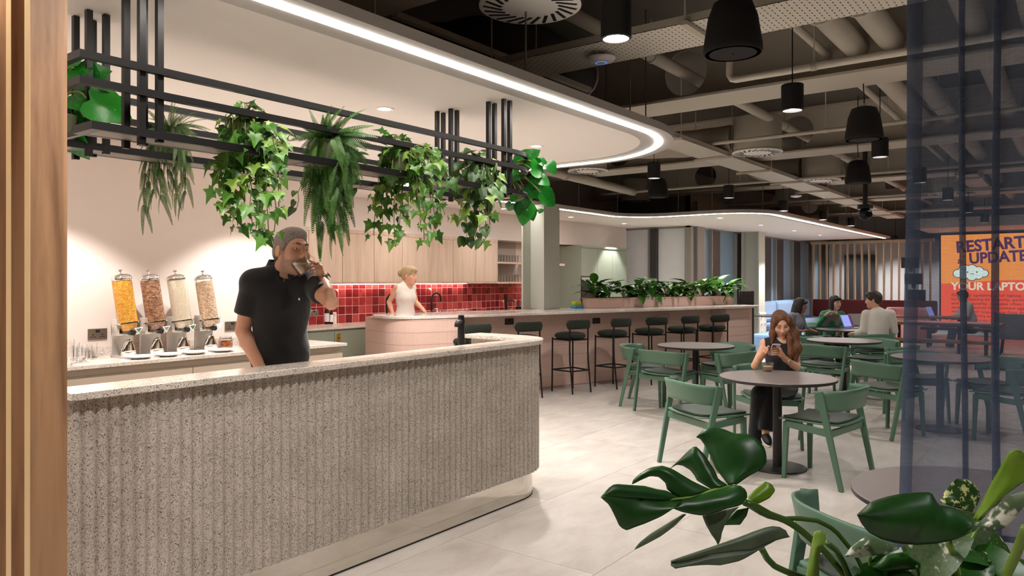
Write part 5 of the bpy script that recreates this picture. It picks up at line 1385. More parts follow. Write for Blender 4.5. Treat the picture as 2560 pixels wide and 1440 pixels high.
def torso(S, ch, wa, pe, M, s=1., g=0., fem=False):
    Mr = [list(M[i]) for i in range(3)]
    w = (.142, .150, .162) if not fem else (.128, .112, .158)
    S.ell(ch, [(w[0] + .012 + g) * s, (.106 + g) * s, (.185 + g) * s], Mr, .06); S.ell(wa, [(w[1] + g) * s, (.106 if not fem else .088) * s + g, .17 * s + g], Mr, .07); S.ell(pe, [(w[2] + g) * s, (.118 + g) * s, .125 * s + g], Mr, .06)
    if fem:
        for q in (-1, 1): S.ell(V(ch) + M @ V(q * .066 * s, .068 * s, -.035 * s), [(.054 + g) * s] * 3, None, .05)
def cols_head(base, T0, M, s, beard=None, lips=(176, 96, 84), blush=None):
    Mi = np.array(M.transposed()); c = np.array(T0); base = np.array(lin(base)); lp = np.array(lin(lips))
    def fn(v):
        q = ((v - c) @ Mi.T) / s; out = np.repeat(base[None], len(v), 0)
        d = np.sqrt((q[:, 0] / .023) ** 2 + ((q[:, 1] - .092) / .018) ** 2 + ((q[:, 2] + .065) / .0125) ** 2); f = np.clip(1.6 - d * 1.4, 0, 1)[:, None]
        if beard is not None:
            bc = np.array(lin(beard)); rn = np.random.RandomState(3).rand(len(v))
            w = np.clip((-.040 - q[:, 2] - .25 * np.maximum(0, .06 - q[:, 1]) * 0) / .012, 0, 1) * np.clip((q[:, 2] + .125) / .012, 0, 1) * np.clip((q[:, 1] + .012) / .02, 0, 1) * (np.abs(q[:, 0]) < .09)
            side = np.clip((.012 - q[:, 2]) / .02, 0, 1) * np.clip((np.abs(q[:, 0]) - .052) / .008, 0, 1) * np.clip((q[:, 1] - .004) / .01, 0, 1) * np.clip((.05 - q[:, 1]) / .015, 0, 1) * (q[:, 2] > -.125)
            mo = np.clip(1.4 - np.sqrt((q[:, 0] / .03) ** 2 + ((q[:, 2] + .047) / .009) ** 2), 0, 1) * (q[:, 1] > .07)
            w = np.clip(np.maximum(np.maximum(w, side), mo), 0, 1) * (.45 + .55 * rn) * ((q ** 2).sum(1) < .0225); out = out * (1 - w[:, None]) + bc * w[:, None]
        out = out * (1 - f) + lp * f
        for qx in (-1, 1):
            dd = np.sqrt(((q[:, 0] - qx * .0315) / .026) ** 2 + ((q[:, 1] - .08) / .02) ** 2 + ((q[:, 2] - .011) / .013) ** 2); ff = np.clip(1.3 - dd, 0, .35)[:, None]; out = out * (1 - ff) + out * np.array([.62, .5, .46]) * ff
        return out
    return fn

def mug(loc, M, lab, coffee=True, r=.042, h=.078, fill=.55, tilt_level=False):
    t = thing('glass_mug', lab, 'mug', loc)
    tr = lambda m: setattr(m, 'v', [tuple(M @ V(p)) for p in m.v])
    m = MB().lathe([(0, 0), (r * .80, 0), (r * .86, .006), (r, h), (r - .003, h), (r * .82 - .002, .009), (0, .008)], n=32); tr(m); m.build('cup', GLASS2, t, smooth=50)
    if coffee:
        def clip(lo_h, hi_h, name, mat):       # liquid clipped level whatever the tilt
            m = MB().lathe([(0, .010), (r * .80 - .003, .0102), (r - .0045, h * .97), (0, h * .97)], n=28); tr(m)
            o = m.build(name, mat, t, smooth=30); bm = bmesh.new(); bm.from_mesh(o.data)
            ctr = (M @ V(0, 0, 1)) * 0
            for zz, keep in ((lo_h, 1), (hi_h, -1)):
                if zz is None: continue
                g_ = bmesh.ops.bisect_plane(bm, geom=bm.verts[:] + bm.edges[:] + bm.faces[:], plane_co=(0, 0, zz), plane_no=(0, 0, keep * -1.), clear_outer=True)
                ed = [e for e in g_['geom_cut'] if isinstance(e, bmesh.types.BMEdge)]
                bmesh.ops.holes_fill(bm, edges=[e for e in bm.edges if e.is_boundary], sides=0)
            bm.to_mesh(o.data); bm.free()
        clip(None, h * fill, 'coffee', P('milky_coffee', (186, 136, 84), .4) if 'milky_coffee' not in MATS else MATS['milky_coffee'])
        clip(h * fill + .0004, h * (fill + .12), 'foam', P('milk_foam', (226, 200, 164), .8) if 'milk_foam' not in MATS else MATS['milk_foam'])
    m = MB(); m.tube([V(r * .95, 0, h * .82), V(r + .018, 0, h * .86), V(r + .028, 0, h * .66), V(r + .022, 0, h * .40), V(r * .9, 0, h * .26)], .0042, 8); tr(m); m.build('handle', GLASS2, t, smooth=60)
    return t

# ---- standing man drinking coffee
f = Fig('man in a black polo shirt drinking from a glass mug behind the counter', 697, 4.12)
TM = facing(28); HM = facing(52, 2, -3)
Rs, Ls = f.j(634, 706, .085), f.j(768, 703, -.085); Re, Le = f.j(607, 826, .055), f.j(828, 757, .12); Rw, Lw = f.j(650, 918, .15), f.j(806, 694, -.03)
nb, ch, wa, pe = f.j(703, 676, 0), f.j(701, 768, 0), f.j(700, 880, 0), f.j(698, 968, 0)
hc = f.j(729, 630, .0); HS = 1.07
S = SDF(.03); torso(S, ch, wa, pe, TM)
S.cap(Rs, nb, .052, .045, .04).cap(Ls, nb, .052, .045, .04).cap(Rs, ch, .055, .065, .05).cap(Ls, ch, .055, .065, .05)
S.cap(nb - V(0, 0, .03), V(hc) + HM @ V(0, -.024, -.05), .058, .053, .012)
S.chain([Rs, Rs.lerp(Re, .45), Re], [.052, .048, .039], .012); S.chain([Re, Re.lerp(Rw, .3), Rw], [.039, .043, .028], .012)
S.chain([Ls, Ls.lerp(Le, .5), Le], [.052, .045, .036], .012); S.chain([Le, Le.lerp(Lw, .35), Lw], [.036, .038, .027], .012)
T = head(S, hc, HM, HS)
relaxed_hand(S, Rw, f.j(668, 960, .19) - Rw, TM @ V(-1, .2, 0), TM @ V(-.2, 1, 0))
kn = [f.j(796, 661, -.012), f.j(801, 668, .004), f.j(801, 676, .012), f.j(797, 684, .012)]
mid = [f.j(783, 657, .016), f.j(786, 665, .026), f.j(786, 674, .030), f.j(784, 683, .026)]
tip = [f.j(774, 661, .0), f.j(776, 669, .006), f.j(776, 678, .010), f.j(776, 686, .008)]
S.cap(Lw, f.j(801, 682, -.02), .027, .024, .01)
hips = [f.j(668, 985, .04), f.j(730, 985, -.04)]; kne = [f.z(668, .50, .06), f.z(732, .50, -.02)]; ank = [f.z(664, .09, .03), f.z(736, .09, -.05)]
for a, b, c in zip(hips, kne, ank): S.chain([a, b, c], [.088, .060, .042], .03); S.cap(V(c) + V(0, 0, -.05), V(c) + TM @ V(0, .16, -.055), .036, .03, .02)
mesh_obj('body', S.mesh(.0062), SKIN, f.root, cols_head((228, 172, 142), hc, HM, HS, beard=(150, 130, 120), lips=(186, 116, 100)))
S2 = SDF(.006); hand_grid(S2, Lw.lerp(f.j(800, 682, -.02), .35), kn, mid, tip, [f.j(792, 668, -.035), f.j(783, 655, -.03), f.j(773, 651, -.012)], .021, .0076); S2.cap(Lw.lerp(Le, .08), f.j(801, 682, -.02), .0265, .022, .008)
mesh_obj('raised_hand', S2.mesh(.0034), SKIN, f.root, cols_head((228, 172, 142), hc, HM, HS), relax=1)
eyes(f.root, T, HM, HS, (-.55, 1, .05)); brows(f.root, T, P('brow_dark_brown', (70, 54, 46), .8), .0030)
# hair: cap around the skull with the face and neck cut free
hairM = hairmat('hair_grey_brown', (84, 68, 60), (190, 176, 166), 120., (1, 1, .35))
Hh = SDF(.015); Mr = [list(HM[i]) for i in range(3)]; E = lambda p, r, k=.012, sub=False: Hh.ell(T(*p), [q * HS for q in r], Mr, k, sub)
E((0, -.017, .040), (.0775, .098, .0865)); E((0, -.06, .0), (.068, .049, .07)); E((0, .03, .092), (.056, .058, .032), .03)
for q in (-1, 1): E((q * .07, .022, .03), (.010, .02, .035), .01)
E((0, .078, .006), (.062, .07, .064), .008, True); E((0, -.03, -.115), (.12, .12, .07), .008, True)
for q in (-1, 1): E((q * .085, .0, -.02), (.022, .03, .036), .006, True)
mesh_obj('hair', Hh.mesh(.005), hairM, f.root, relax=1)
# polo shirt
POLO = fabric('black_polo_pique', (30, 30, 32), .85, 900., .1, .25)
G = SDF(.03); torso(G, ch, wa, pe, TM, 1., .012)
G.cap(Rs, nb, .060, .052, .035).cap(Ls, nb, .060, .052, .035).cap(Rs, ch, .064, .078, .05).cap(Ls, ch, .064, .078, .05)
re_, le_ = Rs.lerp(Re, .66), Ls.lerp(Le, .62)
G.flat(Rs, re_, .063, .067, .02).flat(Ls, le_, .063, .062, .02)
G.half(pe - V(0, 0, .10), (0, 0, -1)); 
nv = V(hc - nb).normalized(); G.ell(nb + nv * .055 + TM @ V(0, .045, -.02), [.066, .085, .075], [list(TM[i]) for i in range(3)], .008, True)
po_ = mesh_obj('polo_shirt', G.mesh(.0062), POLO, f.root)
# collar wings, zip, badge
def collar_pts(o): 
    return [V(nb) + TM @ V(o * math.sin(a) * .94, o * math.cos(a) * .92 - .002, .044 - .070 * max(0, math.cos(a)) ** 1.5) for a in [R(18 + (342 - 18) * k / 30) for k in range(31)]]
rows = [[p + V(0, 0, .016) for p in collar_pts(.066)], collar_pts(.074), [p - V(0, 0, .034) for p in collar_pts(.090)]]
MB().grid(rows).build('collar', POLO, po_, smooth=180, solid=.005)
zp = [V(ch) + TM @ V(0, y, z) for y, z in ((.085, .155), (.112, .10), (.122, .05), (.124, .0))]
MB().tube(zp, .0035, 6).build('zip', BLACKM, po_); MB().box(*(V(zp[0]) + TM @ V(0, .006, 0) + V(*d) for d in ((-.004, -.004, -.016), (.004, .004, .004)))).build('zip_pull', CHROME, po_)
bp_ = V(ch) + TM @ V(-.080, .100, .045); MB().ell(bp_, (.006, .004, .008), 8, 6).build('emblem', P('emblem_white', (226, 226, 226), .6), po_)
TRS = fabric('dark_trousers', (34, 35, 42), .85, 500., .1)
G = SDF(.03); G.ell(pe, [.174, .13, .13], [list(TM[i]) for i in range(3)], .05); G.half(pe + V(0, 0, .03), (0, 0, 1))
for a, b, c in zip(hips, kne, ank): G.chain([a, b], [.100, .074], .03).flat(b, V(c) + V(0, 0, -.04), .074, .062, .02)
mesh_obj('trousers', G.mesh(.012), TRS, f.root)
for c in ank: MB().ell(V(c) + TM @ V(0, .06, -.045), (.05, .14, .044), M=TM.to_4x4()).build('shoe', BLACKM, f.root, smooth=180)
# wrist watch, ring
wd = (V(Lw) - V(Le)).normalized(); wx, wy = frame(wd); wc = V(Lw) - wd * .012
MB().lathe([(.0325, -.011), (.0345, 0), (.0325, .011)], c=wc, n=28, M=Matrix((wx, wy, wd)).transposed()).build('watch_strap', P('watch_strap_olive', (104, 98, 84), .6), f.root, smooth=60)
wn = (toR * .8 - V(0, 0, .1) + toC * .5); wn = (wn - wd * wn.dot(wd)).normalized(); MB().cyl(wc + wn * .030, wc + wn * .041, .018, .017, n=20).build('watch_case', CHROME, f.root, smooth=40)
rp = kn[2].lerp(mid[2], .4); rd = (mid[2] - kn[2]).normalized(); a_, b_ = frame(rd)
MB().lathe([(.0088, -.002), (.0102, 0), (.0088, .002)], c=rp, n=16, M=Matrix((a_, b_, rd)).transposed()).build('ring', CHROME, f.root, smooth=60)
# his mug, tilted to the mouth, handle to the hand
cup0 = at(765.5, 683, 4.12 - .055); ax = (at(748, 655, 4.12 - .065) - cup0).normalized(); hx = (toR + toC * -.2 - V(0, 0, .0)); hx = (hx - ax * hx.dot(ax)).normalized()
mug(cup0, Matrix((hx, ax.cross(hx), ax)).transposed(), 'glass mug of milky coffee at the standing man\'s lips', r=.049, h=.082, fill=.56)

def figure(f, yaw, hd, J, skin, top, trs, hair, s=1., fem=True, vox=.010, sleeve=.0, shoes=None, lean=0, hands=True, wide=1., beardc=None, cutV=True):
    """J: picture joints; hd=(px,py,tc,yaw,pitch,roll,scale)"""
    TM = facing(yaw, lean); HM = facing(*hd[3:6]); HS = hd[6]; hc = f.j(*hd[:3])
    g = {k: (f.j(*v) if not isinstance(v, Vector) else v) for k, v in J.items()}
    S = SDF(.025); torso(S, g['ch'], g['wa'], g['pe'], TM, s, 0, fem); sh = .042 * s
    for a in 'RL':
        S.cap(g[a + 's'], g['nb'], sh, .038 * s, .03).cap(g[a + 's'], g['ch'], sh, .055 * s, .05)
        S.chain([g[a + 's'], g[a + 'e']], [.042 * s, .034 * s], .012); S.chain([g[a + 'e'], g[a + 'e'].lerp(g[a + 'w'], .3), g[a + 'w']], [.034 * s, .036 * s, .024 * s], .012)
        if hands:
            d = g.get(a + 'h'); d = (d - g[a + 'w']) if d is not None else (g[a + 'w'] - g[a + 'e'])
            relaxed_hand(S, g[a + 'w'], d, (0, 0, -1) if abs(d.normalized().z) < .8 else tuple(TM @ V(0, 1, 0)), tuple(TM @ V(-1 if a == 'R' else 1, .3, .2)), s * .92)
        S.chain([g[a + 'p'], g[a + 'k'], g[a + 'a']], [.082 * s, .056 * s, .036 * s], .03)
        td = (TM @ V(0, 1, 0)) if a + 't' not in g else (g[a + 't'] - g[a + 'a']).normalized()
        S.cap(V(g[a + 'a']) - V(0, 0, .04 * s), V(g[a + 'a']) + V(td) * .13 * s - V(0, 0, .05 * s), .032 * s, .027 * s, .02)
    S.cap(g['nb'] - V(0, 0, .02), V(hc) + HM @ V(0, -.022, -.055) * HS, .049 * s, .045 * s, .02)
    T = head(S, hc, HM, HS, not fem)
    body = mesh_obj('body', S.mesh(vox), SKIN, f.root, cols_head(skin, hc, HM, HS, beard=beardc), relax=1)
    # top
    G = SDF(.025); torso(G, g['ch'], g['wa'], g['pe'] + V(0, 0, .02), TM, s, .012 * wide, fem)
    for a in 'RL':
        G.cap(g[a + 's'].lerp(g['nb'], .12), g['nb'], sh + .008, .044 * s, .03).cap(g[a + 's'].lerp(g['ch'], .15), g['ch'], sh + .012, .066 * s, .05)
        if sleeve > 0:
            G.chain([g[a + 's'], g[a + 'e']], [.058 * s * wide, .052 * s * wide], .02)
            if sleeve > 1: G.flat(g[a + 'e'], g[a + 'e'].lerp(g[a + 'w'], sleeve - 1), .050 * s * wide, .040 * s * wide, .02)
    nv = (V(hc) - g['nb']).normalized()
    G.ell(g['nb'] + nv * .05 * s + TM @ V(0, .04 if cutV else 0, -.02) * s, [.056 * s, .075 * s, .085 * s if cutV else .06 * s], [list(TM[i]) for i in range(3)], .008, True)
    G.half(g['pe'] - V(0, 0, .05), (0, 0, -1))
    tp = mesh_obj('top', G.mesh(vox), top, f.root, relax=1)
    G = SDF(.03); G.ell(g['pe'] - V(0, 0, .02), [.168 * s, .130 * s, .118 * s], [list(TM[i]) for i in range(3)], .05)
    for a in 'RL': G.chain([g[a + 'p'], g[a + 'k']], [.094 * s, .074 * s], .03).flat(g[a + 'k'], g[a + 'k'].lerp(g[a + 'a'], .97), .074 * s, .066 * s, .02)
    mesh_obj('trousers', G.mesh(max(vox, .010)), trs, f.root, relax=1)
    for a in 'RL':
        td = (TM @ V(0, 1, 0)) if a + 't' not in g else (g[a + 't'] - g[a + 'a']).normalized()
        u = V(0, 0, 1); r_ = V(td).cross(u).normalized(); Mx = Matrix((r_, td, r_.cross(V(td)))).transposed().to_4x4()
        c = V(g[a + 'a']) + V(td) * .055 * s - V(0, 0, .04 * s)
        sh_ = MB().ell(c, (.042 * s, .125 * s, .042 * s), 16, 10, M=Mx).build('shoe', shoes or BLACKM, f.root, smooth=180)
        MB().ell(c - V(0, 0, .026 * s), (.045 * s, .13 * s, .018 * s), 16, 8, M=Mx).build('sole', P('sole_white', (222, 214, 202), .6) if 'sole_white' not in MATS else MATS['sole_white'], sh_, smooth=180)
    # hair
    Hh = SDF(.015); Mr = [list(HM[i]) for i in range(3)]; E = lambda p, r, k=.012, sub=False: Hh.ell(T(*p), [q * HS for q in r], Mr, k, sub)
    hair[1](Hh, E, T, f, g)
    mesh_obj('hair', Hh.mesh(min(vox, .008)), hair[0], f.root, relax=1)
    return T, HM, HS, g, TM, tp

# ---- seated woman with a phone
def longhair(Hh, E, T, f, g):
    E((0, -.018, .042), (.083, .104, .092)); E((0, -.05, -.02), (.082, .06, .09), .02)
    for q in (-1, 1): E((q * .066, .03, .05), (.024, .05, .055), .02); E((q * .074, .01, -.03), (.022, .05, .075), .02)
    E((-.004, .112, .0), (.053, .08, .090), .010, True)
    Hh.chain([f.j(1972, 800, .02), f.j(1983, 838, .05), f.j(1990, 872, .10), f.j(1986, 905, .11)], [.035, .045, .048, .022], .03)
    Hh.chain([f.j(1966, 815, .06), f.j(1974, 850, .11), f.j(1976, 885, .13), f.j(1972, 905, .12)], [.016, .024, .026, .010], .02)
    Hh.chain([f.j(1938, 805, .03), f.j(1931, 835, .05), f.j(1930, 858, .07)], [.026, .028, .012], .02)
HAIRB = hairmat('hair_chestnut', (58, 32, 18), (150, 92, 52), 55., (1, 1, .18)); HAIRK = hairmat('hair_black', (16, 12, 11), (44, 34, 30), 55., (1, 1, .2)); HAIRN = hairmat('hair_dark_brown', (38, 26, 18), (80, 58, 40), 60., (1, 1, 1)); HAIRL = hairmat('hair_blonde', (150, 122, 84), (214, 190, 150), 60., (1, 1, .3))
BLKT = fabric('black_sleeveless_blouse', (26, 26, 30), .8, 700., .1); BLKP = fabric('black_trousers', (24, 24, 27), .85, 600., .1)
f = Fig('seated woman in a black sleeveless top looking at her phone', 1951, 6.80)
T, HM, HS, g, TM, tp_ = figure(f, 3, (1952, 811, .03, -8, -22, 6, .96), dict(nb=(1951, 848, 0), ch=(1951, 884, .01), wa=(1951, 927, .02), pe=(1952, 962, .0),
    Rs=(1913, 860, .0), Re=(1887, 914, .10), Rw=(1906, 888, .22), Ls=(1989, 862, .0), Le=(1992, 918, .09), Lw=(1963, 898, .22), Rp=(1933, 970, .04), Lp=(1970, 970, .04),
    Rk=(1898, 982, .42), Ra=(1886, 1118, .40), Lk=(1925, 972, .42), La=(1914, 1080, .52), Lt=(1924, 1100, .68)), (236, 184, 154), BLKT, BLKP, (HAIRB, longhair), .90, True, .0066, hands=False)
S = SDF(.01)
kn = [f.j(1950, y, .262) for y in (874, 879, 884, 889)]; mid = [f.j(1940, y, .292) for y in (870, 875.5, 881, 886.5)]; tip = [f.j(1929, y, .290) for y in (872, 877.5, 883, 888)]
hand_grid(S, g['Lw'], kn, mid, tip, [f.j(1955, 884, .25), f.j(1950, 872, .255), f.j(1944, 864, .262)], .019, .0074)
kn = [f.j(1914, y, .255) for y in (871, 875, 879, 883)]; mid = [f.j(1920, y, .280) for y in (867, 872, 877, 881)]; tip = [f.j(1924, 867, .262), f.j(1918, 877, .285), f.j(1916, 881, .282), f.j(1913, 884, .278)]
hand_grid(S, g['Rw'], kn, mid, tip, [f.j(1910, 880, .26), f.j(1916, 872, .255), f.j(1921, 865, .255)], .019, .0074)
for a in 'RL': S.cap(g[a + 'w'], g[a + 'w'].lerp(g[a + 'e'], .3), .0225, .028, .01)
mesh_obj('hands', S.mesh(.0045), SKIN, f.root, cols_head((222, 164, 132), f.j(1952, 811), HM, HS), relax=1)
brows(f.root, T, HAIRB, .003)
for q in (-1, 1): MB().tube([V(T(q * .018, .0855, .0065)), V(T(q * .031, .0865, .0045)), V(T(q * .044, .076, .0065))], .0022, 5).build('eyelash', HAIRK, f.root, smooth=180)
wd = (g['Lw'] - g['Le']).normalized(); a_, b_ = frame(wd); wc = g['Lw'] - wd * .02
MB().lathe([(.0255, -.006), (.028, 0), (.0255, .006)], c=wc, n=24, M=Matrix((a_, b_, wd)).transposed()).build('bracelet_watch', GOLD, f.root, smooth=60)
wn = (toC - wd * toC.dot(wd)).normalized(); wx = wd.cross(wn); MB().box((-.011, -.009, 0), (.011, .009, .006), M=Matrix.Translation(wc + wn * .026) @ Matrix((wx, wd, wn)).transposed().to_4x4()).build('watch_face', P('watch_dial', (226, 222, 206), .3), f.root)
pc = at(1936, 874, 6.80 - .272); pu = (V(0, 0, .72) + toC * .68 + toR * .04).normalized(); pr = (toR - pu * toR.dot(pu)).normalized(); pn = pr.cross(pu)
if pn.dot(toC) < 0: pn = -pn
Mp = Matrix.Translation((0, 0, 0)) @ Matrix((pr, pu, pn)).transposed().to_4x4()
ph = thing('phone', 'pale pink smartphone in the seated woman\'s hands', 'phone', pc)
MB().box((-.037, -.073, -.004), (.037, .073, .004), M=Mp).build('case', P('phone_case_pink', (232, 206, 206), .3), ph, bevel=.004)
cmz = MB().box((-.034, .030, .004), (.002, .068, .006), M=Mp).build('camera_plate', P('camera_plate', (206, 184, 184), .3), ph, bevel=.002)
for (a, b) in ((-.026, .058), (-.026, .040), (-.008, .049)): MB().cyl(Mp @ V(a, b, .006), Mp @ V(a, b, .0085), .0075, n=16).build('camera_lens', BLACKM, cmz)
q = onz(1919, 928, .741); mug(V(q.x, q.y, .7412), Matrix.Rotation(math.atan2(-toR.y, -toR.x), 3, 'Z'), 'glass mug of coffee on the table before the seated woman', r=.052, h=.075, fill=.46)

# ---- group at the laptop table
def bobhair(top, low):
    def fn(Hh, E, T, f, g):
        E((0, -.018, .042), (.083, .104, .092)); E((0, -.05, -.03), (.080, .06, .10), .02)
        for q in (-1, 1): E((q * .072, .0, -.04), (.024, .05, .10), .02); E((q * .062, -.02, -.14), (.03, .045, .10), .03)
        E((0, .078, .070), (.062, .030, .028), .012); E((0, .115, -.015), (.050, .075, .068), .008, True)
        for c in low: Hh.chain(c, [.045, .05, .03], .03)
    return fn
GRNT = fabric('emerald_blouse', (16, 116, 74), .7, 500., .12, .3); GRYT = fabric('grey_blouse', (132, 132, 142), .8, 500., .1); WHT = fabric('white_shirt_cotton', (214, 206, 196), .85, 300., .06); WHT2 = fabric('white_top', (236, 228, 220), .85, 300., .05); DKP = fabric('navy_trousers', (30, 32, 44), .85, 400., .1)
f = Fig('woman in an emerald blouse raising a glass mug at the laptop table', 2085, 12.75)
T, HM, HS, g, TM, _ = figure(f, 12, (2088, 757, .02, 18, -2, 0, .98), dict(nb=(2082, 779, 0), ch=(2081, 797, .01), wa=(2080, 818, .02), pe=(2080, 840, 0), Rs=(2059, 785, 0), Re=(2047, 812, .10), Rw=(2067, 785, .22), Rh=(2076, 780, .24), Ls=(2104, 786, 0), Le=(2112, 815, .06), Lw=(2098, 829, .25),
    Rp=(2071, 845, .03), Lp=(2092, 845, .03), Rk=(2066, 850, .42), Ra=(2064, 914, .40), Lk=(2096, 850, .42), La=(2098, 914, .40)), (232, 188, 162), GRNT, DKP, (HAIRK, bobhair(0, [])), .90, True, .010, sleeve=1.85, wide=1.1)
eyes(f.root, T, HM, HS, (.3, 1, 0)); brows(f.root, T, HAIRK, .003)
for q in (-1, 1):
    c = V(T(q * .032, .098, .012)); d = HM @ V(0, 1, 0); a_, b_ = frame(d); MB().tube([c + (a_ * math.cos(k * R(30)) + b_ * math.sin(k * R(30))) * .021 for k in range(12)], .0014, 5, closed=True).build('spectacle_rim', P('spectacle_gold', (190, 170, 150), .3, .8) if 'spectacle_gold' not in MATS else MATS['spectacle_gold'], f.root)
mp = at(2083, 788, 12.75 - .30); mug(mp, Matrix.Rotation(R(200), 3, 'Z'), 'glass mug of coffee in the green-bloused woman\'s hand', r=.042, h=.075, fill=.6)
def shorthair(Hh, E, T, f, g):
    E((0, -.016, .045), (.084, .106, .094)); E((0, -.062, .005), (.070, .05, .075), .02); E((0, .055, .088), (.062, .055, .036), .03)
    for q in (-1, 1): E((q * .072, .028, .045), (.016, .03, .04), .015)
    E((0, .088, -.03), (.066, .07, .062), .008, True); E((0, -.03, -.125), (.12, .12, .07), .008, True)
    for q in (-1, 1): E((q * .088, .004, -.02), (.022, .03, .036), .006, True)
f = Fig('man in a white shirt with his back turned, at the laptop table', 2196, 11.25)
T, HM, HS, g, TM, tp_ = figure(f, -150, (2184, 751, -.04, -125, -4, 0, 1.04), dict(nb=(2192, 777, 0), ch=(2195, 800, 0), wa=(2196, 826, .02), pe=(2196, 848, .02), Ls=(2166, 786, -.03), Le=(2160, 826, -.05), Lw=(2141, 833, -.22), Lh=(2126, 832, -.28), Rs=(2226, 785, .06), Re=(2234, 828, -.02), Rw=(2212, 836, -.26),
    Rp=(2206, 854, -.03), Lp=(2186, 854, -.06), Rk=(2196, 852, -.42), Ra=(2180, 930, -.50), Lk=(2168, 852, -.40), La=(2152, 928, -.62)), (224, 172, 146), WHT, DKP, (HAIRN, shorthair), 1.0, False, .010, sleeve=1.9, wide=1.25, shoes=P('sneaker_tan', (150, 118, 92), .7))
def lhair2(Hh, E, T, f, g):
    bobhair(0, [])(Hh, E, T, f, g); Hh.chain([f.j(1988, 765, .0), f.j(1984, 790, .03), f.j(1998, 812, .08)], [.05, .06, .02], .03)
f = Fig('woman with long black hair in a grey blouse at the laptop table', 1990, 12.35)
figure(f, 62, (2001, 764, .0, 62, -10, 0, .98), dict(nb=(1990, 787, 0), ch=(1990, 803, .0), wa=(1987, 822, .0), pe=(1984, 843, 0), Rs=(1978, 790, .10), Re=(1976, 820, .14), Rw=(2004, 828, .16), Rh=(2020, 824, .16), Ls=(2002, 790, -.10), Le=(2010, 820, -.10), Lw=(2030, 826, -.06),
    Rp=(1986, 848, .06), Lp=(1990, 848, -.06), Rk=(2030, 852, .10), Ra=(2028, 920, .10), Lk=(2036, 852, -.06), La=(2040, 918, -.06)), (176, 122, 96), GRYT, DKP, (HAIRK, lhair2), .90, True, .010, sleeve=1.6, wide=1.1)
# ---- kitchen worker crossing behind the bar
def updo(Hh, E, T, f, g):
    E((0, -.018, .045), (.084, .106, .094)); E((0, -.06, .0), (.075, .05, .08), .02); E((0, -.125, .02), (.05, .05, .05), .02); E((0, .05, .088), (.06, .055, .034), .03); E((0, .088, -.03), (.064, .07, .06), .008, True); E((0, -.02, -.125), (.12, .12, .06), .008, True)
f = Fig('blonde woman in a white sleeveless top moving about behind the bar', 1016, 10.0)
T, HM, HS, g, TM, _ = figure(f, 55, (1024, 690, .0, 70, -6, 0, 1.0), dict(nb=(1013, 714, 0), ch=(1012, 737, 0), wa=(1014, 767, 0), pe=(1013, 795, 0), Rs=(992, 720, .09), Re=(973, 756, .06), Rw=(982, 784, .18), Ls=(1032, 719, -.09), Le=(1040, 756, -.06), Lw=(1056, 772, .06),
    Rp=(1005, 805, .05), Lp=(1022, 805, -.05), Rk=f.z(1000, .50, .05), Ra=f.z(985, .09, .08), Lk=f.z(1030, .50, -.05), La=f.z(1042, .09, -.02)), (226, 172, 144), WHT2, DKP, (HAIRL, updo), .93, True, .009)
eyes(f.root, T, HM, HS); brows(f.root, T, HAIRL, .003)
# ---- man behind the curtain
f = Fig('man in a pale grey shirt sitting on a bench before the orange screen', 2418, 17.2)
figure(f, -100, (2407, 741, -.02, -110, -12, 0, 1.03), dict(nb=(2414, 758, 0), ch=(2419, 776, 0), wa=(2427, 800, .0), pe=(2430, 820, 0), Ls=(2408, 764, -.14), Le=(2398, 786, -.14), Lw=(2378, 793, -.12), Rs=(2424, 764, .14), Re=(2416, 792, .16), Rw=(2390, 797, .10),
    Rp=(2428, 824, .08), Lp=(2428, 824, -.08), Rk=(2384, 826, .10), Ra=(2376, 872, .10), Lk=(2380, 826, -.08), La=(2370, 872, -.08)), (206, 160, 136), WHT, DKP, (HAIRN, shorthair), 1.0, False, .013, sleeve=1.85, wide=1.2)

# laptops on the group's table
LAP = P('laptop_silver', (176, 174, 174), .35, .6)
def laptop(px, py, dep, deg, lab, screen=False):
    q = at(px, py, dep); t = thing('laptop', lab, 'laptop', (q.x, q.y, .741), R(deg))   # local +y is the user side
    MB().box((-.155, -.0, 0), (.155, .215, .014)).build('base', LAP, t, bevel=.004); Ml = Matrix.Translation((0, 0, .014)) @ Matrix.Rotation(R(22), 4, 'X')
    MB().box((-.155, -.008, 0), (.155, 0, .21), M=Ml).build('lid', LAP, t, bevel=.003)
    d = MB().box((-.146, .0002, .008), (.146, .001, .202), M=Ml).build('display', emit('laptop_display', (120, 128, 190), 1.) if 'laptop_display' not in MATS else MATS['laptop_display'], t)
    if screen: MB().box((-.146, .0011, .008), (-.07, .0015, .202), M=Ml).build('side_bar', emit('laptop_side', (86, 50, 84), .7), d)
    MB().box((-.14, .03, .0141), (.14, .13, .0145)).build('keyboard', BLACKM, t)
ug = lambda deg: math.degrees(math.atan2((facing(deg) @ V(0, 1, 0)).y, (facing(deg) @ V(0, 1, 0)).x)) - 90
laptop(2072, 818, 12.66, ug(165), 'silver laptop with its lid back to the camera, left one')
laptop(2134, 816, 12.86, ug(190), 'silver laptop with its lid back to the camera, behind the tilted screen')
laptop(2124, 822, 12.32, ug(35), 'laptop with a lit violet screen beside the man in white', True)
laptop(2330, 795, 15.95, ug(40), 'open laptop on the long desk behind the curtain')

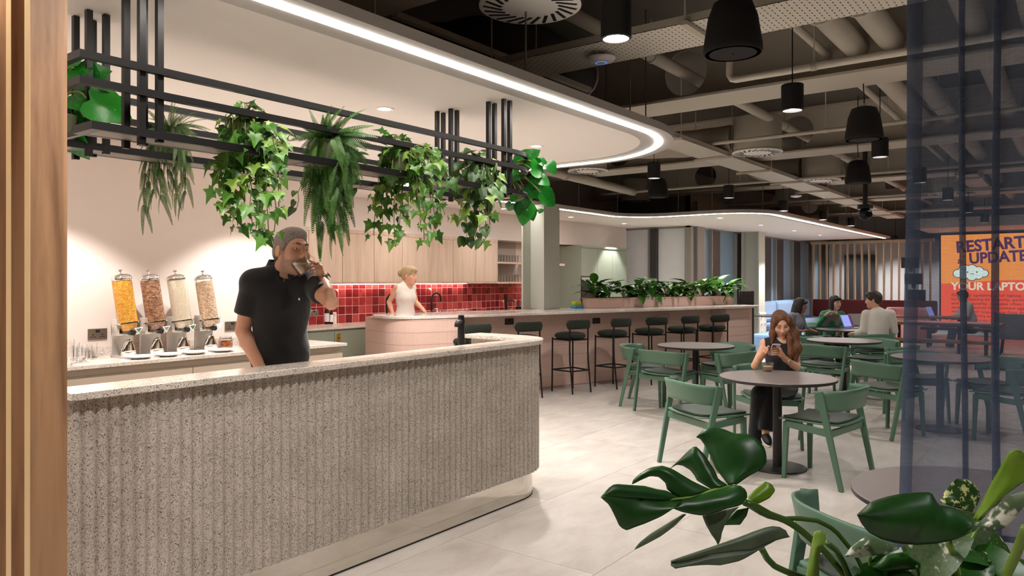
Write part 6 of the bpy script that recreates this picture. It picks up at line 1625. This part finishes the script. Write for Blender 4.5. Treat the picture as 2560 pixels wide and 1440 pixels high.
# ------------------------------------------------------------------ plants
IVY = leafmat('ivy_leaf', (30, 74, 24), (96, 150, 58), .32); IVYL = leafmat('ivy_leaf_light', (62, 112, 34), (150, 186, 84), .32)
FERN = leafmat('fern_leaf', (34, 78, 28), (92, 138, 58), .4); FERN2 = leafmat('fern_leaf_dusty', (44, 84, 44), (116, 146, 84), .45)
SCIN = leafmat('scindapsus_leaf', (24, 58, 30), (80, 124, 52), .35, spots=((132, 150, 112), 90., .56)); POTH = leafmat('pothos_leaf', (8, 84, 22), (36, 138, 40), .28, spots=((196, 206, 120), 16., .66))
LILY = leafmat('peace_lily_leaf', (20, 56, 18), (66, 116, 34), .25); VINE = P('vine_stem', (112, 122, 52), .6); VINED = P('vine_stem_brown', (82, 74, 46), .7)
POTG = P('pot_sage_glaze', (112, 116, 92), .18); POTT = P('pot_terracotta', (206, 160, 124), .8); SOILM = MATS['soil']
def leaf_mesh(name, outline, mat, fold=.18, droop=.25, rings=3):
    """leaf in its own frame: stalk at the origin, tip along +y, upper side +z; size 1"""
    n = len(outline); cx = sum(p[0] for p in outline) / n; cy = sum(p[1] for p in outline) / n * .7
    m = MB(); rows = []
    sh = lambda x, y: V(x, y, fold * abs(x) - droop * y * y - .10 * math.sin(x * 9) * abs(x))
    for r in range(1, rings + 1):
        t = r / rings; rows.append([sh(cx + (x - cx) * t, cy + (y - cy) * t) for x, y in outline])
    c = sh(cx, cy); k0 = len(m.v); m.add([c] + rows[0], [(0, 1 + i, 1 + (i + 1) % n) for i in range(n)])
    for a, b in zip(rows, rows[1:]): m.grid([a, b], True)
    return m.build(name, mat, None, smooth=180)
def mirror(h): return h + [(-x, y) for x, y in h[::-1] if abs(x) > 1e-6]
IVYO = mirror([(0, .12), (.16, 0), (.40, .02), (.30, .20), (.52, .42), (.30, .48), (.20, .60), (0, 1.0)])
HEART = mirror([(0, .10), (.14, .0), (.30, .03), (.41, .20), (.42, .40), (.32, .64), (.16, .86), (0, 1.0)])
LANC = mirror([(0, 0), (.10, .10), (.18, .30), (.19, .50), (.14, .75), (.06, .92), (0, 1.0)])
LP = {}
for nm, ol, mt, fo, dr in (('ivy', IVYO, IVY, .22, .30), ('ivyl', IVYO, IVYL, .22, .30), ('scin', HEART, SCIN, .2, .3), ('poth', HEART, POTH, .25, .35), ('lily', LANC, LILY, .5, .55)):
    o = leaf_mesh('leaf', ol, mt, fo, dr); LP[nm] = o.data; bpy.data.objects.remove(o)
def leaf(kind, p, tipd, nrm, size, parent, wscale=1.):
    o = bpy.data.objects.new('leaf', LP[kind]); COL.objects.link(o); o.parent = parent
    y = V(tipd).normalized(); z = V(nrm); z = z - y * z.dot(y); z = z.normalized() if z.length > 1e-4 else frame(y)[0]; x = y.cross(z)
    M = Matrix((x, y, z)).transposed().to_4x4(); M.translation = V(p); o.matrix_local = M @ Matrix.Diagonal((size * wscale, size, size, 1)); return o
def bez(a, b, c, d, n=14): return [a * (1 - t) ** 3 + b * 3 * t * (1 - t) ** 2 + c * 3 * t * t * (1 - t) + d * t ** 3 for t in [k / n for k in range(n + 1)]]
rnd = random.Random(11)
def rv(s): return V(rnd.uniform(-s, s), rnd.uniform(-s, s), rnd.uniform(-s, s))
def pot(t, c, r=.065, h=.125):
    p = MB().lathe([(0, 0), (r * .84, 0), (r * .86, .003), (r * .88, h * .22)], c=c, n=28).build('pot_foot', POTT, t, smooth=40)
    MB().lathe([(r * .885, h * .22), (r * .90, h * .23), (r, h), (r - .006, h), (r - .01, h - .012), (0, h - .012)], c=c, n=28).build('pot', POTG, t, smooth=40)
    MB().lathe([(0, h - .0115), (r - .01, h - .0115)], c=c, n=20, ends=False).build('potting_soil', SOILM, t)
RACKZ = 2.081
def trailing(lab, cpos, ends, kind, size, spacing=.028, kinds2=None, name='trailing_ivy', dens=1, top=8, front=None):
    """a potted trailing plant: one strand to each end point (world)"""
    t = thing(name, lab, 'plant', cpos); pot(t, V(0, 0, 0)); c0 = V(0, 0, .12)
    for e in ends:
        e = V(e) - V(cpos); hor = V(e.x, e.y, 0); out = hor.normalized() if hor.length > .02 else V(toC)
        p1 = c0 + V(rnd.uniform(-.03, .03), rnd.uniform(-.03, .03), 0); rise = rnd.uniform(.03, .10)
        pts = bez(p1, p1 + out * .04 + V(0, 0, rise), V(e.x, e.y, p1.z + rise * .6) + rv(.02), e, 16)
        pts = [p + rv(.006) for p in pts]; MB().tube(pts, .0022, 5).build('vine', VINE if rnd.random() < .7 else VINED, t, smooth=180)
        L = 0
        for a, b in zip(pts, pts[1:]):
            L += (b - a).length
            while L > spacing:
                L -= spacing; d = (b - a).normalized(); side = rv(1); side = (side - d * side.dot(d)).normalized()
                nr = (toC * .8 + V(0, 0, .5) + side * .7).normalized(); td = (V(0, 0, -1) * .8 + side * .9 + d * .2)
                s_ = size * rnd.uniform(.6, 1.15); st = b + side * rnd.uniform(.008, .025)
                leaf(kind if not kinds2 or rnd.random() < .6 else kinds2, st, td, nr + rv(.35), s_, t)
    for k in range(top):     # leaves hanging over the pot's face
        a = rnd.uniform(-1.5, 1.5); d = (toC * math.cos(a) + toR * math.sin(a)); p = d * rnd.uniform(.075, .10) + V(0, 0, rnd.uniform(.0, .15))
        MB().tube([c0, d * .07 + V(0, 0, .15), p + V(0, 0, .01), p], .0018, 5).build('vine', VINE, t, smooth=180); leaf(kind, p, V(0, 0, -1) + rv(.6), d + V(0, 0, .4) + rv(.3), size * rnd.uniform(.8, 1.25), t)
    for k in range(top):     # a crown over the pot
        a = rnd.uniform(0, 6.28); d = V(math.cos(a), math.sin(a), 0); p = c0 + d * rnd.uniform(.01, .06) + V(0, 0, rnd.uniform(.02, .11))
        MB().tube([c0, c0.lerp(p, .6) + V(0, 0, .015), p], .002, 5).build('vine', VINE, t, smooth=180); leaf(kind, p, d * .8 + V(0, 0, rnd.uniform(-.5, .5)), V(0, 0, .8) + toC * .5 + rv(.3), size * rnd.uniform(.7, 1.1), t)
    return t
def frond_mesh(L=.30, n=24, w=.042):
    m = MB(); pts = []
    for k in range(n + 1):
        t = k / n; pts.append(V(0, L * t, -.25 * L * t * t))
    m.tube(pts, [.0016 * (1 - .7 * k / n) for k in range(n + 1)], 4)
    for k in range(1, n):
        t = k / n; ww = w * (1 - t) ** .55 * min(1, .35 + t * 6); p = pts[k]; d = (pts[k + 1] - pts[k - 1]).normalized()
        for s in (-1, 1):
            a = p; tip = p + V(s * ww, .35 * ww, -.22 * ww); b = L / n * .44
            m.add([a - d * b * .6, p + V(s * ww * .5, .18 * ww, .06 * ww) - d * b, tip, p + V(s * ww * .5, .18 * ww, .06 * ww) + d * b, a + d * b * .6], [(0, 1, 2, 3, 4)])
    return m
fm = [frond_mesh(.30).build('frond', FERN, None, smooth=180), frond_mesh(.26, 24, .028).build('frond', FERN2, None, smooth=180)]
FM = [o.data for o in fm]
for o in fm: bpy.data.objects.remove(o)
def frond(p, tipd, nrm, size, parent, k):
    o = bpy.data.objects.new('frond', FM[k]); COL.objects.link(o); o.parent = parent
    y = V(tipd).normalized(); z = V(nrm); z = z - y * z.dot(y); z = z.normalized() if z.length > 1e-4 else frame(y)[0]; M = Matrix((y.cross(z), y, z)).transposed().to_4x4(); M.translation = V(p)
    o.matrix_local = M @ Matrix.Scale(size, 4)
def fern(lab, cpos, strands, k, up=7, size=.6):
    """hanging fern: strands (world end points) carry fronds all the way down"""
    t = thing('hanging_fern', lab, 'plant', cpos); pot(t, V(0, 0, 0)); c0 = V(0, 0, .12)
    for e in strands:
        e = V(e) - V(cpos); hor = V(e.x, e.y, 0); out = hor.normalized() if hor.length > .02 else V(toC)
        pts = bez(c0 + rv(.02), c0 + out * .05 + V(0, 0, .09), V(e.x, e.y, c0.z + .06) + rv(.015), e, 14); MB().tube(pts, .002, 5).build('vine', VINED, t, smooth=180)
        for q in [i_ for i_ in range(2, 15) for _ in range(2 if i_ > 3 else 1)]:
            d = (pts[min(q + 1, 14)] - pts[q - 1]).normalized(); side = rv(1); side = (side - d * side.dot(d)).normalized()
            frond(pts[q], d * 1.0 + side * .55 + V(0, 0, -.35), toC + side * .6 + V(0, 0, .3), size * rnd.uniform(.6, 1.1), t, k)
    for q in range(12):     # fronds drooping over the pot
        a = rnd.uniform(-1.4, 1.4); d = toC * math.cos(a) + toR * math.sin(a); frond(d * .075 + V(0, 0, rnd.uniform(.06, .15)), V(0, 0, -1) + d * rnd.uniform(.1, .5) + rv(.3), d + V(0, 0, .3), size * rnd.uniform(.6, .95), t, k)
    for q in range(up):
        a = 6.28 * q / up + rnd.uniform(-.3, .3); d = V(math.cos(a), math.sin(a), 0); frond(c0 + d * .02, d * .8 + V(0, 0, rnd.uniform(.3, 1.1)), V(0, 0, 1) - d * .6, size * rnd.uniform(.7, 1.05), t, k)
    return t
def onrack(px, v):   # a point on a rack tray straight behind a picture column
    d = ray(px, 700); k = v / d.y; return V(d.x * k, v, RACKZ)
def ends_at(pts, dep): return [at(x, y, dep + rnd.uniform(-.07, .07)) for x, y in pts]
# fern over the cereal end
c = onrack(435, 3.372); dp = c.x * ca + c.y * sa
fern('fine hanging fern at the left of the rack above the dispensers', c, ends_at([(360, 510), (372, 450), (385, 470), (402, 485), (420, 450), (440, 480), (452, 455), (463, 475)], dp - .02), 1, 10, .55)
c = onrack(612, 2.92); dp = c.x * ca + c.y * sa
trailing('dense ivy hanging left of the man\'s head', c, ends_at([(545, 470), (560, 505), (575, 540), (592, 565), (560, 440), (610, 520), (628, 555), (648, 575), (668, 590), (690, 575), (698, 520), (640, 500), (712, 396), (700, 420), (620, 470), (585, 480), (660, 480)], dp), 'ivy', .070, .031, 'ivyl', top=22)
c = onrack(688, 3.372); pt_ = thing('potted_ivy', 'small sage pot with sparse ivy on the back tray', 'plant', c); pot(pt_, V(0, 0, 0))
for k in range(14):
    a = rnd.uniform(0, 6.28); d = V(math.cos(a), math.sin(a), 0); p = V(0, 0, .13) + d * rnd.uniform(.02, .08) + V(0, 0, rnd.uniform(0, .09)); MB().tube([V(0, 0, .115), p], .002, 5).build('vine', VINE, pt_); leaf('ivy', p, d + V(0, 0, -.2), V(0, 0, 1) + toC * .6, .05 * rnd.uniform(.7, 1.1), pt_)
c = onrack(815, 2.92); dp = c.x * ca + c.y * sa
fern('thick hanging fern right of the man\'s head', c, ends_at([(782, 470), (790, 520), (802, 550), (818, 545), (835, 550), (850, 560), (860, 520), (866, 470), (785, 420), (840, 500), (805, 470), (825, 440)], dp), 0, 13, .64)
c = onrack(868, 3.372); dp = c.x * ca + c.y * sa
trailing('dark spotted trailing plant behind the thick fern', c, ends_at([(880, 470), (745, 520), (870, 420), (850, 560)], dp), 'scin', .062, .05, name='trailing_vine', top=8)
c = onrack(992, 2.92); dp = c.x * ca + c.y * sa
trailing('bright ivy hanging in the middle of the rack', c, ends_at([(935, 590), (955, 560), (965, 520), (985, 600), (1000, 575), (1008, 540), (985, 480), (1040, 500), (1050, 560), (1060, 600), (1075, 530), (1085, 580), (1110, 540), (1118, 470), (1100, 420), (1035, 450), (1070, 470)], dp), 'ivy', .070, .031, 'ivyl', top=22)
c = onrack(1190, 2.92); dp = c.x * ca + c.y * sa
trailing('spotted heart-leaf vine hanging at the right of the rack', c, ends_at([(1130, 480), (1150, 540), (1165, 590), (1185, 600), (1200, 580), (1215, 600), (1225, 560), (1235, 520), (1242, 470), (1175, 520), (1205, 520), (1160, 470), (1245, 400)], dp), 'scin', .074, .033, 'ivyl', name='trailing_vine', top=18)
# big pothos at both ends
def pothos(lab, c, leaves, dep, size):
    t = thing('pothos_plant', lab, 'plant', c); pot(t, V(0, 0, 0), .07, .13)
    for (px, py, tx, ty, s) in leaves:
        p = at(px, py, dep + rnd.uniform(-.06, .06)) - V(c); q = at(tx, ty, dep + rnd.uniform(-.04, .04)) - V(c)
        MB().tube(bez(V(0, 0, .12), V(0, 0, .22), p.lerp(V(0, 0, .2), .3) + V(0, 0, .06), p, 10), .004, 6).build('stalk', VINE, t, smooth=180)
        leaf('poth', p, q - p, toC + V(0, 0, .35) + rv(.3), (q - p).length * size * s, t, 1.1)
    return t
c = V(1.34, 3.37, RACKZ); dp = 3.12
pothos('large-leaved pothos beside the wooden fins at the left end of the rack', c, [(170, 205, 215, 150, 1.1), (195, 200, 245, 175, 1.2), (175, 235, 240, 245, 1.2), (215, 245, 290, 275, 1.35), (180, 290, 228, 300, 1.2), (172, 320, 200, 398, 1.1), (215, 310, 180, 345, 1.), (185, 170, 170, 130, 1.), (235, 215, 280, 225, 1.)], dp, 1.02)
c = V(3.99, 3.1, RACKZ); dp = 4.95
pothos('glossy pothos spilling over the rounded right end of the rack', c, [(1300, 430), ] and [(1295, 420, 1335, 372, 1.15), (1300, 432, 1268, 445, 1.2), (1310, 425, 1325, 395, 1.1), (1325, 420, 1366, 425, 1.2), (1330, 405, 1368, 440, .9), (1368, 405, 1395, 435, .9), (1340, 470, 1360, 500, 1.1), (1350, 480, 1395, 510, 1.1), (1300, 500, 1318, 545, 1.15), (1320, 505, 1300, 565, 1.), (1280, 505, 1266, 540, .8), (1345, 530, 1365, 520, .8), (1320, 450, 1350, 460, 1.1), (1275, 450, 1245, 455, 1.), (1255, 430, 1240, 455, .8), (1335, 440, 1375, 455, 1.), (1310, 470, 1335, 500, 1.), (1290, 480, 1275, 505, 1.), (1345, 400, 1372, 412, 1.), (1325, 520, 1335, 556, .9)], dp, .92)
# peace lilies in the trough
for i in range(11):
    s = 1.36 + i * .308; c = BM @ V(s, .36 + rnd.uniform(-.03, .06), BZ + .155)
    t = thing('peace_lily', 'leafy green plant in the bar trough, %s from the left' % ['first', 'second', 'third', 'fourth', 'fifth', 'sixth', 'seventh', 'eighth', 'ninth', 'tenth', 'last'][i], 'plant', c, group='leafy plants in the bar trough')
    for k in range(21):
        a = rnd.uniform(0, 6.28); d = V(math.cos(a), math.sin(a), 0); h_ = rnd.uniform(.03, .22); p = d * rnd.uniform(.01, .09) + V(0, 0, h_)
        MB().tube([V(0, 0, 0) + d * .01, p * .6 + V(0, 0, .01), p], .003, 5).build('stalk', VINE, t); leaf('lily', p, d * rnd.uniform(.5, 1.2) + V(0, 0, rnd.uniform(-.2, 1.0)), V(0, 0, 1) - d * .3, rnd.uniform(.19, .29), t, 1.35)

# ------------------------------------------------------------------ foreground foliage close to the camera
def bigleaf(name, dark, light, rough=.22, spots=None):
    return leafmat(name, dark, light, rough, spots=spots)
MON = bigleaf('monstera_leaf', (16, 48, 16), (36, 82, 30), .34); MONU = bigleaf('monstera_underside', (66, 84, 58), (104, 116, 92), .45); YG = bigleaf('young_leaf', (70, 104, 10), (112, 150, 26), .35); STM = P('petiole_green', (58, 90, 26), .4); STL = P('petiole_light_green', (110, 138, 46), .45)
VAR = bigleaf('variegated_leaf', (28, 62, 16), (56, 92, 28), .35, ((214, 214, 146), 60., .52)); VARW = bigleaf('variegated_white_leaf', (60, 82, 50), (88, 108, 72), .3, ((206, 206, 190), 22., .5)); DKL = bigleaf('dark_pothos_leaf', (16, 50, 10), (36, 90, 22), .34)
def resample(pts, n):
    P_ = [V(*p) for p in pts]; L = [0]
    for a, b in zip(P_, P_[1:]): L.append(L[-1] + (b - a).length)
    out = []
    for k in range(n + 1):
        s = L[-1] * k / n; i = 0
        while i < len(L) - 2 and s > L[i + 1]: i += 1
        out.append(P_[i].lerp(P_[i + 1], (s - L[i]) / max(1e-9, L[i + 1] - L[i])))
    return out
class Lf:
    """large leaf made of patches between two edge curves drawn on the photograph at measured depths"""
    def __init__(s, c, ox, oy, sc_): s.c = V(c); s.o = (ox, oy, sc_); s.m = MB()
    def pt(s, p): return at(s.o[0] + p[0] / s.o[2], s.o[1] + p[1] / s.o[2], p[2]) - s.c
    def patch(s, A, B, da, db, bulge=.012, n=18, w=8):
        """da/db: (depth at start, depth at end) of each edge"""
        ra = resample([(x, y, 0) for x, y in A], n); rb = resample([(x, y, 0) for x, y in B], n); rows = []
        for k in range(n + 1):
            t = k / n; a = s.pt((ra[k].x, ra[k].y, da[0] + (da[1] - da[0]) * t)); b = s.pt((rb[k].x, rb[k].y, db[0] + (db[1] - db[0]) * t))
            nr = (toC + V(0, 0, .5)).normalized()
            rows.append([a.lerp(b, q / w) + nr * .45 * bulge * math.sin(math.pi * q / w) * (.4 + .6 * math.sin(math.pi * min(1, t + .15))) for q in range(w + 1)])
        s.m.grid(rows); return s
    def done(s, name, mat, parent, sol=.0016): return s.m.build(name, mat, parent, smooth=180, solid=sol)
pc_ = at(2330, 1440, 1.62); PLC = V(pc_.x, pc_.y, 0)
# the planter the foliage grows from stands just below the picture
pb = thing('floor_planter', 'dark floor planter hidden below the foreground leaves', 'planter', PLC, YAW - R(90))
MB().box((-.42, -.17, 0), (.55, .20, .74)).build('box', P('planter_charcoal', (52, 50, 50), .6), pb, bevel=.01); MB().box((-.40, -.15, .74), (.53, .18, .75)).build('planter_soil', SOILM, pb)
mo = thing('monstera_plant', 'monstera with a big split leaf in the foreground', 'plant', PLC + V(0, 0, .75))
O1 = (1490, 1050, 3.692); cc = PLC + V(0, 0, .75)
L1 = Lf(cc, *O1)
mid_ = [(1260, 610), (1080, 650), (880, 715), (600, 745), (300, 720), (100, 700), (45, 715)]
L1.patch([(1225, 605), (1160, 520), (1105, 450), (1060, 340), (1010, 240), (960, 170), (925, 160)], [(1290, 600), (1400, 520), (1530, 450), (1578, 380), (1560, 260), (1480, 170), (1380, 125), (1280, 128), (1180, 85), (1080, 60), (1000, 85), (925, 160)], (1.46, 1.52), (1.46, 1.52), .03, 24, 12)
L1.patch([(1080, 650), (1000, 600), (930, 555), (910, 510), (870, 460), (800, 420), (740, 410), (690, 445)], [(1225, 605), (1130, 550), (1090, 460), (1050, 400), (1000, 320), (950, 270), (915, 235), (850, 290), (770, 370), (690, 445)], (1.45, 1.50), (1.46, 1.50), .022, 20)
L1.patch([(800, 735), (720, 690), (655, 640), (640, 580), (580, 525), (500, 515), (420, 550), (330, 595)], [(1080, 650), (960, 600), (880, 560), (780, 500), (700, 450), (600, 420), (500, 440), (400, 500), (340, 560), (330, 595)], (1.43, 1.44), (1.45, 1.44), .02, 20)
L1.patch([(800, 738), (600, 745), (300, 720), (100, 700), (45, 715)], [(720, 690), (655, 655), (560, 640), (450, 610), (300, 600), (170, 590), (110, 630), (45, 715)], (1.43, 1.36), (1.44, 1.36), .014, 18)
L1.patch([(800, 738), (600, 745), (300, 720), (100, 700), (45, 715)], [(720, 815), (600, 890), (450, 955), (350, 990), (285, 1018), (220, 990), (170, 880), (120, 780), (45, 715)], (1.43, 1.36), (1.40, 1.36), .02, 20)
L1.patch([(1225, 605), (1080, 650), (880, 715), (800, 738), (710, 815)], [(1340, 610), (1390, 650), (1395, 720), (1330, 790), (1200, 820), (1050, 870), (950, 880), (800, 850), (710, 815)], (1.46, 1.41), (1.44, 1.41), .02, 20)
l1 = L1.done('split_leaf', MON, mo)
MB().tube([L1.pt((x, y, d - .004)) for (x, y), d in zip(mid_, (1.46, 1.45, 1.435, 1.42, 1.39, 1.37, 1.36))], [.0035, .003, .0028, .0024, .0018, .0014, .001], 6).build('midrib', STL, l1, smooth=180)
LU = Lf(cc, *O1); LU.patch([(800, 870), (650, 960), (500, 1050), (400, 1130), (355, 1195)], [(830, 870), (720, 980), (600, 1070), (490, 1130), (410, 1170), (355, 1195)], (1.43, 1.40), (1.43, 1.40), .006); LU.done('hanging_lobe', MONU, mo)
LU = Lf(cc, *O1); LU.patch([(980, 880), (1010, 960), (1060, 1050), (1110, 1120), (1125, 1155)], [(1320, 800), (1250, 870), (1190, 960), (1160, 1040), (1150, 1100), (1125, 1155)], (1.47, 1.46), (1.48, 1.46), .008); LU.done('hanging_lobe', MONU, mo)
LD = Lf(cc, *O1); LD.patch([(1300, 830), (1220, 910), (1180, 965)], [(1410, 810), (1390, 880), (1330, 965), (1180, 968)], (1.5, 1.5), (1.5, 1.5), .008).done('back_lobe', MON, mo)
LY = Lf(cc, *O1); LY.patch([(1400, 760), (1410, 700), (1470, 640), (1560, 570)], [(1400, 760), (1500, 770), (1600, 720), (1655, 650), (1620, 590), (1560, 570)], (1.5, 1.52), (1.5, 1.52), .015).done('young_lobe', YG, mo)
L2 = Lf(cc, *O1)
L2.patch([(1780, 1080), (1750, 1020), (1680, 980), (1600, 980), (1450, 1030), (1300, 1090), (1100, 1160), (950, 1210), (800, 1260), (690, 1300)], [(1780, 1080), (1680, 1100), (1580, 1140), (1450, 1200), (1250, 1215), (1050, 1240), (850, 1300), (690, 1325)], (1.34, 1.28), (1.34, 1.28), .016)
L2.patch([(1680, 1100), (1580, 1140), (1450, 1200), (1250, 1215), (1050, 1240), (850, 1300), (690, 1325)], [(1680, 1100), (1580, 1150), (1450, 1230), (1340, 1295), (1150, 1340), (1000, 1335), (850, 1350), (720, 1375), (690, 1340)], (1.34, 1.28), (1.34, 1.27), .01)
L2.done('grey_leaf', MONU, mo)
def stem(pts, r, O, dep, mat, par, name='petiole'):
    l = Lf(cc, *O); n = len(pts); MB().tube(resample([tuple(l.pt((x, y, dep[0] + (dep[1] - dep[0]) * i / (n - 1)))) for i, (x, y) in enumerate(pts)], 20), r, 8).build(name, mat, par, smooth=180)
O5 = (1990, 1080, 4.0)
stem([(1530, 1190), (1580, 1280), (1650, 1350), (1760, 1400), (1900, 1450), (2300, 1580)], .006, O1, (1.33, 1.5), STM, mo)
stem([(1370, 760), (1480, 800), (1600, 870), (1760, 930), (1883, 1010), (2100, 1200), (2300, 1440), (2420, 1640)], .007, O1, (1.47, 1.58), STM, mo)
stem([(1380, 770), (1560, 880), (1700, 915), (1850, 905), (2050, 930), (2200, 1010), (2400, 1250), (2560, 1600)], .005, O1, (1.48, 1.6), STM, mo)
stem([(310, 1110), (400, 1180), (470, 1300), (560, 1520), (640, 1700)], .006, O5, (1.45, 1.55), STM, mo)
sh_ = Lf(cc, *O5); sh_.patch([(90, 1500), (150, 1150), (180, 1000), (240, 985)], [(230, 1500), (225, 1250), (285, 1100), (295, 1020), (240, 985)], (1.42, 1.44), (1.42, 1.44), .02).done('leaf_sheath', STL, mo)
po2 = thing('pothos_plant', 'leafy pothos filling the bottom right corner', 'plant', cc)
r1 = Lf(cc, *O5)
r1.patch([(610, 830), (750, 700), (900, 650), (1050, 620), (1250, 605), (1350, 605), (1405, 700), (1430, 735), (1550, 750), (1650, 790), (1740, 860), (1772, 930)], [(610, 830), (650, 910), (720, 1000), (850, 1070), (1000, 1110), (1200, 1130), (1400, 1115), (1550, 1085), (1680, 1040), (1772, 930)], (1.33, 1.40), (1.29, 1.36), .06, 30, 14)
b1 = r1.done('broad_leaf', DKL, po2)
def lf5(name, A, B, da, db, mat, bulge=.014): l = Lf(cc, *O5); l.patch(A, B, da, db, bulge); return l.done(name, mat, po2)
lf5('speckled_leaf', [(1435, 700), (1500, 570), (1600, 470)], [(1435, 700), (1540, 740), (1700, 780), (1760, 830), (1850, 640), (1800, 540), (1720, 475), (1600, 470)], (1.62, 1.62), (1.60, 1.64), VAR, .02)
lf5('rolled_leaf', [(1770, 870), (1870, 680), (1960, 500), (2060, 320), (2130, 200), (2190, 180)], [(1800, 890), (1950, 760), (2100, 620), (2300, 480), (2330, 260), (2260, 190), (2190, 180)], (1.25, 1.20), (1.23, 1.18), YG, .03)
lf5('pale_edged_leaf', [(1775, 910), (1900, 830), (2050, 700), (2130, 620), (2350, 560)], [(1775, 925), (1850, 985), (1980, 1000), (2100, 950), (2200, 850), (2350, 640)], (1.24, 1.17), (1.22, 1.16), VARW, .025)
lf5('pale_small_leaf', [(485, 1245), (560, 1140), (720, 1030), (900, 1100), (1030, 1170)], [(485, 1245), (600, 1255), (730, 1240), (900, 1220), (1030, 1170)], (1.48, 1.5), (1.46, 1.5), VARW, .015)
lf5('yellow_green_leaf', [(1640, 1070), (1660, 1130), (1695, 1215)], [(1820, 970), (1790, 1060), (1740, 1140), (1695, 1215)], (1.42, 1.4), (1.42, 1.4), YG, .01)
lf5('dark_leaf', [(760, 1350), (900, 1230), (1150, 1190), (1380, 1310)], [(760, 1350), (900, 1400), (1200, 1370), (1380, 1310)], (1.5, 1.5), (1.47, 1.5), DKL, .02)
stem([(1525, 1090), (1560, 1190), (1600, 1330), (1640, 1500), (1640, 1750)], .006, O5, (1.37, 1.5), STL, po2)
stem([(2300, 960), (2200, 1220), (2100, 1440), (2020, 1700)], .008, O5, (1.22, 1.35), STL, po2)
stem([(735, 1240), (745, 1330), (800, 1500), (900, 1750)], .004, O5, (1.5, 1.55), STL, po2)
mats5 = [DKL, bigleaf('speckled_small_leaf', (28, 62, 16), (56, 92, 28), .35, ((190, 194, 120), 7., .56)), DKL, DKL, bigleaf('pale_small_leaf_mat', (52, 78, 44), (84, 106, 66), .3, ((196, 198, 176), 3., .55))]
for m_ in range(5):
    o = leaf_mesh('leaf', HEART, mats5[m_], .25, .35, 4); LP['fg%d' % m_] = o.data; bpy.data.objects.remove(o)
for k in range(64):
    x, y = rnd.uniform(760, 2330), rnd.uniform(1190, 1560)
    if x < 1250 and y < 1300: y = rnd.uniform(1330, 1560)
    d = rnd.uniform(1.46, 1.66); p = r1.pt((x, y, d)); tp_ = V(0, 0, rnd.uniform(-.7, .5)) + toR * rnd.uniform(-1, .6) + toC * rnd.uniform(.1, .8)
    leaf('fg%d' % rnd.randrange(5), p, tp_, V(0, 0, 1) + toC * .8 + rv(.3), rnd.uniform(.08, .14), po2, 1.15)
    MB().tube([p, p.lerp(V(rnd.uniform(-.1, .3), 0, 0), .5) + V(0, 0, -.03), V(rnd.uniform(-.1, .2), rnd.uniform(-.05, .05), 0)], .003, 5).build('stalk', STM, po2)
